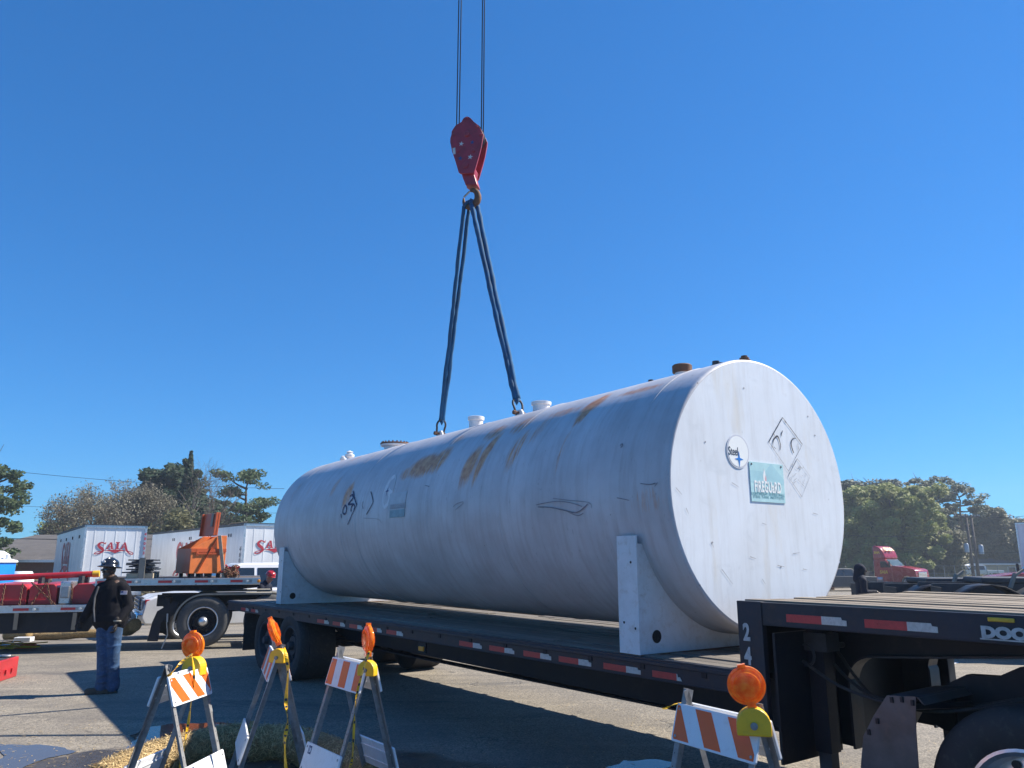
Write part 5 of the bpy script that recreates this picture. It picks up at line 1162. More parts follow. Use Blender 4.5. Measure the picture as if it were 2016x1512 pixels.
# ------------------------------------------------------------ vehicles
def vm(loc, yaw): return Matrix.Translation(Vector(loc)) @ Matrix.Rotation(yaw, 4, 'Z')
def pickup(label, loc, yaw, paint='white_paint', group=None, detail=True):
    """double-cab pickup truck, x forward"""
    A = vm(loc, yaw); t = thing('pickup_truck', label, 'pickup truck', mat=A, group=group); XZp = lambda y: frame(A @ Vector((0, y, 0)), A.to_3x3() @ Vector((1, 0, 0)), (0, 0, 1))
    w = 2.0
    def arch(cx, r=.47): return [(cx + r * math.cos(a), .42 + r * math.sin(a)) for a in [PI * k / 10 for k in range(11)]]
    low = [(-2.95, .55), (-2.95, 1.22), (-.95, 1.25), (1.15, 1.28), (1.35, 1.22), (2.55, 1.12), (2.78, 1.02), (2.85, .62), (2.75, .45)] + arch(1.85) + [(1.3, .38), (-1.3, .38)] + arch(-1.85) + [(-2.4, .5)]
    m = MB(); m.prism(low, -w / 2, w / 2, XZp(0)); m.build('body', paint, t, bevel=.045, seg=3, smooth=40)
    cab = [(-1.05, 1.22), (-.85, 1.86), (-.6, 1.93), (.5, 1.92), (.75, 1.84), (1.45, 1.22)]
    m = MB(); n = len(cab); vs = []
    for y, k in ((-1, 0), (1, 0)):
        for x, z in cab: vs.append((x, y * (.95 - .2 * max(z - 1.22, 0) / .7), z))
    m.add(vs, [tuple(range(n)), tuple(range(n, 2 * n))[::-1]] + [(i, n + i, n + (i + 1) % n, (i + 1) % n) for i in range(n)], A); cb = m.build('cab', paint, t, bevel=.05, seg=3, smooth=40)
    for sgn in (-1, 1):
        for xa, xb, xc, xd in ((-.78, -.66, .10, .10), (.18, .18, .66, 1.16)):
            f = lambda x, z: (x, sgn * (.958 - .2 * (z - 1.22) / .7), z)
            m = MB(); m.add([f(xa, 1.30), f(xd, 1.30), f(xc, 1.80), f(xb, 1.80)], [(0, 1, 2, 3)], A); m.build('side_window', 'glass', cb)
        m = MB(); m.box((1.2, sgn * 1.08, 1.36), (.1, .2, .22), A); m.build('mirror', 'rubber', t, bevel=.03)
        m = MB(); m.box((2.79, sgn * .80, .93), (.12, .34, .26), A); hl = m.build('headlight', 'headlight', t, bevel=.03)
        m = MB(); m.box((2.70, sgn * .965, .93), (.16, .06, .24), A); m.build('side_lamp', 'tape_red', hl, bevel=.01)
        m = MB(); m.box((-2.94, sgn * .9, 1.05), (.06, .16, .35), A); m.build('tail_lamp', 'tape_red', t, bevel=.01)
        for x in (.2, -.82): m = MB(); m.box((x - .12, sgn * 1.006, 1.1), (.16, .03, .03), A); m.build('door_handle', paint, t)
        for x in (1.85, -1.85): wheel(t, A @ Vector((x, sgn * .99, .41)), A.to_3x3() @ Vector((0, sgn, 0)), r=.41, w=.27, hub='alu', rimr=.25)
    m = MB(); f = [(1.40, 1.285), (.80, 1.80)]; m.add([(1.47, -.84, 1.26), (1.47, .84, 1.26), (.80, .76, 1.84), (.80, -.76, 1.84)], [(0, 1, 2, 3)], A); m.build('windscreen', 'glass', cb)
    m = MB(); m.add([(-1.06, -.8, 1.30), (-1.06, .8, 1.30), (-.9, .72, 1.78), (-.9, -.72, 1.78)], [(0, 3, 2, 1)], A); m.build('rear_window', 'glass', cb)
    m = MB(); m.box((2.86, 0, .60), (.16, 1.98, .26), A); m.box((2.9, 0, .46), (.1, 1.5, .12), A); bp = m.build('bumper', 'chrome', t, bevel=.035, smooth=40)
    m = MB(); m.box((-3.0, 0, .62), (.14, 1.9, .2), A); m.build('rear_bumper', 'chrome', t, bevel=.03)
    m = MB(); m.box((2.82, 0, .93), (.1, 1.24, .32), A); gr = m.build('grille', 'steel_dark', t, bevel=.02)
    m = MB()
    for k in range(3): m.box((2.885, 0, .84 + k * .09), (.04, 1.2, .045), A)
    build_split(m, 'grille_bar', 'chrome', gr, bevel=.01)
    m = MB()
    for sgn in (-1, 1): m.lathe([(.07, 0), (.07, .012), (0, .014)], 14, frame(A @ Vector((2.94, sgn * .72, .58)), A.to_3x3() @ Vector((0, 1, 0)), (0, 0, 1)))
    build_split(m, 'fog_lamp', 'rubber', bp)
    m = MB(); m.box((-1.95, 0, 1.22), (1.8, 1.7, .04), A); m.build('bed_cover', 'rubber', t)
    return t
pk = pickup('white pickup truck with chrome bumper behind the black tractor wheel', (-7.12, 21.9, gz(-7.1, 21.9)), PI + R(30))
pk.location = pk.location
for i, (px, Y, yaw, pt, lb) in enumerate(((1925, 108, 2.7, 'white_paint', 'white pickup parked beside the utility poles, the right one'), (1895, 112, .2, 'white_paint', 'white pickup just left of the utility poles'), (1830, 116, 2.9, 'white_paint', 'white pickup parked furthest left, at the foot of the green tree'), (1858, 118, .3, 'steel_dark', 'dark pickup parked between the two left white pickups'), (1652, 70, 3.3, 'steel_dark', 'dark pickup half hidden behind the white tank end'))):
    p = P(px, 1120, Y); pickup(lb, (p.x, Y, gz(p.x, Y)), yaw, pt, group='vehicles parked at the far side of the yard')
def van_trailer(label, corner, face_dir, W_, Ht, Ln, zoff, saia_rear=True, side_logo=0, code=None, stripes_=True):
    """corner = lower camera-left corner of the rear face; face_dir = direction along the rear face"""
    f = Vector((*face_dir, 0)).normalized(); b = Vector((-f.y, f.x, 0)); A = frame(corner, f, b)      # x along rear face, y into the length
    t = thing('van_trailer', label, 'trailer', mat=A)
    z0 = 1.1; m = MB(); m.box((W_ / 2, Ln / 2, (z0 + Ht) / 2), (W_, Ln, Ht - z0), A); bx = m.build('box_body', 'van', t, bevel=.02)
    RF = frame(A @ Vector((W_ / 2, -.004, 0)), f, (0, 0, 1))
    m = MB(); m.box((W_ / 2, -.015, Ht - .06), (W_ + .02, .05, .12), A); m.box((W_ / 2, -.02, z0 + .05), (W_ + .02, .06, .14), A)
    for x in (.04, W_ - .04): m.box((x, -.015, (z0 + Ht) / 2), (.09, .05, Ht - z0), A)
    m.build('rear_frame', 'alu', t, bevel=.008)
    m = MB(); m.box((.0, Ln / 2, Ht - .04), (.03, Ln, .1), A); m.box((W_, Ln / 2, Ht - .04), (.03, Ln, .1), A); m.box((W_ / 2, -.03, Ht + .01), (W_ + .04, .06, .03), A); build_split(m, 'roof_rail', 'steel_dark', t)
    m = MB()
    for k in range(1, 6): m.box((W_ * k / 6, -.003, (z0 + Ht) / 2), (.05, .008, Ht - z0 - .25), A)
    m.build('door_panel', 'van', t, bevel=.005)
    rd = MB(); saia(rd, RF @ Matrix.Translation((0, Ht - .95, .016)), W_ * .62); rd.build('logo', 'logo_red', t)
    if side_logo:
        sd_ = Vector((0, 0, 0)); side_x = 0 if side_logo < 0 else W_
        dirv = -b if side_logo < 0 else b; SF = frame(A @ Vector((side_x + (-.012 if side_logo < 0 else .012), 0, 0)), dirv, (0, 0, 1))
        lg = MB(); cx = -Ln * .50 if side_logo < 0 else Ln * .3; saia(lg, SF @ Matrix.Translation((cx, Ht - 1.5, .004)), 5.2); lg.build('side_logo', 'logo_red', t)
        m = MB(); 
        for k in range(int(Ln)): m.box((side_x + (-.006 if side_logo < 0 else .006), .6 + k * 1.2 if .6 + k * 1.2 < Ln else Ln - .2, (z0 + Ht) / 2), (.002, .01, Ht - z0 - .2), A)
        m.build('side_rib', 'van', t)
        m = MB()
        for yy in (1.6, 1.9, 4.6, 4.9, 7.8, 8.1, 11., 11.3): m.box((side_x + (-.01 if side_logo < 0 else .01), yy, Ht - .45), (.02, .09, .14), A)
        m.build('air_vent', 'rubber', t)
        m = MB(); m.box((side_x + (-.012 if side_logo < 0 else .012), .2, Ht - .95), (.012, .22, .01), A)
        m.build('rear_post', 'steel_dark', t)
        if code:
            cm = MB()
            for i, ch in enumerate(code): merge(cm, text_mb(ch, .26, SF @ Matrix.Translation(((-.22 if side_logo < 0 else .22), Ht - 1.05 - i * .23, .012)), .001, bold=.006))
            cm.build('fleet_number', 'ink', t)
    cm = MB()
    for i, ch in enumerate('48053'): merge(cm, text_mb(ch, .16, RF @ Matrix.Translation((W_ / 2 - .05, Ht - .35 - i * .2, .04)), .001, bold=.006))
    cm.build('rear_number', 'logo_red', t)
    for x in (.3, W_ - .3):
        for yy in (1.6, 2.9): wheel(t, A @ Vector((x - (.26 if x < 1 else -.26), yy, .5)), -f if x < 1 else f, r=.5, w=.5, hub='alu', rimr=.28)
    m = MB(); m.box((W_ / 2, Ln / 2, z0 - .12), (1.1, Ln, .24), A); m.build('chassis', 'black_paint', t)
    m = MB(); m.box((W_ / 2, .05, .62), (W_ * .8, .1, .1), A); m.box((W_ * .25, .05, .85), (.08, .08, .5), A); m.box((W_ * .75, .05, .85), (.08, .08, .5), A); m.build('rear_guard', 'steel_dark', t)
    return t
def vt_from(pl, Yl, ang, W_, py, Ln, label, **k):
    a = P(pl, py, Yl); g = gz(a.x, Yl); return van_trailer(label, (a.x, a.y, g), (math.cos(R(ang)), math.sin(R(ang))), W_, a.z - g, Ln, 0, **k)
vt_from(168, 32.5, 34., 2.38, 1033, 14.0, 'white van trailer with red lettering, its corrugated doors facing us, left one', side_logo=-1)
vt_from(481, 32., 36.8, 2.6, 1030, 16.0, 'white van trailer with red lettering, behind the white pickup and orange chest', side_logo=-1, code='480537')
m_ = P(1998, 1029, 44.); a_ = Vector((m_.x, 44., gz(m_.x, 44.)))
van_trailer('white van trailer cut off by the right edge of the view', a_, (.77, -.64), 2.5, m_.z - a_.z, 12., 0)
def tractor_red(label, loc, yaw, sleeper=True, paint='truck_red'):
    A = vm(loc, yaw); t = thing('road_tractor', label, 'tractor unit', mat=A); XZp = frame(A @ Vector((0, 0, 0)), A.to_3x3() @ Vector((1, 0, 0)), (0, 0, 1))
    hood = [(.9, .95), (.9, 2.08), (1.6, 2.02), (3.0, 1.8), (3.25, 1.66), (3.35, .8), (3.2, .5), (2.95, .5)] + [(2.35 + .6 * math.cos(a), .55 + .6 * math.sin(a)) for a in [PI * k / 8 for k in range(9)]] + [(1.7, .5), (.9, .5)]
    m = MB(); m.prism(hood, -1.1, 1.1, XZp); m.build('hood', paint, t, bevel=.09, seg=3, smooth=40)
    x0 = -1.0 if sleeper else -.8
    cab = [(x0, .55), (x0, 2.6 if sleeper else 2.75), (.1, 2.75), (.25, 2.7), (.95, 2.0), (.95, .55)]
    m = MB(); m.prism(cab, -1.15, 1.15, XZp); cb = m.build('cab', paint, t, bevel=.08, seg=3, smooth=40)
    if sleeper:
        fr = [(x0, 2.6), (x0, 3.98), (-.65, 4.0), (-.25, 3.85), (.08, 3.45), (.25, 3.0), (.3, 2.74)]
        m = MB(); m.prism(fr, -1.15, 1.15, XZp); rf = m.build('roof_fairing', paint, t, bevel=.14, seg=3, smooth=40)
        m = MB(); B = frame(A @ Vector((.02, 0, 3.62)), A.to_3x3() @ Vector((0, 1, 0)), A.to_3x3() @ Vector((-.62, 0, .6))); merge(m, text_mb('SAIA', .66, B @ Matrix.Translation((0, 0, .07)), .01, bold=.02)); m.build('logo', 'logo_yellow', rf)
        m = MB(); m.box((x0 + .02, 0, 2.2), (.03, 2.2, 3.3), A); m.build('rear_wall', 'black_paint', t)
        for s in (-1, 1):
            B = frame(A @ Vector((-.55, s * 1.155, 3.2)), A.to_3x3() @ Vector((-s * -1, 0, 0)) * (1), (0, 0, 1)) if False else frame(A @ Vector((-.5, s * 1.16, 3.35)), A.to_3x3() @ Vector((-s, 0, 0)), (0, 0, 1))
            m = text_mb('SAIA', .3, B @ Matrix.Translation((0, 0, .01)), .005, bold=.015, font_shear=.1); m.build('logo', 'logo_yellow', rf)
    for s in (-1, 1):
        m = MB(); m.add([(-.25, s * 1.156, 1.9), (.78, s * 1.156, 1.9), (.3, s * 1.156, 2.5), (-.25, s * 1.156, 2.5)], [(0, 1, 2, 3)], A); m.build('side_window', 'glass', cb)
        m = text_mb('SAIA', .42, frame(A @ Vector((.05, s * 1.16, 1.45)), A.to_3x3() @ Vector((-s, 0, 0)), (0, 0, 1)), .005, bold=.012, font_shear=.1); m.build('door_logo', 'logo_yellow', cb)
        m = MB(); m.box((.85, s * 1.35, 2.2), (.12, .16, .6), A); m.build('mirror', 'black_paint', t, bevel=.03)
        m = MB(); m.box((3.1, s * .92, 1.15), (.4, .3, .3), A); m.build('headlight', 'headlight', t, bevel=.05)
        if sleeper: m = MB(); m.box((-.2, s * 1.05, .6), (1.7, .12, .6), A); m.build('side_skirt', paint, t, bevel=.04)
        m = MB(); m.tube([A @ Vector((-.1, s * 1.0, .75)), A @ Vector((-1.5 if sleeper else -1.2, s * 1.0, .75))], .28, 18); m.build('fuel_tank', 'alu', t, smooth=40)
        for x in (2.35, x0 - .9, x0 - 2.2): wheel(t, A @ Vector((x, s * 1.16, .52)), A.to_3x3() @ Vector((0, s, 0)), w=.3 if x > 0 else .6, hub='alu')
    m = MB(); m.add([(.99, -1.0, 2.06), (.99, 1.0, 2.06), (.33, .95, 2.69), (.33, -.95, 2.69)], [(0, 1, 2, 3)], A); m.build('windscreen', 'truck_glass', cb)
    m = MB(); m.box((3.33, 0, 1.15), (.06, 1.35, .75), A); gr = m.build('grille', 'chrome', t, bevel=.03)
    m = MB()
    for k in range(5): m.box((3.365, 0, .9 + k * .13), (.02, 1.2, .04), A)
    m.build('grille_slots', 'steel_dark', gr)
    m = MB(); m.box((3.38, 0, .62), (.14, 2.2, .3), A); m.build('bumper', 'steel_dark', t, bevel=.05)
    m = MB(); m.box((x0 - 1.3, 0, .9), (2.9, .9, .22), A); m.build('frame_rail', 'black_paint', t)
    m = MB(); m.box((x0 - 1.5, 0, 1.08), (.9, .9, .08), A); m.build('fifth_wheel_plate', 'steel_dark', t, bevel=.02)
    if not sleeper:
        m = MB()
        for k in range(5): m.box((.1, -.6 + k * .3, 2.82), (.12, .1, .08), A)
        build_split(m, 'roof_lamp', 'lamp_white', t)
    return t
p = P(1752, 1120, 79.); tractor_red('red sleeper-cab tractor with yellow lettering on its roof fairing, standing alone', (p.x, 79., gz(p.x, 79) - .0), R(-58))
p = P(2056, 1110, 40.); tractor_red('red day-cab tractor at the right edge, partly behind the white trailer', (p.x, 40., gz(p.x, 40.)), PI - R(18), sleeper=False)
# dollies: two dark chassis with fenders
def dolly(label, px, Y, yaw, ln=4.2):
    p = P(px, 1150, Y); A = vm((p.x, Y, gz(p.x, Y)), yaw) @ Matrix.Diagonal((1.18, 1.18, 1.2, 1)); t = thing('trailer_chassis', label, 'chassis', mat=A, group='dark trailer chassis behind the deck')
    for s in (-1, 1):
        m = MB(); m.box((0, s * .45, 1.0), (ln, .1, .22), A); m.build('frame_rail', 'steel_dark', t)
        for x in (-ln * .28, ln * .02):
            wheel(t, A @ Vector((x, s * 1.2, .5)), A.to_3x3() @ Vector((0, s, 0)), r=.5, w=.5, hub='steel_dark', rimr=.28)
            m = MB(); vs = []; n = 9
            for k in range(n):
                a = PI * (.08 + .84 * k / (n - 1)); vs += [(x - .60 * math.cos(a), s * .65, .5 + .60 * math.sin(a)), (x - .60 * math.cos(a), s * 1.26, .5 + .60 * math.sin(a))]
            m.add(vs, [(i * 2, i * 2 + 2, i * 2 + 3, i * 2 + 1) for i in range(n - 1)], A); o = m.build('fender', 'black_paint' if x < 0 else 'plate_grey', t, smooth=True); o.modifiers.new('thick', 'SOLIDIFY').thickness = .02
        m = MB(); m.box((-ln * .28 - .72, s * .95, .62), (.02, .6, .9), A); m.build('mud_flap', 'rubber', t)
        m = MB(); m.tube([A @ Vector((ln * .2, s * .9, .95)), A @ Vector((ln * .5, s * .9, .95))], .2, 16); m.build('air_tank', 'steel', t, smooth=40)
    m = MB(); m.box((-ln * .1, 0, 1.16), (.9, 1.0, .1), A); m.build('fifth_wheel_plate', 'steel_dark', t, bevel=.03)
    m = MB(); m.tube([A @ Vector((ln * .5, .4, 1.0)), A @ Vector((ln * .5 + 1.3, 0, .8))], .05, 8); m.tube([A @ Vector((ln * .5, -.4, 1.0)), A @ Vector((ln * .5 + 1.3, 0, .8))], .05, 8); m.build('drawbar', 'alu', t)
    m = MB(); m.bar(A @ Vector((-.4, -.7, 1.05)), A @ Vector((-.3, -.7, 1.28)), .10, .05); m.bar(A @ Vector((-.3, -.7, 1.25)), A @ Vector((-.15, -.65, 1.34)), .04, .04); m.build('hose_post', 'strap', t)
dolly('dark trailer chassis with curved fenders, nearer to the hooded worker', 1885, 17.8, R(-6), 3.0); dolly('dark trailer chassis with a pale drawbar, near the right edge', 2010, 16.0, R(-14), 3.0)

# ------------------------------------------------------------ people
def remesh(o, vox, it=3):
    m = o.modifiers.new('remesh', 'REMESH'); m.mode = 'VOXEL'; m.voxel_size = vox; m.use_smooth_shade = True
    if it: s_ = o.modifiers.new('smooth', 'SMOOTH'); s_.iterations = it; s_.factor = .5
def V(*a): return Vector(a)
def hand(m, w, fdir, pdir, sgn, curl=.5):
    """palm and five fingers from wrist w; fdir along the hand, pdir palm normal"""
    f = fdir.normalized(); p = (pdir - f * pdir.dot(f)).normalized(); s = f.cross(p) * sgn
    m.cap(w - f * .02, w + f * .075, .026, .034, .55, s, 10)
    for i, (o_, l) in enumerate(((-.030, .062), (-.010, .075), (.011, .07), (.030, .055))):
        b = w + f * .085 + s * o_; d1 = (f * math.cos(curl * .6) + p * math.sin(curl * .6)); d2 = (f * math.cos(curl * 1.8) + p * math.sin(curl * 1.8)); d3 = (f * math.cos(curl * 2.8) + p * math.sin(curl * 2.8))
        q = b + d1 * l * .45; q2 = q + d2 * l * .35; m.cap(b, q, .0115, .0105, 1, None, 8); m.cap(q, q2, .0105, .0095, 1, None, 8); m.cap(q2, q2 + d3 * l * .25, .0095, .0085, 1, None, 8)
    b = w + f * .03 - s * .03; q = b + (f * .6 - s * .7 + p * .3).normalized() * .038; m.cap(b, q, .0135, .012, 1, None, 8); m.cap(q, q + (f * .85 + p * .4 - s * .15).normalized() * .032, .012, .010, 1, None, 8)
def head(m, c, face, up=Vector((0, 0, 1)), k=1.):
    f = face.normalized(); s = up.cross(f).normalized(); u = f.cross(s); rot = Matrix((s, f, u)).transposed()
    m.ell(c + u * .02 * k, (.074 * k, .092 * k, .098 * k), 14, None, rot); m.ell(c + f * .022 * k - u * .055 * k, (.056 * k, .066 * k, .062 * k), 12, None, rot)
    m.cap(c + f * .085 * k + u * .012 * k, c + f * .106 * k - u * .022 * k, .010 * k, .016 * k, 1, None, 8)      # nose
    m.ell(c + f * .083 * k - u * .055 * k, (.026 * k, .014 * k, .008 * k), 8, None, rot); m.ell(c + f * .080 * k - u * .069 * k, (.023 * k, .014 * k, .009 * k), 8, None, rot)   # lips
    m.ell(c + f * .066 * k - u * .098 * k, (.026 * k, .02 * k, .018 * k), 8, None, rot)                         # chin
    for g in (-1, 1):
        m.ell(c + s * g * .076 * k - u * .005 * k - f * .005 * k, (.010 * k, .020 * k, .033 * k), 8, None, rot)
        m.ell(c + f * .079 * k + s * g * .030 * k + u * .026 * k, (.022 * k, .012 * k, .007 * k), 8, None, rot)   # brow
    return rot
def glasses(c, rot, k=1.):
    m = MB(); s, f, u = rot.col[0], rot.col[1], rot.col[2]
    for g in (-1, 1): m.ell(c + f * .092 * k + s * g * .033 * k + u * .008 * k, (.031 * k, .008 * k, .019 * k), 10, None, rot); m.bar(c + f * .088 * k + s * g * .06 * k + u * .012 * k, c - f * .0 * k + s * g * .08 * k + u * .012 * k, .006, .008)
    return m
def hardhat(c, rot, brim, k=1.):
    m = MB(); A = Matrix.Translation(c) @ rot.to_4x4(); h = .125 * k
    pr = [(brim, .0), (brim + .002, .006), (brim - .004, .010), (.118 * k, .022), (.116 * k, .05), (.108 * k, .08), (.085 * k, .108), (.045 * k, .124), (0, .128)]
    m.lathe(pr, 32, A @ Matrix.Diagonal((.93, 1.08, 1, 1))); m.lathe([(.016, .12), (.016, .0)], 3, A) if False else None
    m.tube([A @ Vector((0, .118 * math.cos(a) * 1.02, .03 + .103 * math.sin(a))) for a in [PI * i / 10 for i in range(11)]], .012, 6)
    return m
def worker_left():
    o = Vector(G(212, 1365)); o.z = 0
    t = thing('person', 'man in black hooded jacket, jeans and black hard hat, hands in dark gloves', 'person', loc=o)
    X = lambda x, y, z: o + Vector((x - .095 * z, y, z))
    face = Vector((-.36, -.93, .03)).normalized(); hc = X(-.005, -.01, 1.635)
    m = MB(); rot = head(m, hc, face); m.cap(X(.03, .03, 1.44), X(.005, .01, 1.57), .062, .055, 1, None, 12)
    wl, wr = X(.165, -.12, .93), X(-.37, -.02, .95)
    m.cap(X(.03, .02, 1.38), X(.02, .02, 1.0), .15, .13, .7, Vector((1, 0, 0)), 14); m.cap(X(.19, .03, 1.38), X(.235, .04, 1.14), .05, .042); m.cap(X(.235, .04, 1.14), wl, .04, .03); m.cap(X(-.14, .03, 1.38), X(-.26, .04, 1.17), .05, .042); m.cap(X(-.26, .04, 1.17), wr, .04, .03)
    m.cap(X(.1, .02, .95), X(.07, 0, .5), .085, .055); m.cap(X(.07, 0, .5), X(.05, .03, .1), .05, .035); m.cap(X(-.07, .02, .95), X(-.06, -.02, .5), .085, .055); m.cap(X(-.06, -.02, .5), X(-.07, .0, .1), .05, .035); m.cap(X(-.02, .02, .98), X(.04, .02, .98), .12, .12)
    b = m.build('body', 'skin_dark', t); remesh(b, .010, 2)
    # jacket
    m = MB(); m.cap(X(.02, .03, 1.36), X(.015, .02, 1.13), .175, .185, .78, Vector((1, .2, 0)), 18); m.cap(X(.015, .02, 1.15), X(.02, .02, .96), .185, .185, .8, Vector((1, .2, 0)), 18)
    m.cap(X(-.12, .02, 1.40), X(.16, .03, 1.40), .085, .09); m.cap(X(-.09, .01, .985), X(.10, .01, .985), .15, .15); m.cap(X(-.07, .02, .94), X(.09, .02, .94), .145, .14); m.cap(X(.03, .04, 1.44), X(.02, .03, 1.50), .10, .085)                       # hood collar
    m.ell(X(.07, .11, 1.46), (.11, .08, .08), 10)
    m.cap(X(.185, .03, 1.38), X(.245, .05, 1.14), .085, .072, 1, None, 14); m.cap(X(.245, .05, 1.14), wl.lerp(X(.245, .05, 1.14), .08), .076, .052, 1, None, 14)
    m.cap(X(-.15, .03, 1.37), X(-.27, .05, 1.16), .082, .07, 1, None, 14); m.cap(X(-.27, .05, 1.16), wr.lerp(X(-.27, .05, 1.16), .08), .072, .052, 1, None, 14)
    m.cap(X(-.10, -.05, 1.3), X(-.11, -.04, 1.0), .08, .08, .6, Vector((0, 1, 0)))           # open flap
    rr = random.Random(2)
    for k in range(16): a = rr.uniform(0, PI); z = rr.uniform(.98, 1.35); m.cap(X(.02 - .15 * math.cos(a), -.115 * math.sin(a) + .02, z), X(.02 - .17 * math.cos(a + .4), -.12 * math.sin(a + .4) + .02, z + rr.uniform(-.05, .05)), .022, .016, 1, None, 8)
    for k in range(6): u = k / 6; c = X(.245, .05, 1.14).lerp(wl, u) + Vector((0, 0, .03)); m.lathe([(.055, -.008), (.082 - .02 * u, 0), (.055, .008)], 12, Matrix.Translation(c) @ Euler((.4, rr.uniform(-.4, .4), 0)).to_matrix().to_4x4())
    j = m.build('jacket', 'jacket', t); remesh(j, .013, 4)
    m = MB(); pts = [X(-.075, -.165, 1.42), X(-.125, -.16, 1.28), X(-.135, -.16, 1.12), X(-.115, -.16, .95)]; m.tube(pts, .013, 6); m.build('zip_edge', 'lining', j)
    m = MB(); A = frame(X(.292, -.06, 1.345), Vector((.35, -.93, 0)), Vector((.25, .1, .96))) if False else frame(X(.225, -.052, 1.335), Vector((.93, .33, 0)), Vector((.05, 0, 1))); m.box((0, 0, 0), (.085, .052, .012), A); pa = m.build('flag_patch', 'panel_white', j)
    m = MB()
    for k in range(4): m.box((0, -.02 + k * .0135, .0068), (.083, .006, .002), A)
    m.build('red_stripes', 'pink', pa); m = MB(); m.box((-.024, .012, .008), (.034, .026, .003), A); m.build('blue_field', 'star_navy', pa)
    m = MB(); m.cap(X(-.03, .01, .985), X(.055, .015, .985), .135, .135, .95, None, 16)
    for s, xs in ((1, (.085, .075, .06)), (-1, (-.065, -.058, -.075))):
        yk = (.0, -.01, .03) if s > 0 else (.01, -.03, .0)
        m.cap(X(xs[0], yk[0], .93), X(xs[1], yk[1], .5), .112, .080, 1, None, 16); m.cap(X(xs[1], yk[1], .5), X(xs[2], yk[2], .11), .080, .076, 1, None, 16); m.cap(X(xs[2], yk[2], .16), X(xs[2] - .005, yk[2] - .01, .09), .086, .09, 1, None, 16)
        for k in range(9): z = rr.uniform(.12, .8); m.lathe([(.06, -.01), (.083 + .02 * (z > .6), 0), (.06, .012)], 14, Matrix.Translation(X(xs[1] + (xs[0] - xs[1]) * max(z - .5, 0) * 2.2, yk[1], z)) @ Euler((rr.uniform(-.35, .35), rr.uniform(-.35, .35), 0)).to_matrix().to_4x4())
    jn = m.build('jeans', 'denim', t); remesh(jn, .012, 4)
    for s, xx, yy in ((1, .05, .02), (-1, -.09, -.02)):
        m = MB(); m.cap(X(xx, yy, .09), X(xx, yy, .05), .058, .058); m.cap(X(xx + .02, yy, .048), X(xx - .14, yy - .07, .04), .048, .042, .9); m.box((xx - .055 + o.x, yy - .03 + o.y, .012), (.26, .095, .024), None, rz=.45); bo = m.build('boot', 'boot', t); remesh(bo, .010, 2)
    for w, f, sg, pd in ((wl, Vector((-.05, -.15, -1)), 1, Vector((-1, -.3, 0))), (wr, Vector((-.25, -.1, -1)), -1, Vector((.6, -.6, 0)))):
        m = MB(); hand(m, w, f, pd, sg, .6); m.cap(w - f.normalized() * .05, w + f.normalized() * .01, .04, .033); g = m.build('glove', 'glove', t); remesh(g, .005, 1)
    m = MB(); m.lathe([(.05, -.012), (.056, 0), (.05, .012)], 16, Matrix.Translation(wl + Vector((.005, .01, .03)))); m.build('pale_cuff', 'strap', t)
    hat = hardhat(hc + Vector((.0, 0, .045)), rot @ Euler((R(4), 0, 0)).to_matrix(), .158).build('hard_hat', 'hat_black', t, smooth=True)
    m = MB()
    for a in (-.35, .1): q = rot @ Vector((math.sin(a) * .10, math.cos(a) * .118, .108)); m.ell(hc + q + Vector((0, 0, .01)), (.022, .014, .02), 8)
    build_split(m, 'sticker', 'star_white', hat)
    glasses(hc, rot).build('sunglasses', 'hat_black', t, smooth=True)
worker_left()
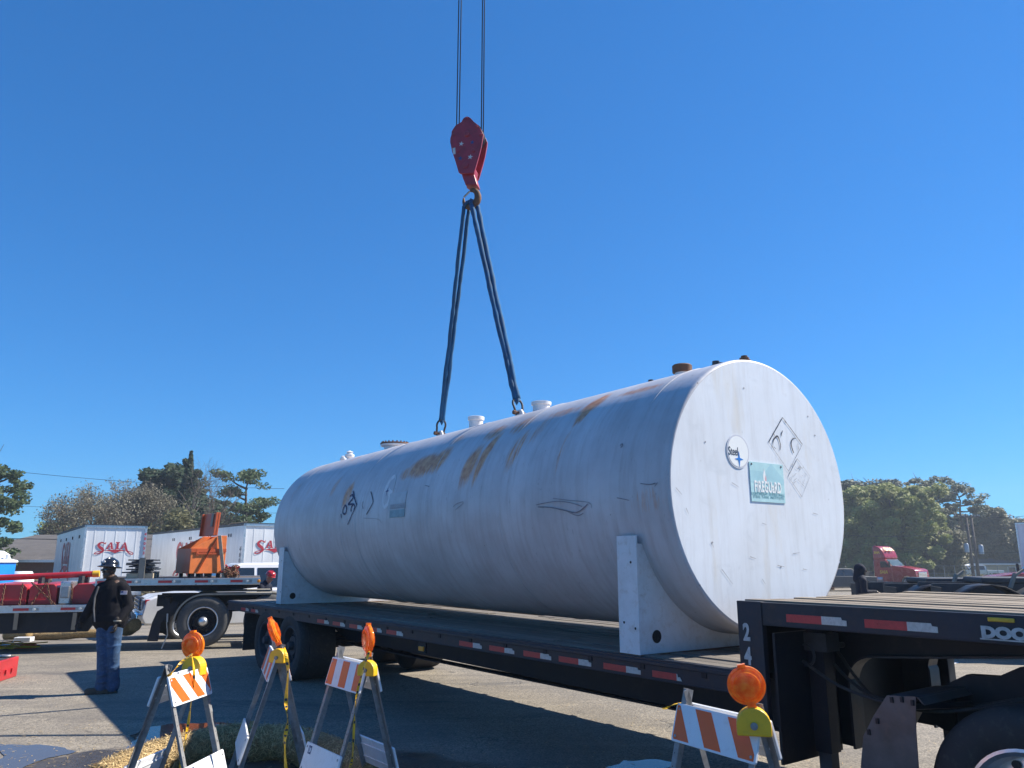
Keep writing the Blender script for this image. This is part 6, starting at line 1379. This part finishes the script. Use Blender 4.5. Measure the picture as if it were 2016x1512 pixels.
def worker_far(label, px, py_top, Y, facing, hatm, jm, lean, skin, arms, hooded=False, legs='denim', H_=1.78):
    tp = P(px, py_top, Y); g = gz(tp.x, Y); o = Vector((tp.x, Y, g)); t = thing('person', label, 'person', loc=o)
    f = Vector(facing).normalized(); s = Vector((f.y, -f.x, 0)); k = (tp.z - g) / 1.78; hz = 1.60
    Q = lambda a, b, z: o + (s * a + f * b + Vector((0, 0, z))) * k      # a to his right, b forward
    hc = Q(0, .02 + lean * .30, hz); dn = Vector((0, 0, -.25 if lean > .3 else -.05))
    m = MB(); rot = head(m, hc, (f + dn * 1.6).normalized(), k=k); m.cap(Q(0, lean * .2, 1.42), hc, .06 * k, .055 * k)
    m.cap(Q(0, lean * .16, 1.33), Q(0, 0, .95), .15 * k, .13 * k, .7, s)
    for q in (-1, 1):
        m.cap(Q(q * .09, 0, .92), Q(q * .1, .04, .5), .085, .055); m.cap(Q(q * .1, .04, .5), Q(q * .1, 0, .08), .05, .035)
        e, w = arms; m.cap(Q(q * .2, lean * .16, 1.36), Q(q * e[0], e[1], e[2]), .05, .042); m.cap(Q(q * e[0], e[1], e[2]), Q(q * w[0], w[1], w[2]), .04, .03)
        hand(m, Q(q * w[0], w[1], w[2]), f * .8 + Vector((0, 0, -.4)), Vector((0, 0, -1)), q, .7)
    remesh(m.build('body', skin, t), .011, 2)
    m = MB(); m.cap(Q(0, lean * .16, 1.34), Q(0, .0, .97), .17 * k, .165 * k, .75, s, 16); m.cap(Q(-.15, lean * .16, 1.39), Q(.15, lean * .16, 1.39), .085, .085); m.cap(Q(0, lean * .18, 1.42), Q(0, lean * .2, 1.47), .095, .08)
    if hooded: m.cap(hc + Vector((0, 0, .02)) - f * .03, hc - f * .04 + Vector((0, 0, .03)), .125, .125, 1, None, 14); m.cap(Q(0, -.05, 1.4), hc - f * .05, .11, .115)
    for q in (-1, 1):
        e, w = arms; m.cap(Q(q * .2, lean * .16, 1.36), Q(q * e[0], e[1], e[2]), .085, .07); m.cap(Q(q * e[0], e[1], e[2]), Q(q * w[0], w[1], w[2]).lerp(Q(q * e[0], e[1], e[2]), .12), .07, .05)
    remesh(m.build('jacket', jm, t), .016, 3)
    m = MB(); m.cap(Q(-.05, 0, .95), Q(.05, 0, .95), .135, .135)
    for q in (-1, 1): m.cap(Q(q * .09, 0, .92), Q(q * .1, .04, .5), .11, .08); m.cap(Q(q * .1, .04, .5), Q(q * .1, 0, .1), .08, .075)
    remesh(m.build('trousers', legs, t), .016, 3)
    for q in (-1, 1): m = MB(); m.cap(Q(q * .1, -.04, .05), Q(q * .1, .14, .04), .05, .042); m.build('boot', 'boot', t, smooth=True)
    if hatm: hardhat(hc + rot @ Vector((0, 0, .05)), rot, .128).build('hard_hat', hatm, t, smooth=True)
    return t
worker_far('worker in red hard hat and dark jacket, bending behind the far tank saddle', 516, 1124, 20.15, (.97, -.25, 0), 'hat_red', 'jacket_blue', .75, 'skin_light', ((.27, .12, 1.12), (.2, .36, 1.02)))
worker_far('worker in dark hooded jacket to the right of the tank, looking at hands', 1690, 1106, 18.5, (.98, -.2, 0), None, 'jacket_blue', .1, 'skin_dark', ((.24, .02, 1.10), (.12, .30, 1.12)), hooded=True, legs='jacket_blue')

# ------------------------------------------------------------ small things on the ground
cr = thing('red_steel_box', 'red steel box with grey shackles on top, at the left edge', 'steel box', loc=G(0, 1345, 0))
bA = Matrix.Translation(G(-70, 1346, 0)) @ Matrix.Rotation(R(10), 4, 'Z')
m = MB(); m.box((0, .3, .15), (.86, .75, .3), bA); m.build('box', 'red_paint', cr, bevel=.012)
m = MB(); m.box((0, .3, .306), (.78, .66, .008), bA); m.build('top_mat', 'steel_dark', cr)
for i in range(3): m = MB(); c = bA @ Vector((.02 + .15 * i, .15 + .15 * i, .33)); m.tube([c + Vector((.07 * math.cos(a), .05 * math.sin(a), 0)) for a in [2 * PI * k / 10 for k in range(11)]], .02, 8, False); m.build('shackle', 'steel', cr, smooth=True)
m = MB()
for i in range(3): m.box((.44, .05 + .2 * i, .12), (.03, .05, .06), bA)
build_split(m, 'lug', 'red_paint', cr)
deb = [((15, 1275), (.9, .25, .05), 'panel_blue', 'blue_board', 'blue board lying flat at the left edge', 'board', 'blue_plastic'), ((47, 1262), (.35, .25, .10), 0, 'white_box', 'small white box lying on the dark mat at the left', 'box', 'white_paint'), ((28, 1272), (.9, .5, .03), 0, 'grey_mat', 'dark grey mat lying beneath the small white box', 'mat', 'plate_grey')]
for (px, py), d, _, nm, lb, ct, mt in deb:
    c = G(px, py, -.05); c.z = gz(c.x, c.y); m = MB(); m.box((c.x, c.y, c.z + d[2] / 2 + (.03 if nm == 'white_box' else 0)), d, None, rz=rr.uniform(-.3, .3)); single(m.build(nm, mt, None, bevel=.01), lb, ct)
m = MB(); rr = random.Random(21)
for k in range(5):
    c = G(rr.uniform(0, 45), rr.uniform(1268, 1282)); q = [c + Vector((rr.uniform(-.5, .5), rr.uniform(-.35, .35), .02 + .03 * rr.random())) for _ in range(6)]; m.tube(cat([tuple(p) for p in q], 6), .012, 5)
single(m.build('yellow_webbing', 'yellow_plastic', None), 'tangle of yellow webbing on the asphalt at the left edge', 'webbing')
m = MB(); c = G(20, 1274); m.tube([c, c + Vector((.5, .05, .02))], .05, 8); single(m.build('orange_roll', 'panel_orange', None, smooth=40), 'orange roll lying among the yellow webbing at the left', 'roll')
m = MB(); a, b, c = G(1846, 1306), G(1886, 1305), G(1846, 1312); m.tube([a, b, c], .012, 6); m.tube([G(1844, 1304), G(1856, 1309)], .02, 6); single(m.build('white_hose', 'white_paint', None), 'thin white bent hose lying on the asphalt under the upper deck', 'hose')
# portable toilet and the white water tank beside it
po = P(0, 1100, 27.); g = gz(0, 27.); A = vm((po.x - .38, 27., g), R(-12)); to = thing('portable_toilet', 'blue portable toilet with a white domed roof at the left edge', 'portable toilet', mat=A)
zt_ = P(0, 1108, 27).z - g
m = MB(); m.box((0, 0, zt_ / 2), (1.15, 1.15, zt_), A); m.box((0, -.58, zt_ * .5), (.7, .04, zt_ * .8), A); m.box((.55, -.55, zt_ / 2), (.1, .1, zt_), A); m.build('cabin', 'blue_plastic', to, bevel=.02)
m = MB(); m.box((0, -.6, zt_ - .25), (.5, .02, .22), A); m.build('vent_panel', 'steel_dark', to)
m = MB(); m.prism([(-.65, 0), (.65, 0), (.62, .08), (.3, .14), (.22, .3), (0, .4), (-.22, .42), (-.5, .3), (-.62, .08)], -.62, .62, frame(A @ Vector((0, 0, zt_)), A.to_3x3() @ Vector((1, 0, 0)), (0, 0, 1))); m.build('roof', 'tank_plastic', to, bevel=.05, smooth=50)
m = MB(); m.tube([A @ Vector((.45, .3, zt_)), A @ Vector((.45, .3, zt_ + .28))], .07, 12); m.build('vent_pipe', 'tank_plastic', to)
p = P(40, 1128, 28.); g = gz(0, 28.); m = MB(); m.lathe([(.0, 0), (.42, 0), (.45, .1), (.45, P(40, 1125, 28).z - g - .15), (.36, P(40, 1125, 28).z - g), (0, P(40, 1125, 28).z - g)], 20, Matrix.Translation((p.x, 28., g))); single(m.build('water_tank', 'tank_plastic', None, smooth=40), 'white plastic water tank beside the blue portable toilet', 'water tank')

# ------------------------------------------------------------ houses
def house(label, cx, Y, w, d, eave, ridge, yaw=0., wall='brick', hip=True):
    g = gz(cx, Y); A = vm((cx, Y, g), yaw); t = thing('house', label, 'house', mat=A)
    m = MB(); m.box((0, 0, eave / 2), (w, d, eave), A); m.build('wall', wall, t)
    o = .5; r = w / 2 - d * .5 if hip else w / 2 + .2
    m = MB(); m.add([(-w / 2 - o, -d / 2 - o, eave - .1), (w / 2 + o, -d / 2 - o, eave - .1), (w / 2 + o, d / 2 + o, eave - .1), (-w / 2 - o, d / 2 + o, eave - .1), (-r, 0, ridge), (r, 0, ridge)], [(0, 1, 5, 4), (1, 2, 5), (2, 3, 4, 5), (3, 0, 4), (0, 3, 2, 1)], A); rf = m.build('roof', 'roof_shingle', t)
    m = MB(); m.box((0, -d / 2 - o, eave - .05), (w + 2 * o, .12, .16), A); m.build('gutter', 'panel_white', rf)
    m = MB(); m.tube([A @ Vector((w * .2, -d * .2, eave + (ridge - eave) * .5)), A @ Vector((w * .2, -d * .2, ridge + .2))], .12, 8); m.build('vent_pipe', 'galv', rf)
    for k in range(3): m = MB(); m.box((-w * .3 + k * w * .3, -d / 2 - .02, eave * .55), (1.1, .06, 1.0), A); wn = m.build('window', 'panel_white', t); m = MB(); m.box((-w * .3 + k * w * .3, -d / 2 - .06, eave * .55), (.95, .02, .85), A); m.build('pane', 'glass', wn)
    return t
pz = lambda px, py, Y: P(px, py, Y)
a = pz(60, 1103, 52); b = pz(165, 1054, 58); house('low house with a broad grey shingle roof behind the portable toilet', a.x + 4.0, 56., 22, 9, a.z + .95, b.z + .95, R(-4))
a = pz(1935, 1110, 120); b = pz(1935, 1093, 124); house('low dark-roofed house behind the utility poles', a.x - 3.5, 126., 11, 8, a.z + 1., b.z + 1.1, R(4)); 
a = pz(1990, 1108, 112); b = pz(1990, 1092, 116); house('low house with light brown eaves behind the red day-cab tractor', a.x + 2.5, 119., 13, 8, a.z + .8, b.z + 1., R(-8), wall='lumber')
a = pz(1660, 1105, 66); b = pz(1660, 1082, 70); house('brick building just right of the white tank end', a.x - 3., 76., 9, 8, a.z + .9, b.z + 1.1)

# ------------------------------------------------------------ fences
def fence(label, p0, p1, h, n, mat='galv', mesh=True, wall=False):
    p0, p1 = Vector(p0), Vector(p1); d = p1 - p0; p0.z = gz(p0.x, p0.y); t = thing('fence', label, 'fence', loc=p0)
    for i in range(n + 1):
        p = p0.lerp(p1, i / n); p.z = gz(p.x, p.y); m = MB(); m.tube([p, p + Vector((0, 0, h))], .04, 6); m.build('post', mat, t)
    pts = [Vector((p0.lerp(p1, i / n).x, p0.lerp(p1, i / n).y, gz(p0.lerp(p1, i / n).x, p0.lerp(p1, i / n).y))) for i in range(n + 1)]
    m = MB()
    for z in ((h, h * .5, .1) if mesh else (h,)): m.tube([p + Vector((0, 0, z)) for p in pts], .025, 5)
    m.build('rail', mat, t)
    if wall:
        m = MB(); dd = d.copy(); dd.z = 0
        for a, b in zip(pts, pts[1:]): m.bar(a + Vector((0, 0, h * .5)), b + Vector((0, 0, h * .5)), .06, h * .96)
        m.build('board_panel', 'dark_wood', t)
fence('brown board fence between the white tank and the red sleeper-cab tractor', (P(1590, 1150, 74).x, 74, 0), (P(1722, 1150, 78).x, 78, 0), 1.5, 8, 'dark_wood', wall=True)
fence('wire mesh fence in front of the white pickups at the far side', (P(1800, 1140, 98).x, 98, 0), (P(2100, 1140, 92).x, 92, 0), 1.9, 14)
fence('wire fence in front of the low shingle-roofed house', (P(-60, 1100, 47).x, 47, 0), (P(300, 1100, 47).x, 47, 0), 1.8, 12)

# ------------------------------------------------------------ utility poles and wires
def pole(label, px0, py_top, Y, pxb, arm, transformer):
    a = P(px0, py_top, Y); g = gz(a.x, Y); b = Vector((a.x + .0, Y, g)); t = thing('utility_pole', label, 'utility pole', loc=b, group='utility poles at the far side')
    m = MB(); m.tube([b, Vector((a.x, Y, a.z))], [.19, .13], 10); m.build('pole', 'pole_wood', t, smooth=True)
    m = MB(); m.box((a.x, Y - .15, a.z - .3), (arm, .12, .14)); ar = m.build('cross_arm', 'pole_wood', t)
    m = MB()
    for k in (-.45, -.2, .2, .45): m.lathe([(.05, 0), (.06, .1), (.03, .2), (0, .22)], 8, Matrix.Translation((a.x + k * arm, Y - .15, a.z - .23)))
    build_split(m, 'insulator', 'steel', ar)
    if transformer:
        m = MB(); m.lathe([(0, 0), (.28, 0), (.28, .95), (.2, 1.05), (0, 1.08)], 14, Matrix.Translation((a.x + transformer * .55, Y - .2, a.z - 4.6))); m.build('transformer', 'steel', t, smooth=40)
    return Vector((a.x, Y, a.z - .1))
pa = pole('wooden utility pole with a wide cross arm, left one of the pair', 1901, 1012, 96, 0, 3.0, -1); pb_ = pole('wooden utility pole with a grey transformer, right one of the pair', 1911, 1013, 93, 0, 2.0, 1)
m = MB()
def wire(a, b, sag, label, r=.03):
    m = MB(); a, b = Vector(a), Vector(b); m.tube([a.lerp(b, k / 30) + Vector((0, 0, -4 * sag * (k / 30) * (1 - k / 30))) for k in range(31)], r, 4); single(m.build('overhead_wire', 'wire', None), label, 'wire', 'overhead wires')
wire(P(-60, 918, 55), P(560, 962, 60), .3, 'upper overhead wire crossing the sky at the left', .018); wire(P(-60, 990, 60), P(560, 1010, 64), .2, 'middle overhead wire crossing the sky at the left', .016); wire(P(-60, 1058, 50), P(360, 1060, 52), .1, 'lowest dark overhead wire in front of the shingle roof', .03)
wire(pb_, P(2080, 1003, 80), .5, 'overhead wire running right from the utility poles, upper', .025); wire(pa + Vector((0, 0, -2)), P(1640, 1052, 90), .4, 'overhead wire running left from the utility poles', .025); wire(P(1700, 1072, 92), P(2080, 1085, 88), .5, 'low overhead wire in front of the far trees', .025)

# ------------------------------------------------------------ trees
def limb_set(base, h, r, n, spread, rr, lean=0., low=.35, up=.6):
    """trunk and limbs; returns mesh and tips"""
    m = MB(); top = base + Vector((lean, 0, h)); tr = [base.lerp(top, k / 8) + Vector((rr.gauss(0, .05 * h / 8), rr.gauss(0, .05 * h / 8), 0)) * (k > 0) for k in range(9)]
    m.tube(tr, [r * (1 - .85 * k / 8) for k in range(9)], 8); tips = [tr[-1]]
    for i in range(n):
        u = low + (1 - low) * (i + .5) / n; b = base.lerp(top, u); a = rr.uniform(0, 2 * PI) if i % 2 else rr.uniform(0, 2 * PI); L = spread * rr.uniform(.6, 1.05) * (1.15 - .6 * abs(u - .55)); d = Vector((math.cos(a), math.sin(a), up * rr.uniform(.3, 1.2)))
        e = b + d * L; mid = b.lerp(e, .5) + Vector((0, 0, -.08 * L)); q = cat([tuple(b), tuple(mid), tuple(e)], 4); m.tube(q, [r * .38 * (1 - .8 * k / (len(q) - 1)) for k in range(len(q))], 5); tips.append(e); tips.append(Vector(q[len(q) * 2 // 3]))
        for _ in range(2):
            e2 = mid.lerp(e, rr.random()) + Vector((rr.gauss(0, 1), rr.gauss(0, 1), rr.gauss(.3, .6))) * L * .32; m.tube([mid.lerp(e, .4), e2], [r * .14, r * .04], 4); tips.append(e2)
    return m, tips
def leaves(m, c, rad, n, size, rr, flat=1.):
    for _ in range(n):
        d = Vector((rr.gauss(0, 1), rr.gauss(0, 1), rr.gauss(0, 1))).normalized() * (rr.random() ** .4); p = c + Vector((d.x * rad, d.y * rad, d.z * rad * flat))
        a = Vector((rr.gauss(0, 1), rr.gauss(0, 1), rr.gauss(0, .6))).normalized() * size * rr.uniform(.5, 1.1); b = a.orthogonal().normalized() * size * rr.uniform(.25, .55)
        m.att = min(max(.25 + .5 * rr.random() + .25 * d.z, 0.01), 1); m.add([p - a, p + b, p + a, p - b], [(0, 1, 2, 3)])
def tree(label, px, pt, Y, wpx, mat, name='tree', crown_low=.3, nl=16, clump=.16, per=120, size=.28, flat=.7, lean=0., bark='bark', extra=30, shape='round', seed=1, grp=None):
    rr = random.Random(seed); a = P(px, pt, Y); g = gz(a.x, Y); base = Vector((a.x, Y, g)); h = a.z - g; W_ = wpx / FPX * Y / 2 * .97
    t = thing(name, label, 'tree', loc=base, group=grp)
    m, tips = limb_set(base, h * .94, h * .028, nl, W_ * .85, rr, lean, crown_low, .5)
    m.build('trunk', bark, t, smooth=True)
    lm = MB(); cz = g + h * (crown_low + 1) / 2; hz = h * (1 - crown_low) / 2
    cl = []
    for tp in tips:
        q = tp.copy(); q.z = min(q.z, g + h * (1 - clump * .5)); cl.append(q)
    for _ in range(extra):
        d = Vector((rr.gauss(0, 1), rr.gauss(0, 1), rr.gauss(0, 1))).normalized() * rr.random() ** .45
        if shape == 'cone': z = rr.random(); rad = W_ * (1 - z) * rr.random() ** .5; aa = rr.uniform(0, 2 * PI); q = Vector((base.x + rad * math.cos(aa), base.y + rad * math.sin(aa), g + h * (.12 + .87 * z)))
        else: q = Vector((base.x + lean * .6 + d.x * W_ * .9, base.y + d.y * W_ * .9, cz + d.z * hz * .9))
        cl.append(q)
    if shape == 'pads': cl = [q for q in cl if q.z > g + h * crown_low]
    for q in cl:
        rad = h * clump * rr.uniform(.55, 1.15)
        if shape == 'cone': rad *= max(1.1 - (q.z - g) / h, .12) * 1.2
        leaves(lm, q, rad, int(per * rr.uniform(.6, 1.2)), size, rr, flat)
    lm.build('crown', mat, t)
    return t
def bare_tree(label, px, pt, Y, wpx, seed, depth=6, bud=None, trunk=.25, n0=4, twig='twig', budn=3, up=.55, budsize=.14):
    rr = random.Random(seed); a = P(px, pt, Y); g = gz(a.x, Y); base = Vector((a.x, Y, g)); h = a.z - g; W_ = wpx / FPX * Y / 2
    t = thing('bare_tree', label, 'tree', loc=base); m = MB(); lm = MB(); C = base + Vector((0, 0, h * .56))
    def grow(p, d, L, r, k):
        n = 3; pts = [p]; q = p
        for i in range(n): d = (d + Vector((rr.gauss(0, .16), rr.gauss(0, .16), rr.gauss(.02, .1)))).normalized(); q = q + d * L / n; pts.append(q)
        e = ((q.x - C.x) / W_) ** 2 + ((q.y - C.y) / W_) ** 2 + ((q.z - C.z) / (h * .46)) ** 2
        m.tube(pts, [r, r * .85, r * .72, r * .6], 3 if k < 4 else 6, False)
        if k <= 1 and bud:
            for _ in range(budn): lm.att = rr.random(); c = pts[rr.randrange(1, 4)] + Vector((rr.gauss(0, .15), rr.gauss(0, .15), rr.gauss(0, .15))); a_ = Vector((rr.gauss(0, 1), rr.gauss(0, 1), rr.gauss(0, 1))).normalized() * budsize; b_ = a_.orthogonal().normalized() * budsize * .45; lm.add([c - a_, c + b_, c + a_, c - b_], [(0, 1, 2, 3)])
        if k <= 0 or e > 1.05: return
        for j in range(3 if k > 1 else 4):
            ax = Vector((rr.gauss(0, 1), rr.gauss(0, 1), rr.gauss(0, 1))); nd = (d + ax.normalized() * rr.uniform(.5, .95) + Vector((0, 0, .12))).normalized(); s_ = pts[-1] if j < 2 else pts[rr.randrange(1, 3)]
            grow(s_, nd, L * rr.uniform(.62, .82), r * .58, k - 1)
    for i in range(n0):
        a_ = 2 * PI * i / n0 + rr.uniform(-.3, .3); grow(base + Vector((0, 0, h * .12)), Vector((math.cos(a_) * W_ / h, math.sin(a_) * W_ / h, up)).normalized(), h * .27, trunk * .6, depth)
    m.tube([base, base + Vector((0, 0, h * .13))], [trunk, trunk * .85], 10)
    m.build('trunk', twig, t)
    if lm.v: lm.build('buds', bud, t)
    return t
bare_tree('wide leafless tree with fine brown twigs above the left van trailer', 232, 926, 62, 235, 5, 7, 'leaf_bud', .3, 6, budn=1, budsize=.09)
bare_tree('second leafless twiggy tree right of the widest one', 300, 935, 64, 150, 8, 7, 'leaf_bud', .25, 4, budn=1, budsize=.09)
bare_tree('tall bare tree with thin crooked branches behind the evergreens', 418, 888, 60, 100, 11, 6, None, .2, 5, up=1.0)
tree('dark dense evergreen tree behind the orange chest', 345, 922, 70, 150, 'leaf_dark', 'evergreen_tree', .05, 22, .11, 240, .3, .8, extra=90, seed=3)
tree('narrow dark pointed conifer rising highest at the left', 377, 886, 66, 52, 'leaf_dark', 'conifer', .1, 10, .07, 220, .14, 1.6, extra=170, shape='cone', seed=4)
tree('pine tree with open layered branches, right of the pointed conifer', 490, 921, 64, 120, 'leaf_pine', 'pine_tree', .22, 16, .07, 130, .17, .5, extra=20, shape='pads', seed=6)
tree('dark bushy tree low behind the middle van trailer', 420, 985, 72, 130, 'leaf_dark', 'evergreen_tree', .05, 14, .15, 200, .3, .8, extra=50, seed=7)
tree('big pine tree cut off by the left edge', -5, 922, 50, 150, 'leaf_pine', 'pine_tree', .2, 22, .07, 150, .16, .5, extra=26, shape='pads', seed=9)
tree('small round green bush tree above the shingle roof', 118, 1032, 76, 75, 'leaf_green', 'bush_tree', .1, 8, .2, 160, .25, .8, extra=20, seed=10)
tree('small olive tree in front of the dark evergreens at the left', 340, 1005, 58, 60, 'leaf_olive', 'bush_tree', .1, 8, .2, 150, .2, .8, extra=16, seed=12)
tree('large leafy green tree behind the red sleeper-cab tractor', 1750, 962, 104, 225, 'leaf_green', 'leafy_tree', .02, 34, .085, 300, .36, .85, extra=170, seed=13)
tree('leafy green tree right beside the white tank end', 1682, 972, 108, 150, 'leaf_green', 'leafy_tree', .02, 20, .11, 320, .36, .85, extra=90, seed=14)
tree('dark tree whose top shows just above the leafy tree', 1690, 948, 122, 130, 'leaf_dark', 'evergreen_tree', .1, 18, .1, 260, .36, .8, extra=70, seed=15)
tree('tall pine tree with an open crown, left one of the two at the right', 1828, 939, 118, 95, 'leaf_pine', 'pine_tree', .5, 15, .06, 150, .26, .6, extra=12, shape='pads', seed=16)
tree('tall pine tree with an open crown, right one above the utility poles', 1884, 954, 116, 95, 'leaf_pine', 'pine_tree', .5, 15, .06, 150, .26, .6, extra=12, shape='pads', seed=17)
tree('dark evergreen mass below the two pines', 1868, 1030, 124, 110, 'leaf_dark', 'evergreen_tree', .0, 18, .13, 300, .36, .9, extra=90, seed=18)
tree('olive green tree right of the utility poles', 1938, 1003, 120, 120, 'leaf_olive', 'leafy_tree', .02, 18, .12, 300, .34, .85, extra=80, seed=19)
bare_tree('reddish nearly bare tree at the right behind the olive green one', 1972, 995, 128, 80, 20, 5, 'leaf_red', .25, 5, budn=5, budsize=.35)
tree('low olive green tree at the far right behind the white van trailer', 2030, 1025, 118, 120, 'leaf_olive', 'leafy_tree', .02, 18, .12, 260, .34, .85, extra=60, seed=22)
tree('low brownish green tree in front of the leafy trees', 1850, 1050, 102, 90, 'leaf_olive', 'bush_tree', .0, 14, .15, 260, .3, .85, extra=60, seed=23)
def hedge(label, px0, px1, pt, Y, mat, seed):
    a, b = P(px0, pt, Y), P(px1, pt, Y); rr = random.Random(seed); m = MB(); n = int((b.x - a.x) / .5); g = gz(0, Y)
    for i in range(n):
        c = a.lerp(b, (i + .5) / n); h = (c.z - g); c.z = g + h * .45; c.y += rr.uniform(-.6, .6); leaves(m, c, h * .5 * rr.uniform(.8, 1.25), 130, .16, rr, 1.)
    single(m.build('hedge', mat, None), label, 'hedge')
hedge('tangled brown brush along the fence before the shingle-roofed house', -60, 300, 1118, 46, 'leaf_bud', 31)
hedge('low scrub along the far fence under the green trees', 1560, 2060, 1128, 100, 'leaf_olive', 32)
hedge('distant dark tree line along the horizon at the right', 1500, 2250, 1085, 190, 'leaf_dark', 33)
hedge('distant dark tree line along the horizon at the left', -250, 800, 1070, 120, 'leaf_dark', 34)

# ------------------------------------------------------------ air
def haze():
    m = bpy.data.materials.new('haze'); m.use_nodes = True; t = m.node_tree; t.nodes.remove(t.nodes['Principled BSDF']); v = t.nodes.new('ShaderNodeVolumePrincipled')
    v.inputs['Color'].default_value = (.75, .86, 1, 1); v.inputs['Density'].default_value = .0008; v.inputs['Anisotropy'].default_value = .2
    t.links.new(v.outputs[0], t.nodes['Material Output'].inputs['Volume']); mb = MB(); mb.box((0, 85, 10.5), (700, 330, 27)); mb.build('haze', m, kind='stuff')
haze()
